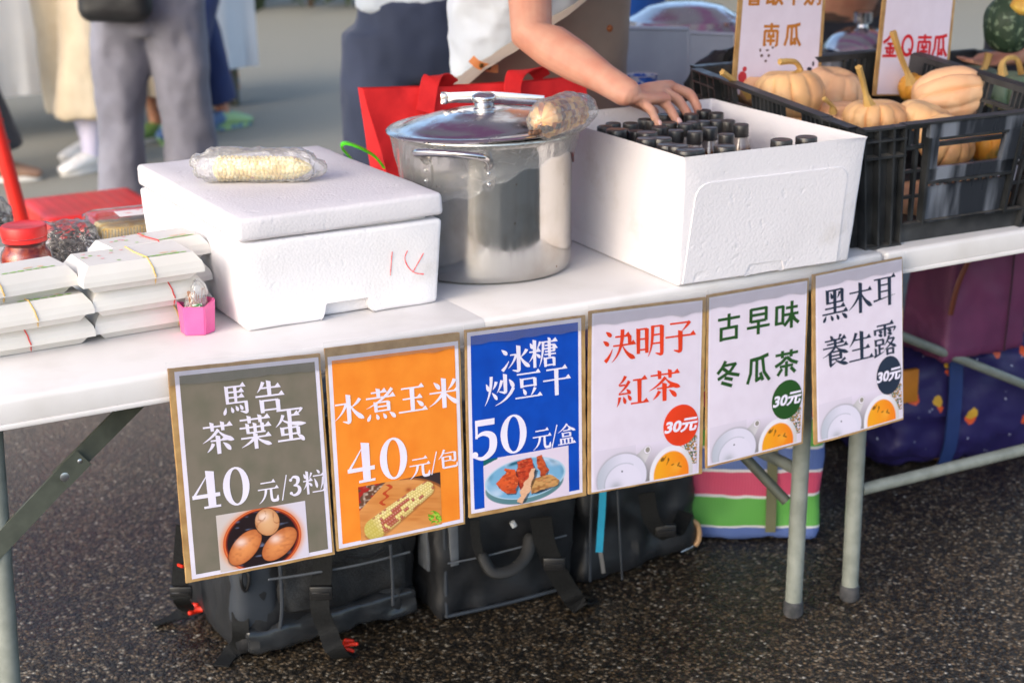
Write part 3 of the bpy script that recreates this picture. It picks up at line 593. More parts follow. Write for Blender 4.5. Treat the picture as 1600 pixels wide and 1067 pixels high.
# ------------------------------------------------------------------ the price signs
def paper_mat(name, col, col2, rough=.32): return M(name, col, rough, col2=col2, vs=26, vdetail=6, vlo=.35, vhi=.7, bump=.10, bs=26, bd=.004, coat=.35)
SIGNTAPE = film('sign_tape', haze=.07, bs=24, strength=.35, rough=.22, base=.015)
CARD = M('cardboard', S(186, 150, 98), .8, col2=S(160, 122, 74), vs=40, bump=.2, bs=180, bd=.001)
WHITEP = paper_mat('white_border', S(236, 228, 242), S(224, 216, 230))
WHITEI = M('white_ink', S(240, 234, 248), .32, col2=S(234, 226, 242), coat=.3)
def sign(label, px, field, letters, lcol, photo=None, extra=None, border=.028, kind='brush', y=-.0155, lean=0., papr=None):
    q = [fy(u, v, y-(lean if i > 1 else 0)) for i, (u, v) in enumerate(px)]
    o = (q[0]+q[1])/2; t = thing('price_sign', label, 'sign', o, group='price signs taped along the table edge')
    nrm = ((q[3]-q[0]).cross(q[1]-q[0])).normalized()
    if nrm.y > 0: nrm = -nrm
    rb_ = random.Random(label); ca, cb_ = rb_.uniform(-.004, .004), rb_.uniform(.001, .005)
    def f(u, v, off):
        off += ca*max(0, v)**2*(2*u-1)+cb_*max(0, v)**2+.0012*math.sin(u*3.1)*max(0, v)
        return q[0]*(1-u)*(1-v)+q[1]*u*(1-v)+q[2]*u*v+q[3]*(1-u)*v+nrm*off
    def mapped(bm):
        for vv in bm.verts: vv.co = f(vv.co.x, -vv.co.z, vv.co.y)
        return bm
    def quad(u0, v0, u1, v1, off, nx=1, ny=1):
        b = new(); g_ = [[b.verts.new((u0+(u1-u0)*i/nx, off, -(v0+(v1-v0)*j/ny))) for i in range(nx+1)] for j in range(ny+1)]
        for j in range(ny):
            for i in range(nx): b.faces.new((g_[j][i], g_[j+1][i], g_[j+1][i+1], g_[j][i+1]))
        return b
    b = new(); box(b, 0, -.004, -1, 1, .0, 0); 
    subdiv(b, 14); rs = random.Random(len(label)); 
    for vv in b.verts:
        if vv.co.x < .001 or vv.co.x > .999: vv.co.x += rs.uniform(-.004, .004)
        if vv.co.z > -.001 or vv.co.z < -.999: vv.co.z += rs.uniform(-.002, .002)
    obj('board', mapped(b), CARD, t, o, smooth=False)
    pu0, pv0, pu1, pv1 = papr or (.035, .014, .985, .986)
    obj('paper', mapped(quad(pu0, pv0, pu1, pv1, .0006, 14, 16)), WHITEP, t, o, smooth=False)
    if field: obj('print_field', mapped(quad(pu0+border, pv0+border*.72, pu1-border, pv1-border*.72, .0009, 14, 16)), field, t, o, smooth=False)
    def picture(u0, v0, u1, v1, fn, nx, ny, off, name='picture'):
        b = quad(u0, v0, u1, v1, off, nx, ny); xs = np.array([(v.co.x-u0)/(u1-u0) for v in b.verts]); ys = np.array([(-v.co.z-v0)/(v1-v0) for v in b.verts]); cc = fn(xs, ys)
        ob = obj(name, mapped(b), INK, t, o, smooth=False); at = ob.data.color_attributes.new('ink', 'FLOAT_COLOR', 'POINT'); at.data.foreach_set('color', np.concatenate([cc, np.ones((len(cc), 1))], 1).astype(np.float32).ravel()); return ob
    if photo: picture(*photo[0], photo[1], photo[2], photo[3], .0012)
    b = new()
    for ch, cx, cy, w_, h_ in letters:
        if kind == 'sans': plain(b, ch, cx, -cy, w_*.92, h_*.95, .0015)
        else: glyph(b, ch, cx, -cy, w_*(1.04 if ord(ch) > 255 else 1), h_*((1.12 if 'grey' in label else 1.05) if ord(ch) > 255 else 1.02), .0015, GWID.get(ch, 100.))
    obj('lettering', mapped(b), lcol, t, o, smooth=False)
    # clear tape folded from the table edge onto the top of the sign
    b = new(); rs2 = random.Random(len(label)*7); nn = 26; rows_ = []
    for i in range(nn+1):
        u = -.02+1.04*i/nn; j = noise.noise(Vector((u*7, len(label), 0))); rows_.append([b.verts.new((u, .003+.0012*abs(noise.noise(Vector((u*11, k, 3)))), -vv)) for k, vv in enumerate((-.035+.012*j, -.012, .012, .040, .075+.02*j))])
    for i in range(nn):
        for k in range(4): b.faces.new((rows_[i][k], rows_[i][k+1], rows_[i+1][k+1], rows_[i+1][k]))
    obj('clear_tape', mapped(b), SIGNTAPE, t, o)
    if extra:
        cx, cy, rx, ry, mt, txt = extra; b = new(); n = 40; ring = [b.verts.new((cx+rx*math.cos(2*math.pi*i/n), .0018, -cy-ry*math.sin(2*math.pi*i/n))) for i in range(n)]; b.faces.new(ring)
        bd = obj('price_badge', mapped(b), mt, t, o, smooth=False)
        b = new(); s_ = new(); sans(s_, txt[0], 0, 0, 1, 0, .04, shear=.18); xs = [v.co.x for v in s_.verts]; zs = [v.co.z for v in s_.verts]; kx, kz = txt[3]/(max(xs)-min(xs)), txt[4]/(max(zs)-min(zs))
        for v in s_.verts: v.co = (txt[1]+v.co.x*kx, .0021, -txt[2]+v.co.z*kz)
        join(b, s_); obj('price_text', mapped(b), WHITEI, bd, o, smooth=False)
    return t
GREYF = paper_mat('grey_print', S(126, 117, 103), S(112, 108, 92)); ORANGEF = paper_mat('orange_print', S(248, 146, 48), S(242, 134, 40)); BLUEF = paper_mat('blue_print', S(8, 76, 186), S(6, 66, 170))
LILACF = paper_mat('pale_print', S(228, 217, 231), S(222, 210, 224))
REDI = M('red_ink', S(236, 66, 30), .35, coat=.3); GREENI = M('green_ink', S(40, 84, 34), .35, coat=.3); NAVYI = M('navy_ink', S(40, 52, 72), .35, coat=.3)
sign('grey sign of three tea eggs, price 40 in white', [(263, 577), (500, 553), (522, 865), (291, 910)], GREYF,
     [('馬', .413, .172, .192, .139), ('告', .637, .173, .206, .142), ('茶', .279, .337, .205, .142), ('葉', .525, .332, .215, .146), ('蛋', .76, .319, .216, .155), ('4', .174, .575, .186, .178), ('0', .37, .578, .175, .185), ('元', .578, .627, .137, .106), ('/', .688, .622, .05, .119), ('3', .762, .621, .08, .092), ('粒', .894, .617, .15, .108)], WHITEI, ((.222, .703, .822, .978), paint_eggs, 150, 116), lean=.008)
sign('orange sign with a picture of a corn cob', [(508, 545), (718, 520), (727, 818), (526, 860)], ORANGEF,
     [('水', .144, .304, .218, .145), ('煮', .381, .301, .228, .155), ('玉', .619, .299, .226, .148), ('米', .863, .294, .236, .15), ('4', .213, .58, .208, .2), ('0', .455, .584, .208, .212), ('元', .653, .652, .159, .112), ('/', .765, .645, .056, .114), ('包', .876, .635, .158, .1)], WHITEI, ((.179, .697, .81, .972), paint_corn, 150, 112), papr=(.012, .04, .985, .988), lean=.005)
sign('blue sign with a picture of braised tofu on a plate', [(727, 517), (914, 493), (915, 773), (731, 807)], BLUEF,
     [('冰', .398, .182, .24, .144), ('糖', .636, .169, .236, .15), ('炒', .266, .335, .243, .16), ('豆', .509, .329, .222, .15), ('干', .748, .326, .232, .158), ('5', .131, .585, .205, .215), ('0', .377, .583, .218, .212), ('元', .615, .634, .156, .118), ('/', .722, .635, .06, .124), ('盒', .829, .633, .153, .11)], WHITEI, ((.122, .697, .844, .975), paint_tofu, 150, 112), papr=(.012, .010, .965, .978), lean=.0)
tea = ((.045, .765, .962, .982), lambda x, y: paint_tea(x, y), 190, 76)
sign('white tea sign with red lettering and a red round price badge', [(921, 487), (1103, 465), (1097, 740), (917, 770)], LILACF,
     [('決', .247, .201, .265, .175), ('明', .516, .194, .25, .178), ('子', .775, .194, .262, .184), ('紅', .368, .461, .258, .174), ('茶', .645, .454, .274, .176)], REDI, ((.045, .765, .945, .983), paint_tea, 190, 76), (.794, .695, .157, .117, REDI, ('30元', .795, .698, .30, .078)), border=.016, papr=(.02, .012, .968, .992))
sign('white tea sign with dark green lettering and a green round price badge', [(1106, 462), (1264, 435), (1255, 693), (1101, 730)], LILACF,
     [('古', .204, .197, .253, .165), ('早', .495, .192, .257, .165), ('味', .779, .191, .261, .165), ('冬', .203, .469, .255, .16), ('瓜', .507, .478, .253, .172), ('茶', .792, .476, .268, .165)], GREENI, ((.03, .765, .965, .978), paint_tea, 190, 76), (.808, .70, .158, .118, GREENI, ('30元', .81, .70, .30, .08)), border=.016, kind='sans', papr=(.012, .012, .982, .988))
sign('white sign with navy lettering and a navy round price badge, farthest right of the row', [(1270, 430), (1410, 402), (1411, 655), (1269, 693)], LILACF,
     [('黑', .235, .192, .275, .185), ('木', .517, .187, .255, .175), ('耳', .788, .177, .25, .175), ('養', .236, .47, .275, .18), ('生', .519, .476, .268, .175), ('露', .79, .471, .25, .188)], NAVYI, ((.045, .765, .978, .98), paint_tea, 190, 76), (.83, .696, .142, .118, NAVYI, ('30元', .828, .696, .28, .078)), border=.016, papr=(.03, .008, .992, .988), lean=.004)
# ------------------------------------------------------------------ closed foam box
TZ = .7405
def prism_front(bm, prof, y0, y1):
    """front outline (x, z) carried back from y0 to y1"""
    a = [bm.verts.new((x, y0, z)) for x, z in prof]; b = [bm.verts.new((x, y1, z)) for x, z in prof]; n = len(prof)
    bm.faces.new(a); bm.faces.new(b[::-1])
    for i in range(n): bm.faces.new((a[i], b[i], b[(i+1) % n], a[(i+1) % n]))
def rough_foam(bm, amp=.0011):
    for v in bm.verts: v.co += Vector((noise.noise(v.co*31), noise.noise(v.co*31+Vector((9, 0, 0))), noise.noise(v.co*31+Vector((0, 9, 0)))))*amp
B1 = Vector((-.463, .121, TZ)); B1w, B1d, B1h, B1r = .350, .522, .1835, -.0087
fb = thing('foam_box', 'closed white foam box with a red handwritten 14 on its front', 'foam box', B1, B1r)
bm = new(); w_, d_, h_ = B1w, B1d, .1425
prof = [(0, 0), (.130, 0), (.138, .006), (.141, .029), (.147, .033), (.213, .033), (.219, .029), (.222, .006), (.230, 0), (w_, 0), (w_, h_), (0, h_)]
prism_front(bm, prof, 0, d_)
box(bm, .128, .020, .0006, .232, d_-.012, .05)
for v in bm.verts:
    k = 1-.05*(1-v.co.z/h_); v.co.x = w_/2+(v.co.x-w_/2)*k; v.co.y = d_/2+(v.co.y-d_/2)*(1-.03*(1-v.co.z/h_))
bmesh.ops.bevel(bm, geom=[e for e in bm.edges if e.calc_length() > .05], offset=.0075, segments=3, affect='EDGES', profile=.5)
bmesh.ops.triangulate(bm, faces=[f for f in bm.faces if len(f.verts) > 4]); bmesh.ops.subdivide_edges(bm, edges=[e for e in bm.edges if e.calc_length() > .08], cuts=3, use_grid_fill=True); rough_foam(bm)
body = obj('box_body', bm, FOAM, fb)
bm = new()
c_, s_ = math.cos(-B1r), math.sin(-B1r)
def b1front(u, v):
    p = fy(u, v, B1.y-.001)-B1; return Vector((p.x*c_-p.y*s_, .0, p.z))
for seg in ([(613, 394), (612, 412), (611, 431)], [(637, 392), (633, 404), (639, 418), (650, 427), (663, 429)], [(662, 396), (654, 411), (646, 426)]):
    pts = []
    for p in spline([b1front(*q) for q in seg], 5):
        k = (1-.03*(1-p.z/h_)); p.y = d_/2-d_/2*k-.0002; pts.append(p)
    tube(bm, pts, [.0009+.0005*noise.noise(p*90) for p in pts], 6)
obj('red_writing', bm, M('red_marker', S(226, 74, 78), .7, col2=S(238, 150, 150), vs=400), body)
bm = new(); box(bm, -.001, -.003, h_+.0035, w_+.001, d_+.002, B1h, .008, 3)
bmesh.ops.subdivide_edges(bm, edges=[e for e in bm.edges if e.calc_length() > .08], cuts=9, use_grid_fill=True); rough_foam(bm, .0014)
for v in bm.verts: v.co.z += .004*max(0, v.co.x/w_-.35)*(1-v.co.y/d_)
obj('lid', bm, foam_mat('foam_lid', (.70, .68, .71, 1), (.62, .60, .615, 1), strength=.22), fb)  # same foam as the body, colour darkened to dim the lit top
bm = new(); box(bm, .02, .02, h_-.004, w_-.02, d_-.02, h_+.008, .003, 1); obj('lid_plug', bm, FOAM, fb)

# ------------------------------------------------------------------ open foam box
B2 = Vector((.258, -.012, TZ)); B2r = -.045; w_, d_, h_ = .376, .50, .224
fo = thing('foam_box', 'open white foam box full of black capped bottles', 'foam box', B2, B2r)
bm = new(); prof = [(0, 0), (.142, 0), (.150, .004), (.155, .016), (.16, .018), (.205, .018), (.211, .014), (.216, .004), (.224, 0), (w_, 0), (w_, h_), (0, h_)]
prism_front(bm, prof, 0, d_)
for v in bm.verts:
    k = 1-.05*(1-v.co.z/h_); v.co.x = w_/2+(v.co.x-w_/2)*k; v.co.y = d_/2+(v.co.y-d_/2)*(1-.045*(1-v.co.z/h_))
bm.faces.ensure_lookup_table(); top = max(bm.faces, key=lambda f: f.calc_center_median().z)
r = bmesh.ops.inset_region(bm, faces=[top], thickness=.015); 
bm.faces.ensure_lookup_table(); top = max([f for f in bm.faces if abs(f.normal.z) > .9 and f.calc_area() > .03 and f.calc_center_median().z > .2], key=lambda f: f.calc_area())
e = bmesh.ops.extrude_face_region(bm, geom=[top]); vs = [g_ for g_ in e['geom'] if isinstance(g_, bmesh.types.BMVert)]
bmesh.ops.translate(bm, verts=vs, vec=(0, 0, -.198)); bmesh.ops.delete(bm, geom=[top], context='FACES_ONLY')
for v in vs: v.co.x = w_/2+(v.co.x-w_/2)*.96; v.co.y = d_/2+(v.co.y-d_/2)*.96
bmesh.ops.bevel(bm, geom=[e for e in bm.edges if e.calc_length() > .05 and len(e.link_faces) == 2 and e.calc_face_angle(0) > .6], offset=.006, segments=3, affect='EDGES', profile=.5)
bmesh.ops.triangulate(bm, faces=[f for f in bm.faces if len(f.verts) > 4]); bmesh.ops.subdivide_edges(bm, edges=[e for e in bm.edges if e.calc_length() > .06], cuts=4, use_grid_fill=True); rough_foam(bm, .0012)
FOAM2 = foam_mat('beaded_foam', (.76, .735, .765, 1), (.70, .675, .70, 1), bead=190., strength=.28)
def lean2(b):
    for v in b.verts: v.co.x += .012*v.co.z/h_
    return b
obj('box_body', lean2(bm), FOAM2, fo)
bm = new(); pr = [(.018, .004), (.028, .150)]+[(.054-.026*math.cos(a), .150+.026*math.sin(a)) for a in (.4, .8, 1.2, 1.57)]+[(.318, .176)]+[(.318+.022*math.sin(a), .154+.022*math.cos(a)) for a in (.4, .8, 1.2, 1.57)]+[(.338, .004), (.226, .004), (.219, .021), (.152, .022), (.143, .004)]
def fr2(x, z, o): return (x, d_/2-d_/2*(1-.045*(1-z/h_))-o, z)
A = [bm.verts.new(fr2(x, z, -.004)) for x, z in pr]; cx = sum(p[0] for p in pr)/len(pr); cz = .09
Bv = [bm.verts.new(fr2(x, z, .0012)) for x, z in pr]; Cv = [bm.verts.new(fr2(cx+(x-cx)*.996, cz+(z-cz)*.996, .0022)) for x, z in pr]; n = len(pr)
for i in range(n):
    j = (i+1) % n; bm.faces.new((A[i], A[j], Bv[j], Bv[i])); bm.faces.new((Bv[i], Bv[j], Cv[j], Cv[i]))
f = bm.faces.new(Cv); bmesh.ops.triangulate(bm, faces=[f]); bmesh.ops.recalc_face_normals(bm, faces=bm.faces)
obj('front_panel', lean2(bm), FOAM2, fo, smooth=False)

# ------------------------------------------------------------------ drink bottles
def bottle_mat():
    m = bpy.data.materials.new('tea_bottle'); m.use_nodes = True; t = m.node_tree; b = P_(m); L = t.links.new
    tc = node(t, 'ShaderNodeTexCoord'); sx = node(t, 'ShaderNodeSeparateXYZ'); L(tc.outputs['Object'], sx.inputs[0])
    r = node(t, 'ShaderNodeValToRGB'); mr = node(t, 'ShaderNodeMapRange', ins={1: .10, 2: .17}); L(sx.outputs[2], mr.inputs[0]); L(mr.outputs[0], r.inputs[0])
    cr = r.color_ramp; cr.elements[0].color = (.14, .055, .022, 1); cr.elements[0].position = .50; cr.elements[1].color = (.30, .25, .235, 1); cr.elements[1].position = .60
    L(r.outputs[0], b.inputs['Base Color']); b.inputs['Roughness'].default_value = .1; b.inputs['Coat Weight'].default_value = .8; b.inputs['Coat Roughness'].default_value = .04
    b.inputs['Transmission Weight'].default_value = .25; return m
TEAB = bottle_mat(); CAPM = M('black_cap', (.012, .014, .018), .32, col2=(.03, .025, .022), vs=50, coat=.3); CAPT = M('worn_cap_top', (.030, .026, .025), .38, col2=(.075, .055, .047), vs=70, vlo=.3, vhi=.7, coat=.2)
def bottle(kind):
    t = bpy.data.objects.new('drink_bottle', None); COL.objects.link(t)
    rb, rc, hc, H = (.0215, .0145, .020, .178) if kind == 'slim' else (.0225, .0190, .017, .186)
    bm = new(); lathe(bm, [(0, 0), (rb*.9, 0), (rb, .004), (rb, .10), (rb*.99, .122), (rb*.86, .138), (rc*.92, .150), (rc*.88, H-hc)], 24); obj('bottle_body', bm, TEAB, t)
    bm = new(); n = 40
    rings = []
    for k, (r, z) in enumerate([(rc*.9, H-hc-.0035), (rc*1.02, H-hc-.003), (rc*1.02, H-hc-.0008), (rc*.95, H-hc), (rc, H-hc+.0008), (rc, H-.0028), (rc*.96, H-.0008), (rc*.88, H), (rc*.80, H-.0006), (0, H-.0006)]):
        rings.append((r, z))
    lathe(bm, rings, n)
    for f in bm.faces:
        if f.calc_center_median().z > H-.001: f.material_index = 1
    for v in bm.verts:
        if H-hc < v.co.z < H-.002:
            a = math.atan2(v.co.y, v.co.x); v.co.x *= 1+.012*math.cos(a*20); v.co.y *= 1+.012*math.cos(a*20)
    obj('cap', bm, [CAPM, CAPT], t); return t, H
slim, Hs = bottle('slim'); wide, Hw = bottle('wide')
CAPS = {'wide': [(930, 205), (981, 219), (1011, 206), (1033, 215), (1010, 229), (1045, 238), (1059, 227), (1071, 246), (1112, 241), (1159, 235), (1245, 224), (1282, 219)],
        'slim': [(958, 192), (971, 202), (1008, 186), (1031, 198), (1038, 179), (1046, 191), (1056, 203), (1071, 193), (1098, 189), (1109, 199), (1135, 209), (1137, 188), (1158, 194), (1100, 172), (1119, 176), (1060, 174), (1080, 178), (985, 192), (1018, 187), (1086, 205), (1120, 188), (994, 204), (1084, 190), (945, 197)]}
first = {'slim': True, 'wide': True}; BF = .782
for kd, root, H in (('wide', wide, Hw), ('slim', slim, Hs)):
    lab = ('brown drink bottle with broad flat black cap at the foam box rim' if kd == 'wide' else 'brown drink bottle with a slim black cap inside the open foam box'); gp = 'broad capped bottles in the foam box' if kd == 'wide' else 'slim capped bottles in the foam box'
    for i, (u, v) in enumerate(CAPS[kd]):
        p = fz(u, v, BF+H)-B2; q = Vector((p.x*math.cos(B2r)+p.y*math.sin(B2r), -p.x*math.sin(B2r)+p.y*math.cos(B2r), 0)); q.x = max(.042, min(w_-.030, q.x)); q.y = max(.040, min(d_-.045, q.y))
        p = Vector((B2.x+q.x*math.cos(B2r)-q.y*math.sin(B2r), B2.y+q.x*math.sin(B2r)+q.y*math.cos(B2r), BF))
        if first[kd]: tag(root, lab, 'bottle', gp); root.location = p; first[kd] = False; o = root
        else: o = dup(root, p, i*.9, lab, gp)
        if kd == 'wide' and u > 1200: o['label'] = 'right one of the two broad capped bottles at the foam box right end' if u > 1260 else 'left one of the two broad capped bottles at the foam box right end'

# ------------------------------------------------------------------ steel stock pot
def steel_mat(name, rough=.2, streak=True, col=(.60, .585, .56)):
    m = bpy.data.materials.new(name); m.use_nodes = True; t = m.node_tree; b = P_(m); L = t.links.new; b.inputs['Metallic'].default_value = 1
    tc = node(t, 'ShaderNodeTexCoord'); mp = node(t, 'ShaderNodeMapping'); mp.inputs['Scale'].default_value = (1, 1, .06) if streak else (1, 1, 1); L(tc.outputs['Object'], mp.inputs[0])
    n1 = node(t, 'ShaderNodeTexNoise', ins={'Scale': 55., 'Detail': 4.}); L(mp.outputs[0], n1.inputs[0])
    n2 = node(t, 'ShaderNodeTexNoise', ins={'Scale': 14., 'Detail': 6.}); L(tc.outputs['Object'], n2.inputs[0])
    mr = node(t, 'ShaderNodeMapRange', ins={1: .35, 2: .7, 3: rough-.07, 4: rough+.12}); L(n1.outputs['Fac'], mr.inputs[0]); L(mr.outputs[0], b.inputs['Roughness'])
    mx = node(t, 'ShaderNodeMix', data_type='RGBA'); mx.inputs[6].default_value = (*col, 1); mx.inputs[7].default_value = (col[0]*.78, col[1]*.73, col[2]*.66, 1)
    m2 = node(t, 'ShaderNodeMapRange', ins={1: .5, 2: .75}); L(n2.outputs['Fac'], m2.inputs[0]); L(m2.outputs[0], mx.inputs[0])
    # brown specks and dried drips
    v = node(t, 'ShaderNodeTexVoronoi', ins={'Scale': 46.}); L(tc.outputs['Object'], v.inputs[0]); sp = node(t, 'ShaderNodeMapRange', ins={1: .10, 2: .06}); L(v.outputs['Distance'], sp.inputs[0])
    sc_ = node(t, 'ShaderNodeSeparateColor'); L(v.outputs['Color'], sc_.inputs[0]); gt = node(t, 'ShaderNodeMath', operation='GREATER_THAN', ins={1: .86}); L(sc_.outputs[0], gt.inputs[0]); mu = node(t, 'ShaderNodeMath', operation='MULTIPLY'); L(sp.outputs[0], mu.inputs[0]); L(gt.outputs[0], mu.inputs[1])
    mx2 = node(t, 'ShaderNodeMix', data_type='RGBA'); L(mu.outputs[0], mx2.inputs[0]); L(mx.outputs[2], mx2.inputs[6]); mx2.inputs[7].default_value = (.22, .12, .05, 1); L(mx2.outputs[2], b.inputs['Base Color'])
    bp = node(t, 'ShaderNodeBump', ins={'Strength': .025, 'Distance': .004}); L(n1.outputs['Fac'], bp.inputs['Height']); L(bp.outputs[0], b.inputs['Normal']); return m
STEELP = steel_mat('pot_steel', .14); STEELL = steel_mat('lid_steel', .17, False, (.62, .60, .60))
PC = Vector((.068, .306, TZ)); EV = Vector((.48, .877, 0)); ER = Vector((.877, -.48, 0))
pot = thing('stock_pot', 'tall dented stainless steel stock pot between the two white foam boxes', 'pot', PC)
bm = new(); lathe(bm, [(0, .002), (.138, .002), (.146, .004), (.1485, .010), (.150, .016), (.151, .1), (.152, .2), (.153, .232), (.157, .241), (.164, .2465), (.168, .247), (.1685, .2445), (.165, .243), (.155, .236), (.1495, .228), (.147, .03), (0, .02)], 96)
for v in bm.verts:
    if .02 < v.co.z < .235: v.co *= 1; d = noise.noise(Vector((v.co.x*9, v.co.y*9, v.co.z*7)))*.0011; v.co.x *= 1+d*5; v.co.y *= 1+d*5
obj('pot_body', bm, STEELP, pot)
def pot_handle(ang):
    dr = lambda a: -EV*math.cos(a)+ER*math.sin(a)
    a0, a1 = ang-.40, ang+.34; P0 = dr(a0)*.153; P1 = dr(a1)*.153; mid = dr(ang)
    zz = .212; pts = [P0+Vector((0, 0, zz-.004)), P0+dr(a0)*.012+Vector((0, 0, zz+.008)), P0*.9+dr(a0)*.015+mid*.045+Vector((0, 0, zz+.022)), mid*.204+Vector((0, 0, zz+.026)), P1*.9+dr(a1)*.015+mid*.045+Vector((0, 0, zz+.020)), P1+dr(a1)*.012+Vector((0, 0, zz+.004)), P1+Vector((0, 0, zz-.008))]
    b = new(); tube(b, spline(pts, 7), lerpr([(.0075, .004), (.0075, .0045), (.007, .006), (.0075, .006), (.007, .006), (.0075, .0045), (.0075, .004)], 7), 14, round_cap=True)
    h = obj('handle', b, STEELL, pot)
    b = new()
    for a in (a0, a1):
        n_ = dr(a); tng = Vector((-n_.y, n_.x, 0)); c = n_*.1545+Vector((0, 0, zz-.022)); ring0, ring1 = [], []
        for k in range(16):
            th = 2*math.pi*k/16; ex = .0115*math.copysign(abs(math.cos(th))**.6, math.cos(th)); ez = .024*math.copysign(abs(math.sin(th))**.6, math.sin(th))
            ring0.append(b.verts.new(c+tng*ex+Vector((0, 0, ez))-n_*.002)); ring1.append(b.verts.new(c+tng*ex+Vector((0, 0, ez))+n_*.0012))
        for k in range(16): b.faces.new((ring0[k], ring0[(k+1) % 16], ring1[(k+1) % 16], ring1[k]))
        b.faces.new(ring1)
    obj('mount_plate', b, STEELL, h)
    b = new()
    for a in (a0, a1):
        n_ = dr(a)
        for dz in (-.016, -.034): ball(b, n_*.156+Vector((0, 0, zz+dz)), .0036, 12)
    obj('rivet', b, CHROME, h)
pot_handle(-.30); pot_handle(math.pi-.30)
# clear film stretched over the upper part of the pot
bm = new(); n = 120; rows = []
for k in range(12):
    t = k/11; row = []
    for i in range(n):
        a = 2*math.pi*i/n; sag = .5+.5*math.sin(a*2.0+.6); low = .215-.07*sag-.02*noise.noise(Vector((math.cos(a)*3, math.sin(a)*3, 1)))
        z = .2495*(1-t)+low*t; rr = .1705*(1-t)**2+.1555*(1-(1-t)**2); rr += (.004*noise.noise(Vector((math.cos(a)*16, math.sin(a)*16, z*18)))+.0015)*math.sin(math.pi*min(1, t*1.1+.05))
        row.append(bm.verts.new((rr*math.cos(a), rr*math.sin(a), z)))
    rows.append(row)
for k in range(11):
    for i in range(n): bm.faces.new((rows[k][i], rows[k+1][i], rows[k+1][(i+1) % n], rows[k][(i+1) % n]))
obj('cling_film', bm, FILM, pot)
LZ = TZ+.2485
lid = thing('pot_lid', 'shiny domed steel lid with a round knob on the stock pot', 'pot lid', PC+Vector((0, 0, .2485)))
lid.rotation_euler = Vector((-EV.x, -EV.y, 0)).to_track_quat('Z', 'Y').to_euler() if 0 else Matrix.Rotation(R(2.0), 4, -EV).to_euler()
bm = new(); lathe(bm, [(.150, -.002), (.168, 0), (.1735, .0015), (.1745, .004), (.172, .0062), (.160, .0065), (.150, .0075), (.14, .0115), (.115, .0195), (.085, .0258), (.050, .0297), (.046, .0312), (.042, .0305), (.036, .0322), (.030, .0318), (0, .0335)], 96); obj('dome', bm, STEELL, lid)
bm = new(); lathe(bm, [(.0205, .031), (.0205, .033), (.0178, .035), (.0174, .043), (.0185, .0455), (.0212, .0475), (.0218, .051), (.0202, .0555), (.0150, .0590), (.006, .0605), (0, .0606)], 40); obj('knob', bm, STEELL, lid)
# tongs lying on the lid
tg = thing('tongs', 'steel kitchen tongs lying across the pot lid behind its knob', 'tongs', fz(760, 160, 1.02))
TO = tg.location.copy(); a = fz(694, 154, 1.028); b_ = fz(850, 160, 1.018)
for s, nm in ((.010, 0), (-.008, 1)):
    bm = new(); o_ = EV*s+Vector((0, 0, .004*nm)); pts = [a+EV*s*.4, a+(b_-a)*.12+o_, a+(b_-a)*.5+o_*1.2+Vector((0, 0, .002)), b_+o_*1.3]
    for i, q in enumerate(pts): q.z = max(q.z, 1.0245 if i < 3 else 1.016)
    sp = spline(pts, 8); tube(bm, sp, lerpr([(.0035, .0105), (.003, .0095), (.003, .0105), (.0025, .0085)], 8), 10); obj('arm', bm, STEELL, tg, TO)
bm = new(); box(bm, -.006, -.013, -.009, .006, .013, .010, .002, 2); m_ = Matrix.Translation(a) @ Vector((ER.x, ER.y, 0)).to_track_quat('X', 'Z').to_matrix().to_4x4(); bmesh.ops.transform(bm, matrix=m_, verts=bm.verts); obj('hinge_clip', bm, STEELL, tg, TO)

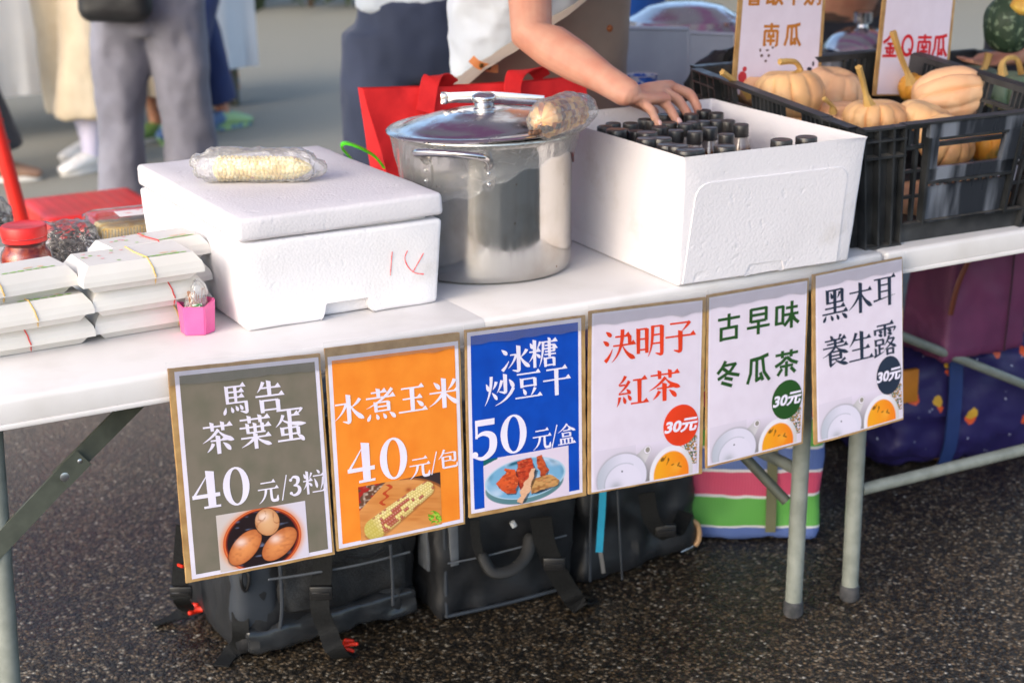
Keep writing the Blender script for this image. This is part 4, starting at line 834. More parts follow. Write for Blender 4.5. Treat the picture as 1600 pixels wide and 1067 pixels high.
# ------------------------------------------------------------------ corn cobs in plastic
def kernel_mat(name, cols):
    m = bpy.data.materials.new(name); m.use_nodes = True; t = m.node_tree; b = P_(m); L = t.links.new
    a = node(t, 'ShaderNodeAttribute', attribute_name='kern'); r = node(t, 'ShaderNodeValToRGB'); L(a.outputs['Fac'], r.inputs[0]); cr = r.color_ramp; cr.interpolation = 'CONSTANT'
    cr.elements[0].position = 0; cr.elements[0].color = cols[0][1]; cr.elements[1].position = cols[-1][0]; cr.elements[1].color = cols[-1][1]
    for p, c in cols[1:-1]:
        e = cr.elements.new(p); e.color = c
    L(r.outputs[0], b.inputs['Base Color']); b.inputs['Roughness'].default_value = .35; b.inputs['Subsurface Weight'].default_value = .15; b.inputs['Subsurface Radius'].default_value = (.006, .003, .001); return m
def cob(p0, p1, r, rows=14, along=26, seed=1, bend=.0):
    p0, p1 = Vector(p0), Vector(p1); ax = (p1-p0); Ln = ax.length; ax.normalize(); up = Vector((0, 0, 1)); X = ax.cross(up).normalized(); Y = X.cross(ax)
    b = new(); kl = b.verts.layers.float.new('kern'); na, nl = rows*5, along*4; rings = []; rs = random.Random(seed)
    hh = {(i, j): rs.random() for i in range(rows) for j in range(-1, along+2)}
    for j in range(nl+1):
        t = j/nl; ring = []; env = min(1, (t/.07)**.5 if t < .07 else 1, ((1-t)/.18)**.55 if t > .82 else 1)*(1-.16*t)
        for i in range(na):
            q = i/5; row = int(q) % rows; fr = q-int(q); kj = t*along+(.5 if row % 2 else 0); jf = kj-int(kj)
            bump = (math.sin(math.pi*min(1, max(0, fr)))*math.sin(math.pi*jf))**.5 if 0 < fr < 1 and 0 < jf < 1 else 0
            rr = r*max(env, .05)*(.88+.14*bump)*(1+.03*noise.noise(Vector((i*.2, t*9, seed)))); th = 2*math.pi*i/na
            v = b.verts.new(p0+ax*Ln*t+X*rr*math.cos(th)+Y*rr*math.sin(th)+Vector((0, 0, bend*math.sin(math.pi*t)))); v[kl] = hh[(row, min(along, int(kj)))]*.7+.3*(noise.noise(Vector((row*.5, t*8, seed)))*.5+.5); ring.append(v)
        rings.append(ring)
    for j in range(nl):
        for i in range(na): b.faces.new((rings[j][i], rings[j][(i+1) % na], rings[j+1][(i+1) % na], rings[j+1][i]))
    b.faces.new(rings[0][::-1]); b.faces.new(rings[-1]); return b
def bag_skin(pts, rad, amp, seed, tail=None, seg=40, flat=None):
    b = new(); sp = spline(pts, 8); tube(b, sp, lerpr(rad, 8), seg, round_cap=True)
    rumple(b, amp, 55, seed, ridged=True); rumple(b, amp*.8, 24, seed+3)
    if flat is not None:
        for v in b.verts: v.co.z = max(v.co.z, flat)
    return b
LIDT = TZ+B1h+.001
c0, c1 = fz(322, 262, LIDT+.024), fz(488, 262, LIDT+.022); c0.z = c1.z = LIDT+.022
cb = thing('corn_cob', 'pale corn cob in a clear plastic bag on the closed foam box', 'corn', (c0+c1)/2-Vector((0, 0, .022)))
b = cob(c0+(c1-c0)*.06, c1, .0225, rows=13, along=24, seed=4); obj('cob', b, kernel_mat('pale_kernels', [(0, S(244, 222, 146)), (.3, S(250, 236, 178)), (.6, S(240, 212, 128)), (.84, S(200, 150, 130)), (.92, S(96, 34, 56))]), cb, cb.location)
dv = (c1-c0); b = bag_skin([c0-dv*.07+Vector((0, 0, .013)), c0+dv*.05+Vector((0, 0, .006)), c0+dv*.5+Vector((0, 0, .006)), c0+dv*.9+Vector((0, 0, .003)), c1+dv*.04], [(.020, .012), (.030, .029), (.031, .030), (.029, .028), (.018, .016)], .0042, 2, flat=LIDT+.0005)
obj('plastic_bag', b, film('corn_bag', haze=.20, bs=55, strength=1., base=.07, dist=.010), cb, cb.location)
d0, d1 = fz(846, 190, 1.024), fz(920, 168, 1.024); d1 = d0+(d1-d0)*.80
rc = thing('corn_cob', 'roasted brown corn piece wrapped in clear film on the pot lid', 'corn', fz(880, 195, 1.0)+Vector((0, 0, .0)))
b = cob(d0, d1+(d1-d0)*.1, .0300, rows=12, along=12, seed=9); obj('cob', b, kernel_mat('roasted_kernels', [(0, S(222, 160, 84)), (.25, S(238, 186, 108)), (.5, S(196, 124, 58)), (.72, S(150, 86, 40)), (.88, S(54, 32, 24))]), rc, rc.location)
dv = d1-d0; b = bag_skin([d0+dv*.02, d0+dv*.2, d0+dv*.7, d1+dv*.12], [(.027, .027), (.034, .034), (.036, .036), (.024, .024)], .0034, 7)
obj('film_wrap', b, film('corn_film', haze=.14, bs=60, strength=1., base=.06, dist=.008), rc, rc.location)
bm = new(); 
for k in range(14):
    q = d0-dv*.10+Vector((random.uniform(-.014, .026), random.uniform(-.012, .012), -.014+random.uniform(-.003, .004))); ball(bm, q, (random.uniform(.005, .009), random.uniform(.004, .007), random.uniform(.004, .006)), 8)
bm = remesh(bm, .0016, 1); obj('charred_husk', bm, M('char', S(46, 30, 24), .5, col2=S(120, 84, 60), vs=120), rc, rc.location)

# ------------------------------------------------------------------ paper lunch boxes
CART = M('carton', (.72, .70, .665), .5, col2=(.68, .655, .61), vs=14)
PGREEN = M('print_green', S(168, 208, 92), .5, col2=S(120, 180, 70), vs=200); PPINK = M('print_pink', S(240, 196, 196), .5, col2=S(226, 150, 150), vs=300); PBLUE = M('print_blue', S(120, 178, 214), .5); PORANGE = M('print_peach', S(246, 212, 178), .5)
BANDY = M('band_yellow', S(234, 196, 120), .5); BANDR = M('band_red', S(222, 84, 78), .5)
def lunch_box(label, front_left, front_right, depth, z0, h=.0435, band=None, bandx=.5, prints=True, lean=0.):
    """front_left / front_right: flange corners of the front side on the stall"""
    a, b_ = Vector(front_left), Vector(front_right); L_ = (b_-a).length; X = (b_-a).normalized(); rz = math.atan2(X.y, X.x)
    t = thing('lunch_box', label, 'lunch box', (a.x, a.y, z0), rz, group='paper lunch boxes stacked on the table')
    def shell(z, i, lip=0): return [(i, i*.8, z), (L_-i, i*.8, z), (L_-i, depth-i*.8, z), (i, depth-i*.8, z)]
    hb = h*.42
    bm = new(); r = [[bm.verts.new(p) for p in shell(z, i)] for z, i in ((0, .017), (hb, .001), (hb, .006))]
    for k in range(2):
        for i in range(4): bm.faces.new((r[k][i], r[k][(i+1) % 4], r[k+1][(i+1) % 4], r[k+1][i]))
    bm.faces.new(r[0][::-1]); bmesh.ops.bevel(bm, geom=[e for e in bm.edges if len(e.link_faces) == 2 and e.calc_face_angle(0) > .5], offset=.0015, segments=2, affect='EDGES'); obj('tray', bm, CART, t, smooth=False)
    bm = new(); r = [[bm.verts.new(p) for p in shell(z, i)] for z, i in ((hb-.006, -.0022), (hb+.0015, -.0022), (hb+.011, .0005), (h, .011))]
    for k in range(3):
        for i in range(4): bm.faces.new((r[k][i], r[k][(i+1) % 4], r[k+1][(i+1) % 4], r[k+1][i]))
    bm.faces.new(r[-1]); bmesh.ops.bevel(bm, geom=[e for e in bm.edges if len(e.link_faces) == 2 and e.calc_face_angle(0) > .3], offset=.0014, segments=2, affect='EDGES'); lidm = obj('lid', bm, CART, t, smooth=False)
    if prints:
        bm = new(); rs = random.Random(int(a.x*1e4)); mats = [PGREEN, PPINK, PBLUE, PORANGE]
        def blob(x, y, z, rx, ry, mi, slope=False):
            n = 9; vs = []
            for k in range(n):
                rr = rs.uniform(.75, 1.15); px, py = rx*rr*math.cos(2*math.pi*k/n), ry*rr*math.sin(2*math.pi*k/n)
                vs.append(bm.verts.new((x+px, y+py, z) if not slope else (x+px, y+py*.75, z+py*.72)))
            f = bm.faces.new(vs); f.material_index = mi
        T = h+.0006
        for k in range(7): blob(L_*.55+k*L_*.052, .0100+.004, T, .006, .0026+.0006*(k % 3), 0)
        blob(L_*.33, .020, T, .0035, .002, 0); blob(L_*.72, .026, T, .008, .004, 3); blob(L_*.80, .024, T, .006, .004, 3)
        for k in range(9): blob(L_*.25+rs.uniform(-.03, .05), .055+rs.uniform(-.02, .03), T, .0035, .003, 1 if k % 3 else 0)
        for k in range(7): blob(L_*.62+k*.0058, .0037, hb+.0155, .0020, .0017, 2, True)
        obj('lid_print', bm, mats, lidm, smooth=False)
    if band:
        bm = new(); x = L_*bandx; s = (-.004, -.0015); pr = [(x+.006, .016, -.0005), (x+.002, -.0032, hb-.002), (x, -.0026, hb+.004), (x-.001, -.0008, hb+.011), (x-.006, .0095, h+.0012), (x-.012, depth/2, h+.0012), (x-.012, depth-.013, h+.0012), (x-.012, depth+.003, hb), (x-.01, depth-.016, -.0005)]
        tube(bm, pr, .0011, 6); obj('rubber_band', bm, band, t)
    return t
bz = [TZ+.0005, TZ+.0443, TZ+.0881]
def at_y(u, v, z): return fz(u, v, z)
fl = [(fz(-90, 557, bz[0]+.0183), fz(147, 519, bz[0]+.0183)), (fz(-95, 522, bz[1]+.0183), fz(145, 483, bz[1]+.0183)), (fz(-120, 480, bz[2]+.0183), fz(121, 439, bz[2]+.0183))]
nm = ['bottom', 'middle', 'top']
for k in range(3):
    lunch_box('white paper lunch box, %s of the front left stack, %s' % (nm[k], ['red band', 'yellow band, green print', 'pale band over flower print'][k]), fl[k][0], fl[k][1], .088, bz[k], band=[BANDR, BANDY, BANDY][k], bandx=[.56, .62, .50][k])
fr_ = [(fz(150, 517, bz[0]+.0183), fz(326, 488, bz[0]+.0183)), (fz(146, 482, bz[1]+.0183), fz(322, 454, bz[1]+.0183)), (fz(132, 445, bz[2]+.0183), fz(317, 418, bz[2]+.0183))]
for k in range(3):
    lunch_box('white paper lunch box, %s of the stack against the closed foam box, %s' % (nm[k], ['orange band', 'red band', 'flower print'][k]), fr_[k][0], fr_[k][1], .108, bz[k], band=[BANDY, BANDR, BANDY][k], bandx=[.72, .70, .58][k], prints=k > 0)
q0, q1 = fz(180, 422, bz[2]+.018), fz(300, 402, bz[2]+.018)
for k in range(3):
    dq = (q1-q0).normalized()
    lunch_box(['white paper lunch box at the very bottom of the rear stack, nearly hidden', 'white paper lunch box in the middle of the rear stack, nearly hidden', 'white paper lunch box on the rear stack behind the printed box'][k], q0+Vector((0, .030, 0)), q0+dq*.17+Vector((0, .030, 0)), .085, bz[k]-.0004*(k > 0), band=BANDR if k == 2 else None, bandx=.55)

# ------------------------------------------------------------------ pink toothpick holder
pk = fz(317, 524, TZ); pk += Vector((.0, .022, 0))
ph = thing('toothpick_holder', 'pink plastic holder of bagged toothpicks beside the foam box', 'holder', pk)
bm = new(); prof = [(-.0265, -.012), (.004, -.026), (.027, -.012), (.027, .018), (-.001, .026), (-.0265, .016)]
tops = [.047, .046, .054, .050, .046, .051]
o0 = [bm.verts.new((x*.9, y*.9, 0)) for x, y in prof]; o1 = [bm.verts.new((x, y, z)) for (x, y), z in zip(prof, tops)]; i1 = [bm.verts.new((x*.92, y*.92, z-.0002)) for (x, y), z in zip(prof, tops)]; i0 = [bm.verts.new((x*.84, y*.84, .004)) for x, y in prof]; n = 6
for A_, B_ in ((o0, o1), (o1, i1), (i1, i0)):
    for i in range(n): bm.faces.new((A_[i], A_[(i+1) % n], B_[(i+1) % n], B_[i]))
bm.faces.new(o0[::-1]); bm.faces.new(i0); bmesh.ops.bevel(bm, geom=[e for e in bm.edges if e.calc_length() > .008], offset=.0013, segments=2, affect='EDGES')
obj('cup', bm, M('pink_plastic', S(238, 108, 166), .38, col2=S(230, 94, 154), vs=20, sss=.2), ph)
bm = new(); 
for k in range(14):
    x, y = random.uniform(-.009, .009), random.uniform(-.008, .008); tube(bm, [(x, y, .01), (x*1.5+random.uniform(-.003, .003), y*1.4, .064+random.uniform(-.006, .006))], [.0011, .0008], 6)
tk = obj('toothpicks', bm, M('birch', S(206, 150, 104), .7, col2=S(150, 84, 50), vs=60), ph); tk['kind'] = 'stuff'
b = bag_skin([Vector((-.002, 0, .012)), Vector((-.002, 0, .035)), Vector((0, 0, .056)), Vector((.004, .002, .075))], [(.013, .012), (.017, .016), (.016, .014), (.010, .007)], .0030, 5, seg=32)
obj('plastic_bag', b, film('pick_bag', haze=.2, bs=70, strength=1.), ph)
bm = new(); bmesh.ops.create_grid(bm, x_segments=4, y_segments=3, size=1)
for v in bm.verts: v.co = (v.co.x*.008-.004, -.0185+.0015*abs(v.co.x), .046+v.co.y*.0045)
obj('paper_label', bm, M('green_label', S(60, 140, 70), .5, col2=S(220, 232, 220), vs=260, vlo=.45, vhi=.55), ph)

# ------------------------------------------------------------------ chilli jar, seaweed bag, pickle tray
jc = fz(37, 358, .846); jc.z = TZ
jr = thing('chilli_jar', 'glass jar of red chilli sauce with a red screw cap', 'jar', jc)
bm = new(); lathe(bm, [(0, .001), (.040, .001), (.043, .005), (.044, .02), (.044, .055), (.042, .066), (.0365, .074), (.034, .076), (.034, .083)], 40); obj('glass', bm, film('jar_glass', haze=.0, bs=12, strength=.2, rough=.04, base=.03), jr)
bm = new(); lathe(bm, [(0, .004), (.041, .004), (.0415, .02), (.0415, .055), (.040, .064), (.035, .072), (.0325, .079), (0, .080)], 36); rumple(bm, .0006, 160); obj('sauce', bm, M('chilli', S(128, 22, 10), .35, col2=S(170, 66, 24), vs=95, vlo=.4, vhi=.62, coat=.2), jr)
bm = new(); lathe(bm, [(.0345, .086), (.0375, .086), (.0378, .0925), (.0365, .0932)], 40); lathe(bm, [(.0362, .0940), (.0385, .0945), (.0385, .110), (.037, .1128), (.033, .1138), (.031, .1130), (0, .1128)], 90)
for v in bm.verts:
    if .094 < v.co.z < .111:
        a = math.atan2(v.co.y, v.co.x); k = 1+.008*math.cos(a*45); v.co.x *= k; v.co.y *= k
obj('cap', bm, M('red_cap', S(222, 44, 40), .38, col2=S(204, 36, 34), vs=30), jr)
sw = fz(100, 380, TZ+.03); sb = thing('herb_bag', 'clear plastic bag of dark dried herbs lying behind the red capped jar', 'plastic bag', (sw.x, sw.y, TZ))
bm = new(); rs = random.Random(3)
for k in range(170):
    p = Vector((rs.gauss(0, .026), rs.gauss(0, .022), abs(rs.gauss(.024, .014)))); d = Vector((rs.uniform(-1, 1), rs.uniform(-1, 1), rs.uniform(-.5, .5))).normalized()*rs.uniform(.008, .02); p.x = max(-.048, min(.048, p.x)); p.y = max(-.04, min(.04, p.y)); p.z = min(p.z, .055)
    tube(bm, [p-d, p+Vector((0, 0, .003)), p+d], rs.uniform(.0012, .0026), 5)
for v in bm.verts: v.co.z = max(v.co.z, .003)
hb_ = obj('dried_herbs', bm, M('dried_herb', (.04, .034, .032), .6, col2=(.20, .18, .165), vs=90), sb); hb_['kind'] = 'stuff'
bm = soft_box(-.060, -.050, 0.001, .060, .050, .066, .028, 18); rumple(bm, .007, 30, 4, True); rumple(bm, .004, 60, 5)
for v in bm.verts: v.co.z = max(.0012, v.co.z)
obj('bag_film', bm, film('herb_bag_film', haze=.04, bs=80, strength=1., base=.06, dist=.010), sb)
# second herb bag further left
dup(sb, (fz(-2, 362, TZ).x-.03, fz(-2, 362, TZ).y+.02, TZ), 1.9, 'clear plastic bag of dark herbs at the left edge, left of the jar')
ty = fz(150, 357, .797); tx = fz(262, 345, .797)
tr = thing('pickle_tray', 'clear ribbed plastic tray of yellow pickles beside the closed foam box', 'plastic tray', (ty.x, ty.y, TZ), math.atan2(tx.y-ty.y, tx.x-ty.x))
bm = new(); L_, D_, H_ = .17, .13, .056
def rr_ring(L, D, r, z, n=6, rib=0):
    out = []
    for cx, cy, a0 in ((L-r, D-r, 0), (r, D-r, 90), (r, r, 180), (L-r, r, 270)):
        for k in range(n+1): out.append((cx+r*math.cos(R(a0+90*k/n)), cy+r*math.sin(R(a0+90*k/n)), z))
    return out
def ring_loft(bm, rings):
    R_ = [[bm.verts.new(p) for p in r] for r in rings]; n = len(R_[0])
    for k in range(len(R_)-1):
        for i in range(n): bm.faces.new((R_[k][i], R_[k][(i+1) % n], R_[k+1][(i+1) % n], R_[k+1][i]))
    return R_
rg = [[(x*.84+L_*.08, y*.84+D_*.08, .001) for x, y, z in rr_ring(L_, D_, .025, 0)], [(x*.92+L_*.04, y*.92+D_*.04, .03) for x, y, z in rr_ring(L_, D_, .025, 0)], rr_ring(L_, D_, .025, H_)]
ring_loft(bm, rg); 
ring_loft(bm, [[(x*1.05-L_*.025, y*1.05-D_*.025, z) for x, y, z in rr_ring(L_, D_, .025, zz)] for zz in (H_-.001, H_+.004)]); obj('tray_shell', bm, film('tray_plastic', haze=.03, bs=14, strength=.3, rough=.08, base=.07), tr)
bm = new()
for side in range(26):
    t = side/25; p = Vector((.012+t*(L_-.024), .006, .006)); tube(bm, [p+Vector((0, .006, 0)), p+Vector((0, -.003, H_-.012))], .0012, 5)
for side in range(20):
    t = side/19; p = Vector((.008, .012+t*(D_-.024), .006)); tube(bm, [p+Vector((.006, 0, 0)), p+Vector((-.005, 0, H_-.012))], .0012, 5)
rb = obj('ribs', bm, film('tray_ribs', haze=.12, bs=14, strength=.2, rough=.1, base=.2), tr)
bm = soft_box(.016, .014, .003, L_-.016, D_-.014, .049, .012, 12); rumple(bm, .005, 55, 2); obj('pickles', bm, M('pickle', S(240, 198, 96), .35, col2=S(240, 220, 160), vs=60, coat=.4), tr)
bm = new(); rg = [[(x*1.03-L_*.015, y*1.03-D_*.015, z) for x, y, z in rr_ring(L_, D_, .025, H_+.004)], [(x*.94+L_*.03, y*.94+D_*.03, z) for x, y, z in rr_ring(L_, D_, .025, H_+.009)], [(x*.88+L_*.06, y*.88+D_*.06, z) for x, y, z in rr_ring(L_, D_, .025, H_+.005)]]
R_ = ring_loft(bm, rg); bm.faces.new(R_[-1]); ld = obj('tray_lid', bm, film('tray_lid_plastic', haze=.04, bs=25, strength=.4, rough=.08, base=.07), tr)
bm = new(); box(bm, .055, .05, H_+.0062, .125, .10, H_+.0066); obj('paper_label', bm, M('tray_label', S(238, 232, 230), .5, col2=S(226, 120, 110), vs=60, vlo=.6, vhi=.66), ld, smooth=False)
# ------------------------------------------------------------------ red tote bag and green handle behind the pot
RED = M('red_nonwoven', S(224, 38, 40), .75, col2=S(208, 28, 32), vs=30, bump=.25, bs=600, bd=.0006)
rt = thing('tote_bag', 'red fabric tote bag standing behind the steel pot', 'bag', (.28, .78, TZ))
bm = new(); L0, L1 = fy(563, 138, .78), fy(911, 120, .78); n = 26
def bagpt(t, s, side):
    """t along the width, s from the top down"""
    x0 = L0.x+.05*s; x1 = L1.x-.02*s; x = x0+(x1-x0)*t; z = (L0.z+(L1.z-L0.z)*t)*(1-s)+(TZ+.003)*s; z -= .004*math.sin(math.pi*t)*(1-s)
    y = .78+side*(.012+.045*s)+.010*noise.noise(Vector((t*5, s*3, side)))+.006*noise.noise(Vector((t*14, s*5, side))); return Vector((x, y, z))
F = [[bm.verts.new(bagpt(i/n, k/12, -1)) for i in range(n+1)] for k in range(13)]; Bk = [[bm.verts.new(bagpt(i/n, k/12, 1)) for i in range(n+1)] for k in range(13)]
for k in range(12):
    for i in range(n):
        bm.faces.new((F[k][i], F[k+1][i], F[k+1][i+1], F[k][i+1])); bm.faces.new((Bk[k][i], Bk[k][i+1], Bk[k+1][i+1], Bk[k+1][i]))
    bm.faces.new((F[k][0], Bk[k][0], Bk[k+1][0], F[k+1][0])); bm.faces.new((F[k][n], F[k+1][n], Bk[k+1][n], Bk[k][n]))
for i in range(n): bm.faces.new((F[12][i], Bk[12][i], Bk[12][i+1], F[12][i+1]))
obj('bag_body', bm, RED, rt, rt.location)
for (ua, va, ub, vb, um, vm, y0) in ((655, 230, 672, 122, 690, 124, .755), (822, 200, 800, 118, 852, 118, .80)):
    bm = new()
    if ua < 700: pts = [fy(664, 176, .735), fy(668, 150, .750), fy(674, 124, .762), fy(690, 122, .775), fy(705, 133, .79)]
    else: pts = [fy(800, 165, .735), fy(802, 126, .752), fy(812, 113, .765), fy(838, 110, .785), fy(848, 122, .80)]
    ribbon(bm, pts, .036, .0025, (1, -.1, .05), n=6); obj('bag_handle', bm, RED, rt, rt.location)
bm = new(); ribbon(bm, [fy(600, 262, .72), fy(585, 244, .72), fy(560, 230, .72), fy(540, 224, .73), fy(534, 230, .74), fy(545, 244, .75), fy(560, 262, .76)], .012, .004, (.3, .9, .1), n=6)
gs = obj('green_strap', bm, M('green_webbing', S(92, 222, 28), .5, col2=S(70, 196, 20), vs=200)); tag(gs, 'bright green strap loop sticking up between the foam box and the red tote', 'strap')

# ------------------------------------------------------------------ bags on the ground under the table
NYL = M('black_nylon', (.011, .012, .014), .5, col2=(.019, .020, .023), vs=14, bump=.35, bs=900, bd=.0008, coat=.06)
NYG = M('grey_nylon', (.045, .053, .066), .46, col2=(.032, .038, .048), vs=12, bump=.3, bs=700, bd=.0008)
MESH = M('black_mesh', (.012, .012, .013), .55, col2=(.032, .034, .037), vs=420, vlo=.4, vhi=.6, bump=.5, bs=500, bd=.001)
WEB = M('black_webbing', (.0085, .009, .0095), .8, spec=.2, col2=(.014, .015, .016), vs=300, bump=.35, bs=420, bd=.0008)
GREYP = M('grey_panel', (.14, .155, .175), .5, col2=(.12, .13, .15), vs=60)
ORI = M('orange_red', S(236, 52, 30), .45)
def at_ground(u, v): return fz(u, v, 0)
# big backpack
A0, A1 = at_ground(395, 1030), at_ground(655, 962); ang = math.atan2(A1.y-A0.y, A1.x-A0.x); Wd = (A1-A0).length
bp = thing('backpack', 'large black and grey cooler backpack under the grey and orange signs', 'backpack', (A0.x, A0.y, 0), ang)
bm = soft_box(-.02, .0, .004, Wd, .30, .43, .035, 22, taper=.06, bulge=.05); rumple(bm, .014, 6, 2); rumple(bm, .013, 9, 3, True, (1, 1, .6)); rumple(bm, .004, 30, 5, True)
for v in bm.verts: v.co.z = max(.003, v.co.z)
obj('bag_body', bm, NYL, bp)
bm = soft_box(.060, -.022, .075, Wd-.035, .03, .33, .02, 16, bulge=.03); rumple(bm, .008, 12, 6, True); rumple(bm, .003, 30, 7, True); obj('mesh_pocket', bm, MESH, bp)
bm = soft_box(-.028, -.010, .055, .058, .10, .40, .022, 14); rumple(bm, .004, 20, 8); sp_ = obj('side_panel', bm, NYG, bp)
bm = new(); box(bm, .006, -.0175, .19, .040, -.0125, .245, .002); rumple(bm, .0006, 60); obj('grey_patch', bm, GREYP, sp_)
bm = soft_box(-.012, -.016, .012, Wd-.01, .05, .07, .016, 16); rumple(bm, .008, 14, 5, True); rumple(bm, .003, 30, 5); obj('lower_band', bm, M('coated_nylon', (.02, .022, .025), .25, col2=(.035, .037, .04), vs=18, bump=.3, bs=90, coat=.3), bp)
bm = new(); tube(bm, spline([(.052, -.026, .42), (.054, -.027, .30), (.055, -.026, .12), (.05, -.02, .06)], 6), .004, 8); obj('piping', bm, NYG, bp)
bm = soft_box(.14, -.034, .265, .24, .0, .325, .015, 10); obj('handle_pad', bm, WEB, bp)
def strap(parent, pts, wd, side, mat=WEB, name='strap', th=.0028):
    bm = new(); ribbon(bm, pts, wd, th, side, n=7); return obj(name, bm, mat, parent, parent.matrix_basis @ Vector((0, 0, 0)) if 0 else None)
def strapw(parent, pts, wd, side, mat=WEB, name='strap', th=.0028):
    """world points -> the local frame of its bag"""
    inv = (Matrix.Translation(parent.location) @ Matrix.Rotation(parent.rotation_euler.z, 4, 'Z')).inverted(); bm = new(); ribbon(bm, pts, wd, th, side, n=7); bmesh.ops.transform(bm, matrix=inv, verts=bm.verts); return obj(name, bm, mat, parent)
strapw(bp, [fy(505, 862, .40), fy(503, 905, .405), fy(500, 950, .40), fy(512, 985, .40), fz(522, 1012, .035), fz(536, 1026, .006), fz(548, 1020, .004)], .036, (.85, -.5, .1))
strapw(bp, [fy(288, 820, .64), fy(284, 870, .63), fy(281, 915, .62), fy(284, 938, .61), fz(290, 950, .03), fz(275, 962, .012), fz(240, 975, .004)], .032, [(.88, -.45, 0)]*4+[(.6, -.6, .2)]*3)
strapw(bp, [fy(375, 955, .47), fy(376, 985, .46), fz(374, 1005, .03), fz(360, 1020, .008), fz(345, 1040, .004)], .032, (.8, -.55, 0))
strapw(bp, [fy(278, 882, .628), fy(284, 884, .616), fy(291, 885, .622)], .005, (0, 0, 1), ORI, 'red_tie')
def clip(parent, p, s=.012):
    inv = (Matrix.Translation(parent.location) @ Matrix.Rotation(parent.rotation_euler.z, 4, 'Z')).inverted(); bm = new(); rs = random.Random(int(p.x*1000))
    for k in range(5): tube(bm, [p+Vector((rs.uniform(-1, 1), rs.uniform(-1, 1), rs.uniform(0, .8)))*s, p+Vector((rs.uniform(-1, 1), rs.uniform(-1, 1), rs.uniform(0, .8)))*s], s*.25, 8, round_cap=True)
    bm = remesh(bm, .0016, 1); bmesh.ops.transform(bm, matrix=inv, verts=bm.verts); return obj('red_clip', bm, ORI, parent)
clip(bp, fz(302, 957, .012), .022); clip(bp, fz(546, 1013, .012), .016)
bm = new(); bmq = fz(352, 940, .03); 
tube(bm, spline([(-.012, -.012, .20), (-.020, -.02, .175), (-.012, -.016, .15), (-.004, -.02, .175), (-.010, -.012, .20)], 5), .0035, 8); obj('buckle', bm, M('buckle_plastic', (.015, .015, .016), .3), bp)
def local(parent): return (Matrix.Translation(parent.location) @ Matrix.Rotation(parent.rotation_euler.z, 4, 'Z')).inverted()
BUCK = M('black_buckle', (.012, .012, .013), .28, coat=.3)
def slider(parent, p, s_=(.021, .006, .013), rz=-.5):
    bm = new(); box(bm, -s_[0], -s_[1], -s_[2], s_[0], s_[1], s_[2], .002, 2); box(bm, -s_[0]*.8, -s_[1]*1.5, -s_[2]*.25, s_[0]*.8, s_[1]*.4, s_[2]*.25, .001, 1)
    bmesh.ops.transform(bm, matrix=local(parent) @ Matrix.Translation(p) @ Matrix.Rotation(rz, 4, 'Z'), verts=bm.verts); return obj('strap_slider', bm, BUCK, parent)
def seam(parent, pts, r=.0016, mat=None, name='seam'):
    bm = new(); inv_ = local(parent); tube(bm, [inv_ @ q for q in spline(pts, 7)], r, 6); return obj(name, bm, mat or NYG, parent)
slider(bp, fy(502, 925, .398)); slider(bp, fy(283, 925, .612))
seam(bp, [fy(420, 905, .402), fy(470, 898, .405), fy(560, 882, .405), fy(640, 862, .415)], .0022, GREYP, 'zip')
seam(bp, [fy(610, 850, .405), fy(613, 900, .402), fy(614, 945, .40)], .003)
seam(bp, [fy(540, 868, .398), fy(575, 870, .396), fy(600, 858, .400)], .0025, BUCK, 'zip_pull')
# middle cooler bag
A0, A1 = at_ground(690, 973), at_ground(893, 922); ang = math.atan2(A1.y-A0.y, A1.x-A0.x); Wd = (A1-A0).length
cb2 = thing('cooler_bag', 'square black cooler bag with a padded handle under the blue sign', 'bag', (A0.x, A0.y, 0), ang)
bm = soft_box(0, 0, .003, Wd, .24, .36, .016, 22, bulge=.03); rumple(bm, .009, 7, 12); rumple(bm, .010, 9, 3, True, (1, 1, .6)); rumple(bm, .003, 30, 5, True)
for v in bm.verts: v.co.z = max(.003, v.co.z)
obj('bag_body', bm, NYL, cb2)
bm = new(); tube(bm, spline([(.012, .002, .36), (.010, -.002, .2), (.010, -.002, .012)], 6), .004, 8); tube(bm, spline([(.010, -.002, .012), (.15, -.004, .010), (Wd-.01, 0, .010)], 6), .004, 8); obj('piping', bm, NYG, cb2)
bm = new(); box(bm, -.012, .03, .10, .004, .075, .33, .002); box(bm, .018, -.012, .12, .036, .004, .345, .002); obj('reflective_strip', bm, GREYP, cb2)
strapw(cb2, [fy(845, 808, .36), fy(852, 850, .365), fy(872, 895, .37), fy(893, 930, .38), fz(905, 945, .012), fz(918, 940, .004)], .042, (.85, -.5, .2))
strapw(cb2, [fy(742, 812, .395), fy(745, 850, .39), fy(760, 888, .385), fy(772, 895, .38)], .018, (.85, -.5, .0))
inv = (Matrix.Translation(cb2.location) @ Matrix.Rotation(cb2.rotation_euler.z, 4, 'Z')).inverted(); bm = new()
tube(bm, spline([inv @ q for q in (fy(755, 870, .385), fy(770, 893, .37), fy(800, 890, .365), fy(822, 868, .375), fy(828, 840, .39))], 6), [(.013, .010)]*25, 10, round_cap=True); obj('handle_grip', bm, M('grip', (.03, .031, .033), .7), cb2)
slider(cb2, fy(866, 880, .362)); seam(cb2, [fy(700, 880, .400), fy(760, 868, .395), fy(830, 850, .392), fy(885, 836, .395)], .0018, GREYP, 'zip'); seam(cb2, [fy(800, 815, .383), fy(804, 822, .381)], .006, M('white_tag', (.55, .58, .62), .5), 'tag')
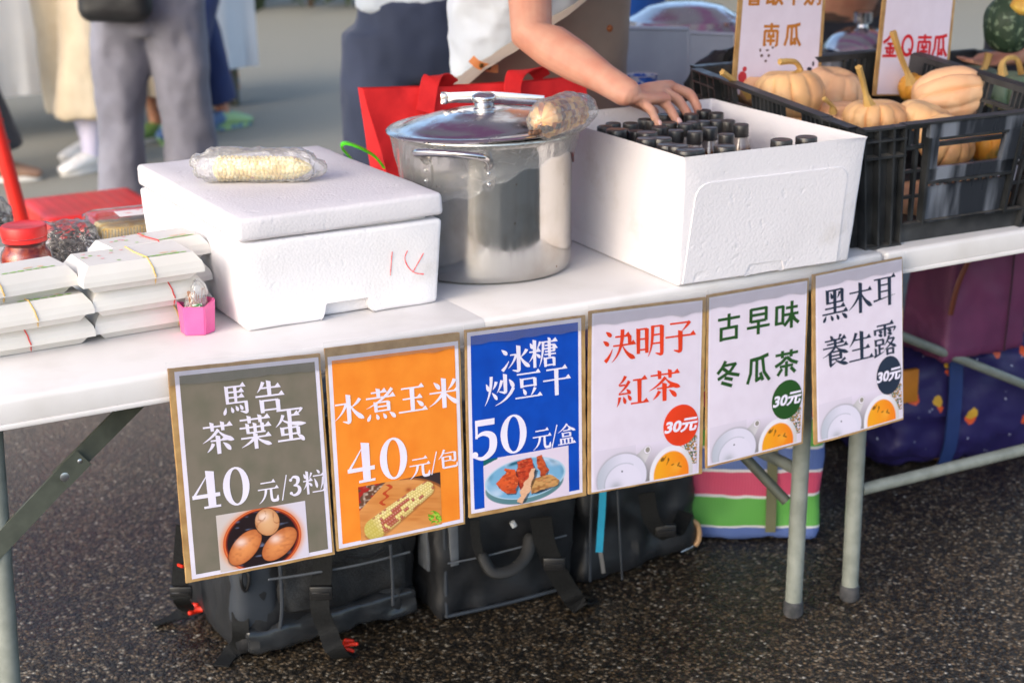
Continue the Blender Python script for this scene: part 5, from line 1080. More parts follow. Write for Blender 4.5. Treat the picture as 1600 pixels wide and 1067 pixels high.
# third bag with the blue zip
A0, A1 = at_ground(912, 918), at_ground(1090, 860); ang = math.atan2(A1.y-A0.y, A1.x-A0.x); Wd = (A1-A0).length
zb = thing('duffel_bag', 'black bag with a bright blue zip under the red lettered tea sign', 'bag', (A0.x, A0.y, 0), ang)
bm = soft_box(0, 0, .003, Wd, .20, .37, .03, 24, taper=.12, bulge=.05); rumple(bm, .016, 6, 22); rumple(bm, .016, 9, 33, True, (1, 1, .6)); rumple(bm, .005, 26, 5, True)
for v in bm.verts: v.co.z = max(.003, v.co.z)
obj('bag_body', bm, NYL, zb)
strapw(zb, [fy(943, 745, .392), fy(941, 790, .392), fy(938, 835, .392), fy(936, 862, .392)], .014, (.85, -.5, 0), M('blue_zip', S(36, 158, 196), .45), 'blue_zip', .004)
strapw(zb, [fy(938, 862, .39), fy(941, 880, .39), fy(943, 895, .39)], .008, (.85, -.5, 0), CHROME, 'zip_pull', .002)
strapw(zb, [fy(1010, 770, .385), fy(1020, 815, .38), fy(1050, 838, .39), fy(1072, 800, .41)], .034, (.8, -.5, .3))
inv = (Matrix.Translation(zb.location) @ Matrix.Rotation(zb.rotation_euler.z, 4, 'Z')).inverted(); bm = new(); tube(bm, [inv @ q for q in spline([fy(1078, 812, .46), fy(1090, 820, .455), fy(1092, 840, .45), fy(1086, 852, .45)], 5)], .006, 8); obj('tan_tab', bm, M('tan_leather', S(190, 150, 110), .6), zb)
bm = new(); tube(bm, [inv @ fy(1064, 862, .452), inv @ fy(1092, 848, .452)], .0022, 8); obj('metal_bar', bm, CHROME, zb)
seam(zb, [fy(965, 765, .378), fy(968, 830, .375), fy(972, 905, .376)], .0022); seam(zb, [fy(925, 770, .402), fy(922, 850, .40), fy(922, 908, .398)], .003); slider(zb, fy(1040, 828, .376))
# dark blue bag glimpsed between them
q = at_ground(900, 890); db = thing('cloth_bag', 'dark blue cloth bag squeezed between the two black bags', 'bag', (q.x+.02, q.y+.16, 0), .15)
bm = soft_box(-.08, -.05, .003, .10, .12, .40, .03, 14, taper=.1); rumple(bm, .006, 14, 4, True); obj('bag_body', bm, M('blue_cloth', S(22, 34, 92), .7, col2=S(16, 26, 70), vs=10), db)
bm = new(); ribbon(bm, [(-.03, -.05, .38), (-.03, -.06, .45), (.05, -.06, .45), (.05, -.05, .38)], .03, .003, (0, 1, 0), n=5); obj('bag_handle', bm, M('blue_web', S(18, 28, 78), .7), db)
# woven striped bag
def band_mat(name, bands, H, weave=True):
    m = bpy.data.materials.new(name); m.use_nodes = True; t = m.node_tree; b = P_(m); L = t.links.new
    tc = node(t, 'ShaderNodeTexCoord'); sx = node(t, 'ShaderNodeSeparateXYZ'); L(tc.outputs['Object'], sx.inputs[0]); nz = node(t, 'ShaderNodeTexNoise', ins={'Scale': 11.}); L(tc.outputs['Object'], nz.inputs[0])
    a = node(t, 'ShaderNodeMath', operation='MULTIPLY_ADD', ins={1: .016}); L(nz.outputs['Fac'], a.inputs[0]); L(sx.outputs[2], a.inputs[2]); mr = node(t, 'ShaderNodeMapRange', ins={1: .008, 2: H}); L(a.outputs[0], mr.inputs[0])
    r = node(t, 'ShaderNodeValToRGB'); L(mr.outputs[0], r.inputs[0]); cr = r.color_ramp; cr.interpolation = 'CONSTANT'; cr.elements[0].color = bands[0][1]; cr.elements[1].position = bands[-1][0]; cr.elements[1].color = bands[-1][1]
    for p, c in bands[1:-1]:
        e = cr.elements.new(p); e.color = c
    L(r.outputs[0], b.inputs['Base Color']); b.inputs['Roughness'].default_value = .42
    wv = node(t, 'ShaderNodeTexWave', ins={'Scale': 60.}); L(tc.outputs['Object'], wv.inputs[0]); bpn = node(t, 'ShaderNodeBump', ins={'Strength': .25, 'Distance': .001}); L(wv.outputs['Fac'], bpn.inputs['Height']); L(bpn.outputs[0], b.inputs['Normal']); return m
PB, GB, BB, WB = S(214, 84, 116), S(104, 176, 84), S(98, 120, 180), S(226, 222, 224)
bands = [(0, BB), (.085, WB), (.095, GB), (.20, GB), (.255, WB), (.27, PB), (.40, WB), (.415, BB), (.53, WB), (.545, GB), (.68, WB), (.695, PB), (.84, WB), (.855, BB), (.95, GB)]
A0, A1 = at_ground(1092, 818), at_ground(1236, 846); C1 = at_ground(1292, 806)
st = thing('woven_bag', 'woven plastic bag with pink, green and blue stripes under the table', 'bag', ((A0.x+C1.x)/2, A0.y+.05, 0))
bm = soft_box(-.20, -.13, .003, .20, .13, .40, .025, 22, bulge=.04); rumple(bm, .008, 7, 3); rumple(bm, .004, 26, 7, True)
for v in bm.verts: v.co.z = max(.003, v.co.z)
bmesh.ops.rotate(bm, verts=bm.verts, cent=(0, 0, 0), matrix=Matrix.Rotation(R(-32), 3, 'Z')); mid = ((A0+C1)/2); o_ = A1+Vector((-.055, .18, 0))
st.location = (o_.x, o_.y, 0); obj('bag_body', bm, band_mat('striped_weave', bands, .42), st)
rot = Matrix.Rotation(R(-32), 4, 'Z')
for side in (-1,):
    for x in (-.085, .095):
        bm = new(); ribbon(bm, [rot @ Vector((x, side*.142, z)) for z in (.03, .15, .28, .40)]+[rot @ Vector((x*.8, side*.15, .47))], .022, .003, rot @ Vector((1, 0, 0)), n=4); obj('bag_strap', bm, M('olive_web', S(112, 112, 84), .6), st)
# navy printed bag and purple bag on top
def space_mat():
    m = bpy.data.materials.new('printed_navy'); m.use_nodes = True; t = m.node_tree; b = P_(m); L = t.links.new; tc = node(t, 'ShaderNodeTexCoord')
    n0 = node(t, 'ShaderNodeTexNoise', ins={'Scale': 6.}); L(tc.outputs['Object'], n0.inputs[0]); r0 = node(t, 'ShaderNodeMix', data_type='RGBA'); r0.inputs[6].default_value = S(46, 38, 94); r0.inputs[7].default_value = S(36, 32, 84); L(n0.outputs['Fac'], r0.inputs[0]); last = r0.outputs[2]
    nw = node(t, 'ShaderNodeTexNoise', ins={'Scale': 40.}); L(tc.outputs['Object'], nw.inputs[0]); wv = node(t, 'ShaderNodeMix', data_type='VECTOR'); wv.inputs[0].default_value = .022; L(tc.outputs['Object'], wv.inputs[4]); L(nw.outputs['Color'], wv.inputs[5])
    for sc, th, lo, col in ((70., .03, .88, S(190, 196, 220)), (22., .030, .74, S(96, 170, 214)), (19., .022, .80, S(222, 92, 50)), (17., .02, .84, S(214, 168, 60))):
        v = node(t, 'ShaderNodeTexVoronoi', ins={'Scale': sc}); L(wv.outputs[1], v.inputs[0]); c = node(t, 'ShaderNodeSeparateColor'); L(v.outputs['Color'], c.inputs[0])
        g1 = node(t, 'ShaderNodeMath', operation='GREATER_THAN', ins={1: lo}); L(c.outputs[1], g1.inputs[0]); g2 = node(t, 'ShaderNodeMath', operation='LESS_THAN', ins={1: .16 if sc > 50 else .26}); L(v.outputs['Distance'], g2.inputs[0]); mu = node(t, 'ShaderNodeMath', operation='MULTIPLY'); L(g1.outputs[0], mu.inputs[0]); L(g2.outputs[0], mu.inputs[1])
        x = node(t, 'ShaderNodeMix', data_type='RGBA'); L(mu.outputs[0], x.inputs[0]); L(last, x.inputs[6]); x.inputs[7].default_value = col; last = x.outputs[2]
    L(last, b.inputs['Base Color']); b.inputs['Roughness'].default_value = .45; return m
N0, N1 = at_ground(1425, 690), at_ground(1600, 690)
nb = thing('printed_bag', 'navy bag printed with little satellites and rockets, lying under the purple bag', 'bag', (1.50, .66, 0), -.10)
bm = soft_box(-.22, -.12, .003, .34, .16, .315, .07, 26, bulge=.04); rumple(bm, .016, 7, 5, True); rumple(bm, .007, 22, 7, True)
for v in bm.verts: v.co.z = max(.003, v.co.z)
obj('bag_body', bm, space_mat(), nb)
bm = new(); ribbon(bm, [(-.06, -.13, .31), (-.07, -.150, .20), (-.07, -.145, .08), (-.06, -.11, .006)], .038, .004, (1, 0, 0), n=5); obj('bag_strap', bm, M('blue_web2', S(40, 62, 118), .6), nb)
bm = new(); box(bm, -.225, -.136, .19, -.165, -.122, .27, .003); obj('orange_patch', bm, M('orange_patch', S(206, 128, 40), .6), nb)
PUR = M('purple_nylon', S(122, 60, 99), .5, col2=S(102, 49, 85), vs=8, bump=.2, bs=500, bd=.0006)
pc = fy(1505, 545, .56); pu = thing('handbag', 'purple fabric handbag with brown leather handles on the navy printed bag', 'handbag', (1.435, .52, .306), -.02)
bm = soft_box(-.125, -.07, .0, .125, .09, .31, .018, 20, taper=.10, bulge=.02)
for v in bm.verts: v.co.x += .015*v.co.z/.26
rumple(bm, .006, 9, 5); rumple(bm, .003, 24, 9, True); obj('bag_body', bm, PUR, pu)
bm = new(); tube(bm, spline([(-.122, -.082, .12), (-.108, -.085, .19), (-.07, -.085, .26), (-.03, -.080, .31)], 6), [(.008, .004)]*19, 8); obj('bag_handle', bm, M('brown_leather', S(118, 56, 34), .5), pu)
bm = new(); tube(bm, spline([(.10, -.05, .30), (.15, -.03, .26), (.175, -.02, .19), (.165, -.02, .12)], 6), [(.008, .004)]*19, 8); obj('bag_handle', bm, M('brown_leather2', S(118, 56, 34), .5), pu)
bm = new(); tube(bm, spline([(.055, -.074, .005), (.06, -.076, .13), (.07, -.070, .26)], 6), .0022, 6); obj('seam', bm, M('purple_seam', S(66, 30, 54), .6), pu)
# small white slotted rack behind the striped bag
wr = fz(1310, 715, 0); wk = thing('plastic_basket', 'pale slotted plastic basket in the dark behind the table leg', 'basket', (wr.x+.10, wr.y+.10, 0), .1)
bm = new(); box(bm, -.14, 0, .005, .16, .18, .02, .004); 
for z in (.05, .09): box(bm, -.14, -.004, z, .16, .004, z+.008, .002)
for k in range(13): box(bm, -.14+k*.0245, -.006, .02, -.134+k*.0245+.004, .006, .10, .001)
box(bm, -.145, -.01, .10, .165, .19, .112, .003); obj('basket_body', bm, M('pale_plastic', S(176, 160, 160), .6), wk)
# ------------------------------------------------------------------ black crates
CRATE = M('crate_plastic', (.018, .020, .022), .42, col2=(.050, .052, .054), vs=16, vlo=.42, vhi=.72, bump=.25, bs=60, bd=.001, rvar=.12)
SCUFF = M('scuffed_plastic', (.022, .026, .034), .34, col2=(.20, .22, .26), vs=9, vlo=.46, vhi=.62, bump=.15, bs=120, stretch=(2.2, 1, .35), rvar=.1)
DUST = M('dusty_ledge', (.10, .088, .072), .8, col2=(.03, .03, .03), vs=40, vlo=.4, vhi=.6)
def crate(label, W, D, H, loc, rot, group=None):
    t = thing('crate', label, 'crate', loc, group='black pumpkin crates'); t.rotation_euler = rot
    ct, th = .082, .010                     # corner cell width, wall thickness
    def flare(b):
        for v in b.verts:
            k = v.co.z/H; v.co.x += (v.co.x-W/2)/(W/2)*.040*k; v.co.y += (v.co.y-D/2)/(D/2)*.012*k
    def wall(face, Ln, handle):
        """face(x, o, z): x along the wall, o outwards"""
        bm = new(); dust = new()
        def bx(b, x0, o0, z0, x1, o1, z1):
            c = [face(x, o, z) for x in (x0, x1) for o in (o0, o1) for z in (z0, z1)]; vs = [b.verts.new(p) for p in c]
            for q in ((0, 1, 3, 2), (4, 6, 7, 5), (0, 4, 5, 1), (2, 3, 7, 6), (0, 2, 6, 4), (1, 5, 7, 3)): b.faces.new([vs[i] for i in q])
        zr = H-.052
        for s in (0, 1):                     # corner cells: back plate and ribs
            m = (lambda x: x) if s == 0 else (lambda x: Ln-x)
            def mb(b, x0, o0, z0, x1, o1, z1): bx(b, min(m(x0), m(x1)), o0, z0, max(m(x0), m(x1)), o1, z1)
            mb(bm, 0, -th, 0, ct, -.004, H-.002)
            for x in (0, .028, .056, ct-.004): mb(bm, x, -.004, .004, x+.004, .0125, H)
            for z in (.0, H-.058, H-.026, H-.004): mb(bm, 0, -.004, z, ct, .014, z+.004)
            for z in (.0042, H-.0538): mb(dust, .001, -.004, z, ct-.001, .012, z+.0008)
        # long rails
        bx(bm, ct, -th, 0, Ln-ct, -.001, .038); bx(bm, ct, -.004, .036, Ln-ct, .010, .040); bx(bm, ct, -th, H-.012, Ln-ct, .002, H); bx(bm, ct, -th, H-.052, Ln-ct, -.001, H-.044); bx(bm, ct, -.002, H-.003, Ln-ct, .012, H+.001)
        bx(dust, ct+.002, -.0005, .0402, Ln-ct-.002, .0095, .0408)
        pw = .19 if handle else 0; c0, c1 = Ln/2-pw/2, Ln/2+pw/2
        spans = [(ct, c0), (c1, Ln-ct)] if handle else [(ct, Ln-ct)]
        for a, b in spans:
            n = max(1, int((b-a)/.0135))
            for i in range(n+1):
                x = a+(b-a)*i/n
                big = (not handle) and (i % 12 in (7, 8, 9, 10))
                if not big: bx(bm, x-.0022, -th, H-.046, x+.0022, -.001, H-.010)
                if i % (2 if handle else 3) == 0: bx(bm, x-.003, -th, .036, x+.003, -.001, H-.05)
            for z in (.085, .135): bx(bm, a, -th+.001, z, b, -.002, z+.006)
        if handle:
            sc = new(); bx(sc, c0+.004, -.006, .040, c1-.004, .0015, .105)
            bx(sc, c0, -.004, H-.114, c1, .008, H-.090); bx(sc, c0, -.004, H-.032, c1, .009, H-.004)
            for x0, x1 in ((c0, c0+.022), (c1-.030, c1)): bx(sc, x0, -.004, H-.116, x1, .008, H-.004)
            for i in range(11):
                x = c0+.010+(pw-.02)*i/10; bx(sc, x-.0032, -.006, .10, x+.0032, .001, H-.112)
            for x in (c0-.003, c1-.001): bx(bm, x, -.004, .036, x+.006, .012, H-.03)
            bx(bm, c0+.02, -.004, H-.036, c1-.028, .011, H-.031); bx(bm, c0, -.004, H-.119, c1, .012, H-.114)
            bx(sc, c0, -.006, .036, c1, .010, .0405)
            bmesh.ops.bevel(sc, geom=sc.edges[:], offset=.0008, segments=1, affect='EDGES'); flare(sc); obj('handle_panel', sc, SCUFF, t, smooth=False)
        for b_ in (bm, dust): flare(b_)
        obj('wall', bm, CRATE, t, smooth=False); obj('dusty_ledge', dust, DUST, t, smooth=False)
    k = .03
    wall(lambda x, o, z: (x, -o, z), W, True); wall(lambda x, o, z: (x, D+o, z), W, True)
    wall(lambda x, o, z: (-o, .011+x*(D-.022)/D, z), D, False); wall(lambda x, o, z: (W+o, .011+x*(D-.022)/D, z), D, False)
    bm = new(); box(bm, .004, .004, .006, W-.004, D-.004, .012); obj('crate_floor', bm, CRATE, t, smooth=False)
    return t
CL = Vector((.704, .044, TZ)); CW, CD, CH_ = .450, .52, .232; CROT = (R(5.0), 0, R(-2))
crate('black plastic crate of orange pumpkins with a handle hole and worn front', CW, CD, CH_, CL, CROT)
crate('black plastic crate of green pumpkins behind the front crate', .46, .34, .20, Vector((1.24, .55, TZ)), (0, 0, R(-3)))

# ------------------------------------------------------------------ pumpkins
def pumpkin_mat(name, c, c2, c3=None, vs=5., rough=.55, sp=False):
    m = M(name, c, rough, col2=c2, vs=vs, vlo=.35, vhi=.65, bump=.12, bs=70, bd=.002, sss=.06)
    t = m.node_tree; L = t.links.new; b = P_(m); tc = node(t, 'ShaderNodeTexCoord'); vv = node(t, 'ShaderNodeTexVoronoi', ins={'Scale': 120.}); L(tc.outputs['Object'], vv.inputs[0]); nn = node(t, 'ShaderNodeTexNoise', ins={'Scale': 16., 'Detail': 6.}); L(tc.outputs['Object'], nn.inputs[0])
    k1 = node(t, 'ShaderNodeMapRange', ins={1: .22, 2: .12}); L(vv.outputs['Distance'], k1.inputs[0]); k2 = node(t, 'ShaderNodeMapRange', ins={1: .52, 2: .66, 4: .75}); L(nn.outputs['Fac'], k2.inputs[0]); k3 = node(t, 'ShaderNodeMath', operation='MULTIPLY'); L(k1.outputs[0], k3.inputs[0]); L(k2.outputs[0], k3.inputs[1])
    xs = node(t, 'ShaderNodeMix', data_type='RGBA'); L(k3.outputs[0], xs.inputs[0]); L(t.nodes[m['mix']].outputs[2], xs.inputs[6]); xs.inputs[7].default_value = (c[0]*.45, c[1]*.40, c[2]*.38, 1); L(xs.outputs[2], b.inputs['Base Color']); m['mix'] = xs.name
    if c3:
        t = m.node_tree; L = t.links.new; b = P_(m); v = node(t, 'ShaderNodeTexNoise', ins={'Scale': 9. if not sp else 70., 'Detail': 5.}); tc = node(t, 'ShaderNodeTexCoord'); L(tc.outputs['Object'], v.inputs[0]); mr = node(t, 'ShaderNodeMapRange', ins={1: .56, 2: .62}); L(v.outputs['Fac'], mr.inputs[0])
        x = node(t, 'ShaderNodeMix', data_type='RGBA'); L(mr.outputs[0], x.inputs[0]); L(t.nodes[m['mix']].outputs[2], x.inputs[6]); x.inputs[7].default_value = c3; L(x.outputs[2], b.inputs['Base Color'])
    return m
PO = pumpkin_mat('tan_pumpkin', S(236, 194, 142), S(226, 170, 114), S(206, 154, 108)); PO2 = pumpkin_mat('pinkish_pumpkin', S(234, 188, 146), S(224, 170, 126), S(232, 188, 146)); PY = pumpkin_mat('yellow_pumpkin', S(214, 158, 60), S(190, 120, 36), S(92, 96, 52))
PG = pumpkin_mat('green_pumpkin', S(124, 140, 116), S(84, 108, 82), S(206, 198, 120)); PK = pumpkin_mat('dark_green_pumpkin', S(54, 74, 52), S(38, 56, 40), S(112, 130, 104), sp=True); PGY = pumpkin_mat('grey_green_pumpkin', S(122, 132, 118), S(98, 110, 96))
STEM = M('dry_stem', S(206, 168, 100), .7, col2=S(164, 122, 62), vs=30, bump=.4, bs=60, bd=.002, stretch=(1, 1, .2))
def pumpkin(label, c, rx, rz, mat, stem=None, ribs=10, depth=.10, tilt=(0, 0, 0), sr=.008, seed=1, dim=.35):
    c = Vector(c); t = thing('pumpkin', label, 'pumpkin', c, group='pumpkins in the crates'); M3 = Matrix.Rotation(tilt[2], 3, 'Z') @ Matrix.Rotation(tilt[0], 3, 'X') @ Matrix.Rotation(tilt[1], 3, 'Y')
    bm = new(); na, nl = ribs*9, 34; rings = []; rs = random.Random(seed); ph = [rs.uniform(-.25, .25) for _ in range(ribs)]; am = [rs.uniform(.6, 1.3) for _ in range(ribs)]
    for j in range(nl+1):
        th = math.pi*j/nl; s, co = math.sin(th), math.cos(th); ring = []
        for i in range(na):
            a = 2*math.pi*i/na; q = i/9; fr = q-int(q); groove = abs(math.sin(math.pi*fr))**.55; rib = 1-depth*am[int(q) % ribs]*(1-groove)*s**.6
            rr = rx*(s**.82)*rib; z = rz*co-rz*dim*math.exp(-((s/.34)**2))*math.copysign(1, co)*(1 if co > 0 else .6)
            p = Vector((rr*math.cos(a), rr*math.sin(a), z)); p *= 1+.035*noise.noise(p*14+Vector((seed, 0, 0))); ring.append(bm.verts.new(M3 @ p))
        rings.append(ring)
    for j in range(nl):
        for i in range(na): bm.faces.new((rings[j][i], rings[j+1][i], rings[j+1][(i+1) % na], rings[j][(i+1) % na]))
    bmesh.ops.remove_doubles(bm, verts=bm.verts, dist=1e-5); rumple(bm, .0022, 26, seed); rumple(bm, .0008, 80, seed); obj('flesh', bm, mat, t, angle=80)
    if stem:
        pts = [Vector(p)-c for p in stem]; sp = spline(pts, 7); n = len(sp); bm = new(); tube(bm, sp, [sr*.68*(2.1-1.2*min(1, i/(n*.35))) if i < n*.35 else sr*.68*(.9+.3*(i/n)**3) for i in range(n)], 10)
        for k, v in enumerate(bm.verts): v.co += (v.co-sp[min(n-1, k//10)])*(.14 if k % 2 else -.10)
        obj('stem', bm, STEM, t)
    return t
f = fy
pumpkin('tan pumpkin with a hooked stem, second from the left in the front crate', f(1232, 148, 0.410), .072, .054, PO, [f(1246, 118, 0.405), f(1250, 108, 0.405), f(1240, 97, 0.405), f(1218, 97, 0.405)], seed=2, tilt=(R(-6), 0, .4))
pumpkin('tan pumpkin below the white board, upper back of the front crate', f(1300, 143, 0.520), .070, .054, PO2, None, seed=3, tilt=(R(14), R(8), 0))
pumpkin('small tan pumpkin with a long straight stem at the crate left end', f(1188, 140, 0.540), .058, .036, PO2, [f(1172, 148, 0.440), f(1160, 138, 0.425), f(1144, 124, 0.415), f(1128, 113, 0.410)], seed=4, sr=.0075)
pumpkin('flat ribbed pumpkin with an upright stem at the crate front left corner', f(1368, 182, 0.270), .066, .034, PO, [f(1358, 166, 0.255), f(1353, 150, 0.250), f(1347, 125, 0.245), f(1341, 105, 0.240)], ribs=12, seed=5, depth=.14, sr=.0085)
pumpkin('largest pinkish ribbed pumpkin lying on its side by the crate handle', f(1482, 150, 0.320), .060, .078, PO2, None, ribs=9, seed=6, depth=.15, tilt=(R(8), R(80), R(-28)), dim=.06)
pumpkin('tan pumpkin just under the largest one at the crate handle', f(1448, 186, 0.225), .060, .032, PO, None, seed=7, tilt=(R(20), 0, .9))
pumpkin('small pumpkin with a short bent stem low in the middle of the crate', f(1312, 184, 0.370), .052, .034, PO2, [f(1302, 176, 0.330), f(1300, 166, 0.325), f(1292, 158, 0.320), f(1287, 154, 0.320)], seed=8, sr=.006)
pumpkin('pumpkin seen through the handle hole of the front crate', f(1478, 222, .15), .058, .042, PO, None, ribs=11, seed=9, depth=.12, tilt=(R(40), 0, 0))
pumpkin('orange pumpkin low at the right inside the front crate', f(1552, 226, .17), .05, .045, PY, None, seed=10)
pumpkin('tan pumpkin low behind the slots of the crate left side', f(1235, 190, .42), .066, .05, PO, None, seed=11)
pumpkin('tan pumpkin behind the front slots near the crate floor', f(1440, 320, .17), .066, .05, PO2, None, seed=12)
pumpkin('tan pumpkin behind the worn front panel slots', f(1530, 310, .17), .066, .05, PO, None, seed=13)
pumpkin('yellow orange pumpkin with a very long stem below the red lettered board', f(1440, 138, .44), .050, .034, PY, [f(1424, 130, .43), f(1418, 115, .43), f(1406, 85, .43), f(1395, 50, .43)], seed=14, sr=.009)
pumpkin('mottled green pumpkin with an arched stem at the right edge', f(1582, 142, .46), .070, .045, PG, [f(1566, 118, .45), f(1566, 100, .45), f(1576, 91, .45), f(1590, 94, .45), f(1596, 116, .45)], seed=15, depth=.12, sr=.008)
pumpkin('grey green pumpkin with a thick stub stem in the rear crate', f(1522, 128, .66), .062, .040, PGY, [f(1532, 118, .63), f(1540, 104, .63), f(1546, 84, .63)], seed=16, sr=.012)
KB = f(1576, 38, .62); kab = pumpkin('dark green speckled kabocha held up in a hand at the upper right', KB, .058, .068, PK, None, ribs=10, depth=.05, seed=17, dim=.12)
bm = new(); n = 20; ring = []
for k in range(6):
    for i in range(n): pass
bmy = new(); bmesh.ops.create_uvsphere(bmy, u_segments=24, v_segments=16, radius=1)
for v in bmy.verts: v.co = Vector((v.co.x*.030, v.co.y*.030-.038, v.co.z*.022+.043)); v.co *= 1+.1*noise.noise(v.co*60)
obj('yellow_patch', bmy, M('kabocha_patch', S(222, 186, 84), .5, col2=S(204, 150, 60), vs=60), kab)

# ------------------------------------------------------------------ the two standing boards
def stand_board(label, px, rows, col, y, deco=False):
    q = [fy(u, v, y) for u, v in px]; o = (q[2]+q[3])/2; t = thing('standing_board', label, 'sign', o, group='boards standing in the crates'); nrm = ((q[3]-q[0]).cross(q[1]-q[0])).normalized()
    if nrm.y > 0: nrm = -nrm
    def F_(u, v, off): return q[0]*(1-u)*(1-v)+q[1]*u*(1-v)+q[2]*u*v+q[3]*(1-u)*v+nrm*off
    def mp(b):
        for v in b.verts: v.co = F_(v.co.x, -v.co.z, v.co.y)
        return b
    b = new(); box(b, 0, -.004, -1, 1, 0, 0); obj('board', mp(b), CARD, t, o, smooth=False)
    b = new(); vs = [b.verts.new(p) for p in ((.045, .0008, -.012), (.045, .0008, -.99), (.96, .0008, -.99), (.96, .0008, -.012))]; b.faces.new(vs); obj('paper', mp(b), LILACF, t, o, smooth=False)
    b = new()
    for ch, cx, cy, w_, h_ in rows: plain(b, ch, cx, -cy, w_, h_, .0014, 15)
    obj('lettering', mp(b), col, t, o, smooth=False)
    if deco:
        for nm_, col_, items in (('printed_twig', S(112, 84, 84), [(.33, .62, .012, .01), (.36, .66, .02, .008), (.30, .70, .018, .012), (.38, .70, .015, .012), (.28, .66, .012, .014), (.42, .64, .014, .01), (.35, .74, .016, .01)]), ('printed_berry', S(196, 52, 60), [(.10, .86, .05, .045), (.12, .80, .025, .02)]), ('printed_seed', S(60, 52, 66), [(.86, .80, .03, .016), (.90, .76, .014, .02), (.82, .84, .02, .01)])):
            b = new()
            for cx, cy, rx, ry in items: b.faces.new([b.verts.new((cx+rx*math.cos(2*math.pi*k/9), .0012, -cy-ry*math.sin(2*math.pi*k/9))) for k in range(9)])
            obj(nm_, mp(b), M(nm_, col_, .5), t, o, smooth=False)
    return t
OCH = M('ochre_ink', S(196, 122, 40), .4); RDI = M('bright_red_ink', S(214, 28, 40), .4)
# tops run on above the picture
stand_board('white board with ochre lettering standing at the back of the front crate', [(1159, -62), (1294, -62), (1280, 150), (1143, 150)], [('香', .17, .255, .20, .15), ('取', .40, .255, .20, .15), ('牛', .62, .255, .20, .15), ('奶', .84, .255, .20, .15), ('南', .39, .545, .19, .17), ('瓜', .64, .545, .19, .17)], OCH, .535, True)
stand_board('white board with bright red lettering standing at the right of the pumpkins', [(1390, -95), (1502, -95), (1478, 150), (1364, 150)], [('金', .16, .675, .21, .145), ('Q', .39, .675, .19, .145), ('南', .62, .675, .21, .145), ('瓜', .84, .675, .21, .145)], RDI, .49)
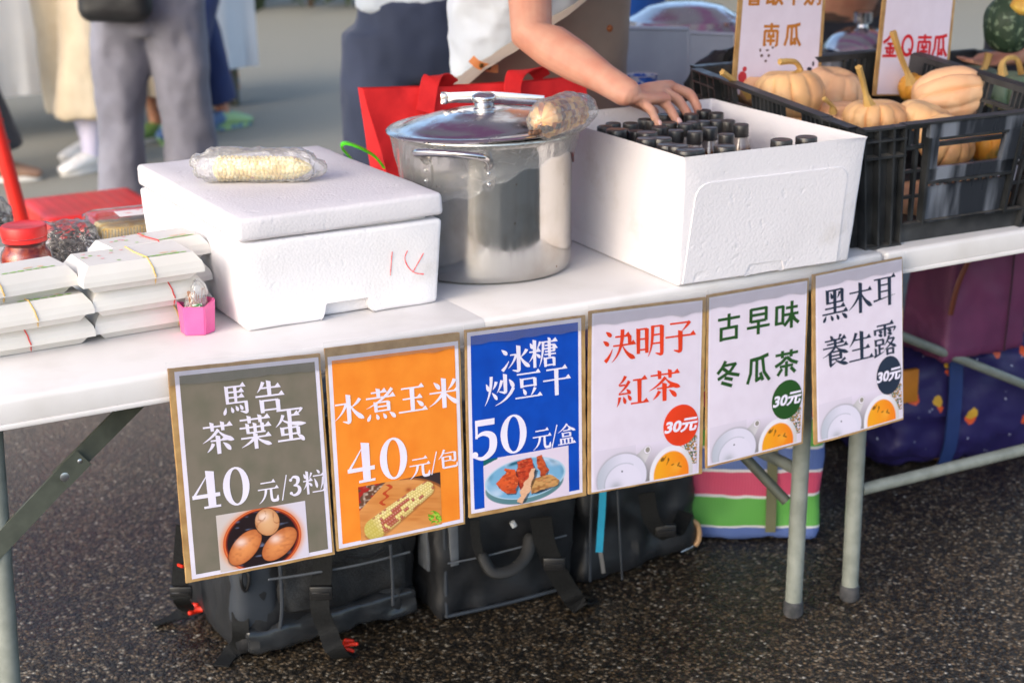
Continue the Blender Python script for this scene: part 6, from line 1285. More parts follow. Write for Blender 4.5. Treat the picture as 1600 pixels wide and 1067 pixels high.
# ------------------------------------------------------------------ people
SKIN = M('skin', S(207, 156, 132), .52, col2=S(196, 132, 110), vs=22, vlo=.3, vhi=.7, bump=.12, bs=420, bd=.0006, sss=.18)
SKIN2 = M('skin_tan', S(206, 150, 122), .5, col2=S(190, 128, 104), vs=18, sss=.15)
HAIR = M('black_hair', (.012, .010, .009), .45, vs=200)
def cloth(name, c, c2=None, rough=.8, bs=700): return M(name, c, rough, col2=c2, vs=6, bump=.25, bs=bs, bd=.0006, sheen=.2)
def person(label, base, face, cloths, joints=None, shoes=None, hands=True, voxel=.011, group=None, skin=SKIN2, hair_len=0.):
    """base: ground point between the feet; face: heading from +x, in degrees"""
    J = dict(hipL=(-.10, 0, .90), hipR=(.10, 0, .90), kneeL=(-.11, .02, .49), kneeR=(.11, .02, .49), ankL=(-.12, -.02, .09), ankR=(.12, -.02, .09), shL=(-.19, 0, 1.38), shR=(.19, 0, 1.38), elL=(-.24, .06, 1.12), elR=(.24, .06, 1.12), wrL=(-.12, .26, 1.16), wrR=(.12, .26, 1.16), neck=(0, .0, 1.44), head=(0, .03, 1.60))
    J.update(joints or {}); J = {k: Vector(v) for k, v in J.items()}
    t = thing('person', label, 'person', (base[0], base[1], 0), R(face-90), group)
    b = new()
    tube(b, [J['hipL'].lerp(J['hipR'], .5)-Vector((0, 0, .05)), (J['shL']+J['shR'])/2-Vector((0, 0, .26)), (J['shL']+J['shR'])/2-Vector((0, 0, .03))], [(.13, .09), (.12, .085), (.13, .075)], 16, round_cap=True)
    tube(b, [(J['shL']+J['shR'])/2-Vector((0, 0, .02)), J['neck'], J['head']-Vector((0, .0, .07))], [.065, .05, .05], 14)
    ball(b, J['head'], (.075, .095, .115), 18); ball(b, J['head']+Vector((0, .094, -.015)), (.014, .02, .022), 8)
    for s in (-1, 1): ball(b, J['head']+Vector((s*.076, -.005, -.01)), (.012, .022, .032), 8)
    for s in 'LR':
        sg = -1 if s == 'L' else 1
        tube(b, [J['sh'+s], J['el'+s], J['wr'+s]], [.047, .038, .026], 12, round_cap=True)
        d = (J['wr'+s]-J['el'+s]).normalized(); sd = Vector((sg, 0, 0)); up = d.cross(sd).normalized(); w_ = J['wr'+s]
        tube(b, [w_, w_+d*.05, w_+d*.095], [(.026, .026), (.036, .016), (.034, .012)], 12, round_cap=True)
        for k in range(4):
            o = (k-1.5)*.018; x = up.cross(d).normalized(); p = w_+d*.09+x*o; tube(b, [p, p+d*.04-up*sg*.006, p+d*(.07+.006*(k in (1, 2)))-up*sg*.02], [.0085, .008, .0065], 8, round_cap=True)
        x = up.cross(d).normalized(); tube(b, [w_+d*.03-x*.03, w_+d*.06-x*.05, w_+d*.085-x*.05], [.011, .010, .008], 8, round_cap=True)
        tube(b, [J['hip'+s], J['knee'+s], J['ank'+s]], [.08, .052, .036], 14, round_cap=True)
        a = J['ank'+s]; tube(b, [a+Vector((0, -.04, -.05)), a+Vector((0, .06, -.055)), a+Vector((0, .13, -.065))], [(.03, .028), (.036, .026), (.032, .018)], 12, round_cap=True)
    obj('body', remesh(b, voxel, 3), skin, t)
    hb = new(); ball(hb, J['head']+Vector((0, -.018, .028)), (.086, .100, .105), 20)
    for v in hb.verts:
        if v.co.y > J['head'].y+.045 and v.co.z < J['head'].z+.06: v.co.y = J['head'].y+.045
    rumple(hb, .006, 40); obj('hair', hb, HAIR, t)
    for c in cloths:
        k, m = c[0], c[1]; a = c[2] if len(c) > 2 else {}; b = new(); mid = J['hipL'].lerp(J['hipR'], .5)
        if k in ('trousers', 'culottes'):
            r = a.get('r', [(.125, .115), .108, .085, .078]); end = a.get('end', 0.); top = a.get('top', .10)
            for s in 'LR':
                e = J['knee'+s].lerp(J['ank'+s], 1-end)
                tube(b, [J['hip'+s]+Vector((0, 0, .04)), J['hip'+s]-Vector((0, 0, .10)), J['knee'+s], e], [r[1]*.95, r[1], r[2], r[3]], 20)
            tube(b, [mid+Vector((0, 0, top)), mid, mid-Vector((0, 0, .10))], [(r[0][0]*1.18, r[0][1]), (r[0][0]*1.34, r[0][1]*1.06), (r[0][0]*1.20, r[0][1]*.95)], 24)
            b = remesh(b, .012, 4); rumple(b, a.get('fold', .012)*.8, 5, len(label), False, (1.5, 1.5, .55)); rumple(b, a.get('fold', .012)*.28, 13, 3, True, (1.2, 1.2, .8)); smoothed(b, 3)
        elif k == 'skirt':
            hem = a.get('hem', .30); n = 90; rows = []
            for j in range(15):
                q = j/14; z = mid.z+.10-(mid.z+.10-hem)*q; row = []
                for i in range(n):
                    th = 2*math.pi*i/n; fold = .012+.030*q; rr = .155+.10*q+fold*math.sin(th*9+noise.noise(Vector((math.cos(th)*2, math.sin(th)*2, 1)))*3)
                    row.append(b.verts.new((mid.x+rr*math.cos(th)*1.12, mid.y+rr*math.sin(th)*.85, z)))
                rows.append(row)
            for j in range(14):
                for i in range(n): b.faces.new((rows[j][i], rows[j+1][i], rows[j+1][(i+1) % n], rows[j][(i+1) % n]))
        elif k == 'shirt':
            hem = a.get('hem', .86); S_ = (J['shL']+J['shR'])/2
            tube(b, [Vector((mid.x, mid.y, hem)), Vector((mid.x, mid.y, hem+.12)), S_-Vector((0, 0, .22)), S_-Vector((0, 0, .02)), S_+Vector((0, 0, .035))], [(.185, .135), (.180, .132), (.178, .125), (.17, .098), (.085, .08)], 26)
            for s in 'LR':
                e = J['sh'+s].lerp(J['el'+s], a.get('sleeve', .7)); tube(b, [J['sh'+s]+(J['sh'+s]-e)*.12, e], [.075, .068], 16)
                if a.get('long'): tube(b, [J['el'+s]+(J['el'+s]-J['wr'+s])*.1, J['el'+s].lerp(J['wr'+s], .9)], [.058, .042], 16)
            b = remesh(b, .012, 4); rumple(b, .010, 6, len(label)+2, True); rumple(b, .004, 18, 4, True)
        elif k == 'apron':
            n = 24
            for j in range(17): pass
            rows = []; ya = a.get('side', 0.); off = a.get('off', 0.)
            S_ = (J['shL']+J['shR'])/2
            for j in range(19):
                q = j/18; z = S_.z-.10-(S_.z-.10-a.get('hem', .45))*q; row = []; span = 1.1+1.0*min(1, q*2.2) if not a.get('span') else a['span']
                cx = S_.x+(mid.x-S_.x)*min(1, q*1.6); cy = S_.y+(mid.y-S_.y)*min(1, q*1.6)
                for i in range(n+1):
                    th = math.pi/2+ya+(i/n-.5)*2*span; rx, ry = .205, .155; f_ = .006*math.sin(th*8+q*3)*q
                    row.append(b.verts.new((cx+(rx+f_)*math.cos(th), cy+(ry+f_)*math.sin(th), z)))
                rows.append(row)
            for j in range(18):
                for i in range(n): b.faces.new((rows[j][i], rows[j+1][i], rows[j+1][i+1], rows[j][i+1]))
            bmesh.ops.solidify(b, geom=b.faces[:], thickness=.004); rumple(b, .004, 12, 5, True)
        o = obj({'culottes': 'wide_trousers'}.get(k, k), b, m, t)
        if a.get('label'): o['label'] = a['label']
    if shoes:
        ms, msole = shoes
        for s in 'LR':
            a = J['ank'+s]; b = new(); f0 = Vector((a.x, a.y, 0))
            tube(b, [f0+Vector((0, -.075, .045)), f0+Vector((0, -.02, .058)), f0+Vector((0, .06, .048)), f0+Vector((0, .125, .036)), f0+Vector((0, .165, .030))], [(.034, .040), (.042, .048), (.046, .040), (.047, .030), (.038, .022)], 18, round_cap=True)
            tube(b, [f0+Vector((0, -.035, .05)), f0+Vector((0, -.035, .10))], [.045, .043], 16)
            b = remesh(b, .007, 3); o = obj('shoe', b, ms, t)
            b = new(); pr = []; n = 26
            for k in range(n):
                th = 2*math.pi*k/n; y = .045+.135*math.sin(th); x = .047*math.cos(th)*(1+.12*math.sin(th)); pr.append((f0.x+x, f0.y+y))
            r0 = [b.verts.new((x, y, .002)) for x, y in pr]; r1 = [b.verts.new((x, y, .026)) for x, y in pr]; b.faces.new(r0[::-1]); b.faces.new(r1)
            for k in range(n): b.faces.new((r0[k], r0[(k+1) % n], r1[(k+1) % n], r1[k]))
            obj('sole', b, msole, o)
    return t, J
def sock(t, J, m, z1=.30):
    for s in 'LR':
        b = new(); a = J['ank'+s]; tube(b, [Vector((a.x, a.y, .07)), a.lerp(J['knee'+s], (z1-.09)/.4)], [.043, .055], 16); obj('sock', b, m, t)
WSOLE = M('white_sole', (.78, .76, .72), .6); WSHOE = M('white_sneaker', (.84, .82, .79), .55, col2=(.70, .67, .64), vs=25)
# woman-high beige culottes, white sneakers
skp, J1 = person('person in wide beige trousers, pale lilac socks and white sneakers', (.72, 5.5), 205,
    [('culottes', cloth('beige_twill', S(198, 184, 160), S(182, 166, 142)), {'r': [(.135, .13), .125, .135, .165], 'end': .42, 'fold': .02}), ('shirt', cloth('navy_knit', S(34, 40, 62)), {'hem': .80})],
    {'ankL': (-.10, .05, .09), 'ankR': (.15, -.16, .09), 'kneeL': (-.12, .04, .49), 'kneeR': (.14, -.06, .49)}, (WSHOE, WSOLE))
sock(skp, J1, cloth('lilac_sock', S(206, 202, 226)))
# grey trousers
gp, J2 = person('person in loose dark grey trousers with a black waist bag, seen from behind', (.50, 3.66), 60,
    [('trousers', cloth('grey_trousers', S(132, 132, 144), S(112, 112, 124)), {'r': [(.125, .115), .105, .088, .088], 'end': .02, 'fold': .024, 'top': .12}), ('shirt', cloth('dark_shirt', S(40, 42, 50)), {'hem': 1.02})],
    {'hipL': (-.095, 0, .90), 'hipR': (.095, 0, .90), 'kneeL': (-.125, .0, .49), 'kneeR': (.115, .03, .49), 'ankL': (-.15, -.03, .09), 'ankR': (.13, .04, .09)}, (M('dark_shoe', (.03, .03, .032), .5), WSOLE))
b = soft_box(-.19, -.235, .86, .06, -.12, 1.00, .05, 12); rumple(b, .006, 14, 2); wb = obj('waist_bag', b, NYL, gp)
# navy trousers with green and blue clogs
CLOG = M('green_blue_clog', S(150, 186, 132), .5, col2=S(84, 116, 160), vs=11, vlo=.48, vhi=.54)
person('person in navy trousers and green and blue clogs behind the grey trousers', (1.44, 6.0), 20,
    [('trousers', cloth('navy_cotton', S(34, 50, 98), S(28, 42, 84)), {'r': [(.125, .115), .105, .095, .095], 'end': .12}), ('shirt', cloth('blue_shirt', S(60, 86, 130)))], {'ankL': (-.05, .20, .09), 'ankR': (.08, -.22, .09), 'kneeL': (-.08, .12, .49), 'kneeR': (.10, -.10, .49), 'elL': (-.24, .10, 1.14), 'elR': (.24, .10, 1.14), 'wrL': (-.14, .26, 1.24), 'wrR': (.14, .26, 1.24)}, (CLOG, CLOG))
person('person in a pale beige skirt, almost hidden behind the grey trousers', (1.16, 6.1), 200, [('skirt', cloth('pale_beige', S(214, 196, 168), S(202, 182, 152)), {'hem': .24}), ('shirt', cloth('cream_shirt', S(210, 204, 190)), {'hem': .84})], {'hipL': (-.04, 0, .9), 'hipR': (.04, 0, .9)}, (M('lime_shoe', S(132, 168, 92), .55), WSOLE))
# dark trousers at the left edge, mid-stride
person('person in black flared trousers and tan shoes striding at the left edge', (.13, 5.50), -20, [('trousers', cloth('black_wool', S(34, 36, 46), S(26, 28, 36)), {'r': [(.125, .115), .11, .105, .13], 'end': .10}), ('shirt', cloth('grey_top', S(90, 92, 100)))],
    {'ankL': (-.07, -.24, .12), 'ankR': (.07, .20, .09), 'kneeL': (-.09, -.08, .49), 'kneeR': (.09, .10, .50)}, (M('tan_shoe', S(150, 118, 98), .55), WSOLE))
# navy trousers and pale blue shirt, behind the red bag
person('person in dark navy trousers and a pale blue shirt behind the red tote', (.86, 2.22), 72,
    [('trousers', cloth('navy_trousers', S(52, 62, 88), S(40, 50, 74)), {'r': [(.145, .135), .125, .10, .09], 'end': .02, 'top': .13, 'fold': .016}), ('shirt', cloth('pale_blue_shirt', S(206, 216, 228), S(190, 202, 216)), {'hem': .985, 'sleeve': .9})],
    {'hipL': (-.10, 0, .89), 'hipR': (.11, 0, .89), 'wrR': (.125, -.105, .87), 'elR': (.20, -.09, 1.10), 'elL': (-.20, .22, 1.12), 'wrL': (-.08, .34, 1.10), 'kneeL': (-.13, .02, .49), 'ankL': (-.17, .0, .09)}, (M('dark_shoe2', (.03, .03, .032), .5), WSOLE))

# ------------------------------------------------------------------ the vendor, reaching into the bottle box
vb = Vector((.66, 1.14, 0)); vt = thing('person', 'vendor in a pale blue tee and brown apron reaching into the bottle box', 'person', vb)
sh, el, wr = Vector((.40, .76, 1.34)), fy(838, 58, .60), fy(980, 146, .372)
b = new()
tors = [Vector((.66, 1.18, .86)), Vector((.62, 1.12, 1.05)), Vector((.575, 1.01, 1.28)), Vector((.56, .95, 1.38))]
tube(b, tors, [(.135, .10), (.125, .095), (.14, .10), (.12, .07)], 20, round_cap=True)
tube(b, [tors[-1], Vector((.58, .92, 1.46)), Vector((.60, .89, 1.52))], [.065, .052, .052], 16); hd = Vector((.62, .86, 1.60)); ball(b, hd, (.095, .078, .115), 20); ball(b, hd+Vector((.092, -.02, -.015)), (.02, .014, .02), 8); ball(b, hd+Vector((.0, -.078, -.01)), (.022, .012, .03), 8); ball(b, hd+Vector((.0, .078, -.01)), (.022, .012, .03), 8)
tube(b, [Vector((.54, .92, 1.36)), sh, sh.lerp(el, .5), el+Vector((-.008, .004, .004)), el.lerp(wr, .18), el.lerp(wr, .45), el.lerp(wr, .75), wr], [.055, .056, .046, (.041, .043), (.043, .042), (.040, .038), (.030, .029), (.0285, .0235)], 20, round_cap=True)
# the other arm, hanging at the far side
tube(b, [Vector((.66, 1.06, 1.34)), Vector((.74, 1.30, 1.12)), Vector((.76, 1.38, .92))], [.05, .04, .028], 14, round_cap=True); tube(b, [Vector((.76, 1.38, .92)), Vector((.77, 1.39, .82))], [(.03, .02), (.034, .014)], 12, round_cap=True)
# right hand: palm, thumb on the far side, four spread fingers ending on the caps
mcp = [fy(1048, 134, .425), fy(1034, 141, .405), fy(1019, 149, .385), fy(1004, 159, .362)]
pip = [fy(1076, 147, .425), fy(1058, 156, .402), fy(1039, 162, .376), fy(1016, 171, .350)]
dip = [fy(1088, 165, .412), fy(1072, 175, .390), fy(1051, 178, .365), fy(1023, 184, .343)]
tip = [fy(1092, 180, .400), fy(1080, 189, .378), fy(1058, 191, .355), fy(1028, 194, .337)]
back = Vector((-.1, -.1, 1)).normalized()
for k in range(4):
    base = wr.lerp(mcp[k], .12); tube(b, [base+back*-.003, wr.lerp(mcp[k], .5), wr.lerp(mcp[k], .85), mcp[k]], [(.0135, .0145), (.0130, .0140), (.0118, .0130), (.0105, .0112)], 14, round_cap=True)
    fr = [.0100, .0102, .0097, .0084][k]
    pts = [mcp[k]-back*.003, pip[k], dip[k], tip[k]]; sp = spline(pts, 7); n = len(sp)
    rr = []
    for i in range(n):
        q = i/(n-1); r_ = fr*(1.10-.28*q); r_ += fr*.10*math.exp(-((q-.36)/.06)**2)+fr*.06*math.exp(-((q-.68)/.05)**2); rr.append(r_)
    tube(b, sp, rr, 14, round_cap=True)
palm = [wr-back*.006, wr.lerp(mcp[1], .4)-back*.012, wr.lerp(mcp[1], .85)-back*.013]; tube(b, palm, [(.025, .016), (.034, .015), (.036, .013)], 16, round_cap=True)
th = [wr+Vector((.012, .026, -.010)), wr+Vector((.045, .058, -.022)), wr+Vector((.080, .068, -.038)), wr+Vector((.100, .058, -.052))]; tube(b, spline(th, 5), lerpr([.016, .014, .0115, .009], 5), 14, round_cap=True)
b = remesh(b, .0024, 5)
obj('body', b, SKIN, vt, vb)
bm = new()
for u_, v_ in ((862, 52), (858, 76)): ball(bm, fy(u_, v_, .548), (.0022, .0030, .0022), 8)
obj('moles', bm, M('mole', S(120, 72, 56), .5), vt, vb)
NAIL = M('nail', S(240, 190, 178), .25, col2=S(244, 202, 190), coat=.4)
for k in range(4):
    d = (tip[k]-dip[k]).normalized(); n_ = (back-d*back.dot(d)).normalized(); x = d.cross(n_); c = tip[k]+d*.0015+n_*([.0100, .0102, .0097, .0084][k]*.80)
    bm = new(); ball(bm, c, (.0055*[1, 1.03, .97, .85][k], .0075, .0016), 12, Matrix((x, d, n_)).transposed()); obj('fingernail', bm, NAIL, vt, vb)
hb = new(); ball(hb, hd+Vector((-.02, 0, .028)), (.100, .088, .105), 20)
for v in hb.verts:
    if v.co.x > hd.x+.045 and v.co.z < hd.z+.06: v.co.x = hd.x+.045
rumple(hb, .006, 40); obj('hair', hb, HAIR, vt, vb)
TEE = cloth('pale_tee', S(214, 222, 232), S(200, 209, 222)); APR = cloth('brown_apron', S(160, 140, 122), S(140, 120, 104), .85, 420)
b = new(); tube(b, [Vector((.67, 1.22, .80)), Vector((.64, 1.16, .95)), Vector((.60, 1.08, 1.14)), Vector((.56, .98, 1.34)), Vector((.56, .95, 1.42))], [(.195, .15), (.195, .15), (.195, .145), (.17, .11), (.08, .075)], 28)
se = sh.lerp(el, .62); tube(b, [Vector((.52, .90, 1.38)), sh, se], [.085, .080, .072], 20); tube(b, [Vector((.64, 1.04, 1.36)), Vector((.70, 1.20, 1.18))], [.08, .07], 18)
b = remesh(b, .010, 4); rumple(b, .009, 7, 2, True); rumple(b, .003, 20, 4, True)
for f_ in [f_ for f_ in b.faces if (f_.calc_center_median()-se).length < .066 and (f_.calc_center_median()-se).dot((se-sh).normalized()) > -.006]: b.faces.remove(f_)
obj('tee_shirt', b, TEE, vt, vb)
# apron: wraps the front and side of the body below a slanting edge
b = new(); rows = []; n = 40
for j in range(25):
    q = j/24; z = 1.36-.86*q; cx = .545+.095*min(1, q*1.8)+.03*q; cy = .96+.20*min(1, q*1.8)+.05*q; row = []
    for i in range(n+1):
        lo, hi = R(-168), R(70); th_ = lo+(hi-lo)*i/n; rx, ry = (.226+.02*q, .182+.02*q); f_ = .008*math.sin(th_*7+q*2)*q
        zz = z
        if q < .55:
            zmax = 1.20-.25*max(0, min(1, (R(-60)-th_)/R(105))); zz = min(z, zmax-.0*q)
        row.append(b.verts.new((cx+(rx+f_)*math.cos(th_), cy+(ry+f_)*math.sin(th_), zz)))
    rows.append(row)
for j in range(24):
    for i in range(n):
        q = [rows[j][i], rows[j+1][i], rows[j+1][i+1], rows[j][i+1]]
        if min((q[0].co-q[1].co).length, (q[3].co-q[2].co).length) > 1e-4: b.faces.new(q)
bmesh.ops.delete(b, geom=[v for v in b.verts if not v.link_faces], context='VERTS'); bmesh.ops.remove_doubles(b, verts=b.verts, dist=2e-3); bmesh.ops.dissolve_degenerate(b, dist=1e-4, edges=b.edges); rumple(b, .004, 11, 5, True)
obj('apron', b, APR, vt, vb)
b = new(); ribbon(b, [fy(736, 92, .90), fy(748, 102, .89), fy(765, 107, .885), fy(778, 108, .88)], .017, .004, (.1, .2, 1), n=6); stp = obj('apron_tab', b, M('tan_strap', S(206, 132, 74), .55, col2=S(190, 116, 60)), vt, vb)
b = new()
for q in (fy(752, 103, .885), fy(764, 106, .880)): ball(b, q, (.005, .003, .005), 10)
obj('studs', b, M('dark_stud', S(96, 66, 30), .35, .6), stp, vb)
b = new(); ball(b, fy(953, 45, .84), (.008, .005, .008), 10); obj('apron_button', b, M('tan_button', S(150, 84, 40), .5), vt, vb)
b = new(); mid = Vector((.74, 1.22, .86))
for s in (-.09, .09): tube(b, [mid+Vector((0, s, .05)), Vector((.76, 1.24+s, .48)), Vector((.76, 1.25+s*1.2, .06))], [.11, .085, .075], 18)
tube(b, [mid+Vector((0, 0, .1)), mid-Vector((0, 0, .08))], [(.16, .18), (.15, .18)], 22); b = remesh(b, .012, 3); rumple(b, .008, 8, 3, True); obj('trousers', b, cloth('vendor_jeans', S(190, 198, 212)), vt, vb)
for s in (-.11, .11):
    b = new(); tube(b, [Vector((.70, 1.25+s, .045)), Vector((.80, 1.25+s, .05)), Vector((.90, 1.25+s, .034))], [(.04, .04), (.044, .042), (.04, .028)], 16, round_cap=True)
    for v in b.verts: v.co.z = max(.002, v.co.z)
    obj('shoe', b, M('vendor_shoe', (.05, .05, .055), .5), vt, vb)

# helper behind the boards and a customer holding up the kabocha
hp, J6 = person('helper in a dark brown apron reaching for pots behind the boards', (2.28, 2.08), -100,
    [('trousers', cloth('dark_jeans', S(48, 48, 58)), {}), ('shirt', cloth('brown_shirt', S(92, 66, 54), S(76, 54, 44)), {'hem': .88, 'sleeve': .8})],
    {'shL': (-.18, .14, 1.34), 'shR': (.18, .14, 1.34), 'neck': (0, .18, 1.42), 'head': (0, .24, 1.56), 'elR': (.16, .36, 1.16), 'wrR': (.08, .56, 1.02), 'elL': (-.26, .34, 1.18), 'wrL': (-.30, .54, 1.07)}, (M('dark_shoe3', (.03, .03, .032), .5), WSOLE))
wk_ = KB+Vector((.03, .02, -.075))
cx_, cy_ = 2.16, .98
fa = math.degrees(math.atan2(KB.y-cy_, KB.x-cx_)); rt_ = Matrix.Rotation(R(fa-90), 3, 'Z').inverted(); lw = rt_ @ (wk_-Vector((cx_, cy_, 0))); dirv = Vector((0, 1, 0))
person('person at the right edge in a dark jacket holding up the kabocha', (cx_, cy_), fa, [('trousers', cloth('dark_trousers', S(40, 42, 50)), {}), ('shirt', cloth('dark_jacket', S(44, 46, 56)), {'hem': .8, 'long': True})],
    {'wrL': (lw.x, lw.y-.095, lw.z-.012), 'elL': (-.22, .24, .99), 'shL': (-.19, .02, 1.38)}, (M('dark_shoe4', (.03, .03, .032), .5), WSOLE), voxel=.008)
# ------------------------------------------------------------------ behind the stall: second table with pots
O3 = (1.75, 1.55, 0)
t3 = thing('side_table', 'rear table carrying the two cooking pots behind the crates', 'table', O3)
bm = new(); box(bm, 1.02, 1.22, .70, 2.5, 1.82, .735, .006); obj('tabletop', bm, M('grey_top', S(120, 122, 124), .5), t3, O3)
for x in (1.08, 2.44):
    for y in (1.28, 1.76): leg(t3, (x, y, .70), (x, y, .002), O3, mat=DKSTEEL)
# large steamer and its folded wind guard
s0 = fy(1070, 75, 1.55); sp_ = thing('steamer_pot', 'large shiny steel pot with a domed lid behind a grey metal guard', 'pot', (s0.x, 1.55, .736))
bm = new(); lathe(bm, [(0, 0), (.17, 0), (.18, .01), (.182, .20), (.186, .205), (.18, .208), (.172, .20), (.17, .02), (0, .015)], 64); obj('pot_body', bm, STEELL, sp_)
bm = new(); zt = fy(1060, 2, 1.55).z-.736; lathe(bm, [(.150, .206), (.188, .208), (.190, .215), (.180, .222), (.165, .25), (.135, zt-.035), (.10, zt-.014), (.05, zt-.003), (0, zt)], 64); obj('lid', bm, STEELL, sp_)
GUARD = M('guard_metal', S(192, 195, 204), .4, .1, col2=S(178, 181, 192), vs=8)
gb_ = fy(1060, 110, 1.18); wg = thing('wind_guard', 'folded grey sheet metal guard standing before the big pot', 'guard', (gb_.x, 1.2, .736))
for (ua, va, ub, vb_, ya, yb) in ((976, 45, 1074, 46, 1.16, 1.24), (1076, 52, 1146, 55, 1.24, 1.22)):
    pa, pb = fy(ua, va, ya), fy(ub, vb_, yb); bm = new(); d = (pb-pa); n_ = Vector((-d.y, d.x, 0)).normalized()*.003; z0 = .737
    vs = [bm.verts.new(q) for q in (Vector((pa.x, pa.y, z0))-n_, Vector((pb.x, pb.y, z0))-n_, pb-n_, pa-n_, Vector((pa.x, pa.y, z0))+n_, Vector((pb.x, pb.y, z0))+n_, pb+n_, pa+n_)]
    for q in ((0, 1, 2, 3), (5, 4, 7, 6), (4, 0, 3, 7), (1, 5, 6, 2), (3, 2, 6, 7), (4, 5, 1, 0)): bm.faces.new([vs[i] for i in q])
    # hemmed edge
    tube(bm, [pa, pb], .006, 8); tube(bm, [pb, Vector((pb.x, pb.y, z0))], .006, 8); tube(bm, [pa, Vector((pa.x, pa.y, z0))], .006, 8)
    obj('panel', bm, GUARD, wg, wg.location)
p0 = fy(1336, 60, 1.55); sm_ = thing('cooking_pot', 'smaller steel cooking pot with a knobbed lid between the two boards', 'pot', (p0.x, 1.52, .736))
zl = fy(1336, 46, 1.52).z-.736; zk = fy(1336, 18, 1.52).z-.736
bm = new(); lathe(bm, [(0, 0), (.10, 0), (.106, .008), (.108, zl-.062), (.114, zl-.058), (.106, zl-.054), (.10, zl-.07), (.10, .01), (0, .01)], 48); obj('pot_body', bm, steel_mat('dark_pot_steel', .25, False, (.25, .24, .24)), sm_)
bm = new(); lathe(bm, [(.10, zl-.056), (.112, zl-.053), (.110, zl-.046), (.085, zl-.018), (.045, zl), (.016, zl+.004), (.014, zl+.012), (.026, zl+.018), (.026, zk-.004), (.015, zk), (0, zk)], 48); obj('lid', bm, STEELL, sm_)
c0 = fy(1003, 128, 1.05); cu = thing('paper_cup', 'small blue and white cup behind the hand', 'cup', (c0.x, 1.05, c0.z-.06))
bx_ = thing('storage_box', 'purple plastic box on the table behind the foam box of bottles', 'box', (c0.x-.05, 1.06, 0))
bm = new(); box(bm, -.16, -.06, .0, .17, .09, c0.z-.062, .01, 2); obj('box_body', bm, M('lilac_plastic', S(170, 146, 196), .5), bx_)
bm = new(); box(bm, -.165, -.065, c0.z-.075, .175, .095, c0.z-.0605, .004, 2); obj('box_lid', bm, M('lilac_lid', S(186, 164, 206), .5), bx_)
bm = new(); lathe(bm, [(0, 0), (.026, 0), (.036, .075), (.038, .077), (.034, .075), (.024, .004), (0, .004)], 30)
for f in bm.faces:
    if .018 < f.calc_center_median().z < .074: f.material_index = 1
bmesh.ops.subdivide_edges(bm, edges=bm.edges[:], cuts=1)
obj('cup_body', bm, [M('cup_white', (.75, .75, .78), .5), M('cup_blue', S(40, 96, 190), .5, col2=S(200, 210, 230), vs=40, vlo=.5, vhi=.53)], cu)
# blue crate top glimpsed behind the apron
q = fy(985, 10, 1.9); bl = thing('plastic_drum', 'bright blue plastic drum behind the big steel pot', 'drum', (q.x+.05, 2.08, 0))
bm = new(); lathe(bm, [(0, 0), (.15, 0), (.16, .02), (.165, .35), (.172, .36), (.165, .37), (.165, .72), (.172, .73), (.165, .74), (.16, 1.02), (.15, 1.04), (0, 1.04)], 40); obj('drum_body', bm, M('blue_drum', S(16, 84, 176), .45), bl)
bm = new(); lathe(bm, [(0, 1.041), (.168, 1.041), (.172, 1.05), (.172, 1.075), (.16, 1.08), (0, 1.08)], 40); obj('drum_lid', bm, M('blue_drum_lid', S(20, 94, 190), .45), bl)
# black cloth bag leaning against the crate
q = fy(1110, 110, .84); kb = thing('cloth_bag', 'slumped black cloth bag at the back corner of the front crate', 'bag', (q.x+.02, .87, TZ))
bm = soft_box(-.09, -.04, .0, .16, .04, .255, .03, 14, taper=.3); 
for v in bm.verts: v.co.z -= .55*max(0, .02-v.co.x)*(v.co.z/.25)
rumple(bm, .008, 14, 5, True)
for v in bm.verts: v.co.z = max(.002, v.co.z)
obj('bag_body', bm, NYL, kb)
bm = new(); ribbon(bm, [(.0, -.045, .20), (.02, -.05, .26), (.08, -.05, .26), (.1, -.045, .2)], .02, .003, (0, 1, .1), n=4); obj('bag_handle', bm, WEB, kb)

# ------------------------------------------------------------------ red plastic chair
CR = M('chair_red', S(228, 50, 40), .38, col2=S(214, 42, 34), vs=12, coat=.2)
s0 = [fz(u, v, .44) for u, v in ((132, 297), (206, 297), (186, 336), (37, 336))]; cc = sum(s0, Vector())/4
ch = thing('plastic_chair', 'red plastic chair with a dotted seat behind the table', 'chair', (cc.x, cc.y, 0))
hx, hy = .17, .17; ang = .15
bm = soft_box(-hx, -hy, .365, hx, hy, .44, .018, 24)
obj('seat', bm, CR, ch)
bm = new()
for i in range(9):
    for j in range(9): lathe(bm, [(.0095, .4385), (.0085, .4405), (.004, .4412), (0, .4413)], 10, (-.136+i*.034, -.136+j*.034, 0))
sd_ = obj('seat_dots', bm, CR, ch); sd_['label'] = 'raised round dots over the seat'
for sx in (-1, 1):
    for sy in (-1, 1):
        bm = new(); tube(bm, [(sx*.155, sy*.155, .42), (sx*.185, sy*.185, .002)], [(.024, .018), (.018, .015)], 10); obj('leg', bm, CR, ch)
a = fz(37, 338, .45)-Vector((cc.x, cc.y, 0)); d0 = fy(1, 214, a.y+cc.y+.02)-Vector((cc.x, cc.y, 0)); d0 = a+(d0-a)*1.5
side = Vector((-.62, -.05, 0)); 
bm = new(); tube(bm, [a+Vector((.0, .02, -.03)), d0], [(.022, .020), (.020, .016)], 10); obj('back_post', bm, CR, ch)
off = Vector((-.05, .30, 0)); bm = new(); tube(bm, [a+off+Vector((.0, .02, -.03)), d0+off], [(.022, .020), (.020, .016)], 10); obj('back_post', bm, CR, ch)
bm = new()
for q in (.62, .80, .97): tube(bm, [a.lerp(d0, q), a.lerp(d0, q)+off], [(.024, .010)]*2, 8)
obj('backrest', bm, CR, ch)

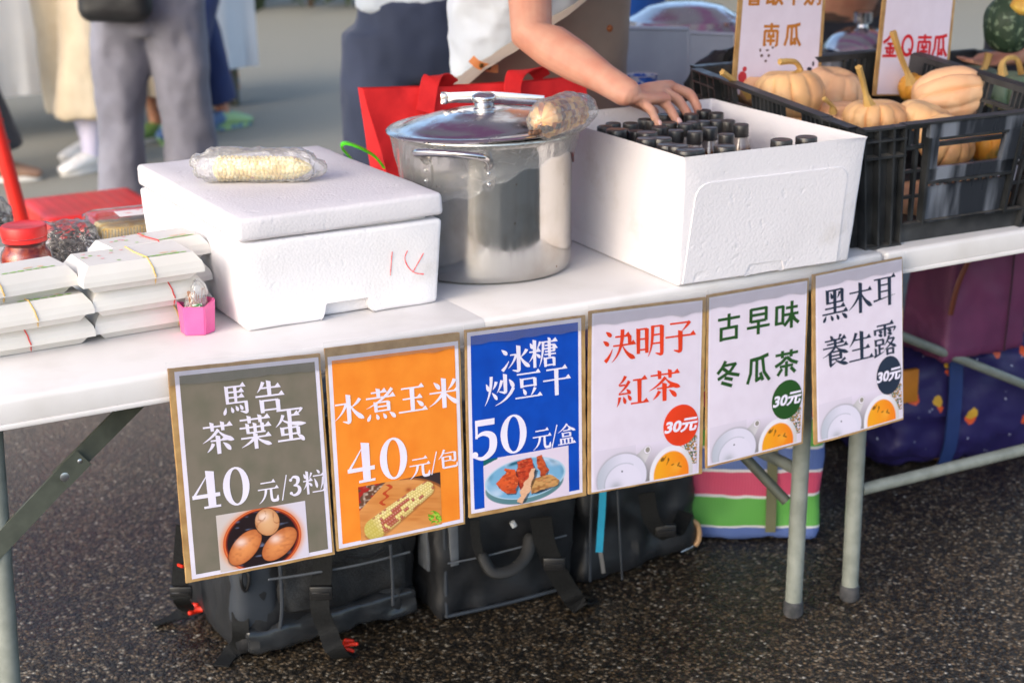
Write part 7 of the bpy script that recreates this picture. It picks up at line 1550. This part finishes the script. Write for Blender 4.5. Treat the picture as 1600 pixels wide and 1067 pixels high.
# ------------------------------------------------------------------ far side of the road
sw0, sw1 = fz(-140, 172, .22), fz(402, 103, .22)
SL = M('white_cloth', S(226, 228, 230), .7, col2=S(212, 215, 218), vs=3)
d = (sw1-sw0); rz_ = math.atan2(d.y, d.x); Ls = Vector((d.x, d.y, 0)).length
sv = thing('stall_table', 'stall table hidden under a long white cloth across the road', 'stall table', ((sw0.x+sw1.x)/2, (sw0.y+sw1.y)/2, 0), rz_)
bm = new(); n = 60; rows = []
for j in range(9):
    z = .80-(.80-.22)*j/8; row = []
    for i in range(n+1): x = -Ls/2+Ls*i/n; row.append(bm.verts.new((x*(1+.006*j/8), .012*math.sin(i*.9)*(j/8)+.008*math.sin(i*2.3)*(j/8), z)))
    rows.append(row)
for j in range(8):
    for i in range(n): bm.faces.new((rows[j][i], rows[j+1][i], rows[j+1][i+1], rows[j][i+1]))
b2 = new(); box(b2, -Ls/2, .012, .795, Ls/2, .70, .812, .003); box(b2, Ls/2-.004, .012, .23, Ls/2, .70, .80, .001); box(b2, -Ls/2, .012, .23, -Ls/2+.004, .70, .80, .001); join(bm, b2); obj('table_cloth', bm, SL, sv)
bm = new(); box(bm, -Ls/2+.02, .03, .765, Ls/2-.02, .68, .79, .003); obj('tabletop', bm, M('ply_top', S(150, 130, 104), .6), sv)
for x in (-Ls/2+.08, Ls/2-.10):
    for y in (.08, .62):
        bm = new(); tube(bm, [(x, y, .77), (x, y, .003)], .018, 10); obj('leg', bm, DKSTEEL, sv)
q = fz(378, 172, 0); ob_ = thing('shopping_bag', 'orange and grey shopping bag under the white stall table', 'bag', (q.x, q.y+.25, 0))
bm = soft_box(-.09, -.07, .003, .08, .07, .20, .03, 10, taper=.1); rumple(bm, .008, 16, 3); obj('bag_body', bm, M('orange_grey_bag', S(206, 140, 84), .6, col2=S(150, 148, 150), vs=8, vlo=.45, vhi=.5), ob_)
bm = new(); tube(bm, spline([(-.04, 0, .19), (-.03, 0, .28), (.03, 0, .28), (.04, 0, .19)], 5), .006, 6); obj('bag_handle', bm, NYL, ob_)
# dark hedge beyond the road; unseen upper part added to darken reflections
HG = M('hedge_leaf', S(58, 70, 40), .7, col2=S(34, 44, 26), vs=30)
h0 = fz(330, -2, .0); h1 = fz(640, -2, 0)
hg = thing('hedge', 'dark green hedge along the far edge of the road, unseen upper part added', 'hedge', (4.6, 11.6, 0), math.atan2(-.62, 1)*.0)
rs = random.Random(5); bm = new()
for k in range(16000):
    x = rs.uniform(-7, 9); q = rs.random(); y = rs.gauss(0, .28); z = .08+rs.random()*3.2; y -= x*.36
    sz = rs.uniform(.05, .11); nn = Vector((rs.uniform(-1, 1), rs.uniform(-1, 1), rs.uniform(-.3, 1))).normalized(); u_ = nn.orthogonal().normalized(); v_ = nn.cross(u_); c = Vector((x, y, z))
    bm.faces.new([bm.verts.new(c+u_*sz*1.5), bm.verts.new(c+v_*sz*.6), bm.verts.new(c-u_*sz*1.5), bm.verts.new(c-v_*sz*.6)])
fl = obj('foliage', bm, HG, hg, smooth=False); fl['kind'] = 'stuff'
bm = new()
for k in range(40):
    x = -7+k*.4; tube(bm, [(x, -x*.36, 0), (x+rs.uniform(-.1, .1), -x*.36, 2.6)], [.03, .008], 6)
st_ = obj('stems', bm, M('hedge_stem', S(74, 60, 44), .8), hg); st_['kind'] = 'stuff'

# ------------------------------------------------------------------ the canopy over the stall (seen in the lid and felt in the light)
def canopy_mat():
    m = bpy.data.materials.new('canopy_cloth'); m.use_nodes = True; t = m.node_tree; t.nodes.clear(); L = t.links.new; out = node(t, 'ShaderNodeOutputMaterial'); d = node(t, 'ShaderNodeBsdfDiffuse'); tr = node(t, 'ShaderNodeBsdfTranslucent'); mx = node(t, 'ShaderNodeMixShader'); mx.inputs[0].default_value = .55
    tc = node(t, 'ShaderNodeTexCoord'); sx = node(t, 'ShaderNodeSeparateXYZ'); L(tc.outputs['Object'], sx.inputs[0]); w_ = node(t, 'ShaderNodeMath', operation='PINGPONG', ins={1: .42}); L(sx.outputs[0], w_.inputs[0]); g_ = node(t, 'ShaderNodeMath', operation='GREATER_THAN', ins={1: .24}); L(w_.outputs[0], g_.inputs[0])
    c = node(t, 'ShaderNodeMix', data_type='RGBA'); L(g_.outputs[0], c.inputs[0]); c.inputs[6].default_value = S(148, 143, 148); c.inputs[7].default_value = S(146, 104, 134)
    L(c.outputs[2], d.inputs[0]); L(c.outputs[2], tr.inputs[0]); L(d.outputs[0], mx.inputs[1]); L(tr.outputs[0], mx.inputs[2]); L(mx.outputs[0], out.inputs[0]); return m
cn = thing('canopy', 'pink and white striped market canopy over the stall, mirrored in the pot lid', 'canopy', (1.05, .95, 0))
bm = new(); apex = bm.verts.new((0, 0, 2.75)); x_, y_ = 2.75, 1.85; rim = []
for i in range(41):
    t = i/40*4; k = int(t) % 4; f_ = t-int(t); c = [(-1, -1), (1, -1), (1, 1), (-1, 1)]; p, q = c[k], c[(k+1) % 4]; rim.append(bm.verts.new(((p[0]+(q[0]-p[0])*f_)*x_, (p[1]+(q[1]-p[1])*f_)*y_, 2.18-.03*math.sin(math.pi*f_))))
for i in range(40): bm.faces.new((apex, rim[i], rim[i+1]))
obj('canopy_cloth', bm, canopy_mat(), cn, smooth=False)
for sx in (-1, 1):
    for sy in (-1, 1):
        if (sx, sy) == (1, 1): continue
        bm = new(); tube(bm, [(sx*x_, sy*y_, 0), (sx*x_, sy*y_, 2.2)], .018, 10); obj('canopy_pole', bm, STEEL, cn)
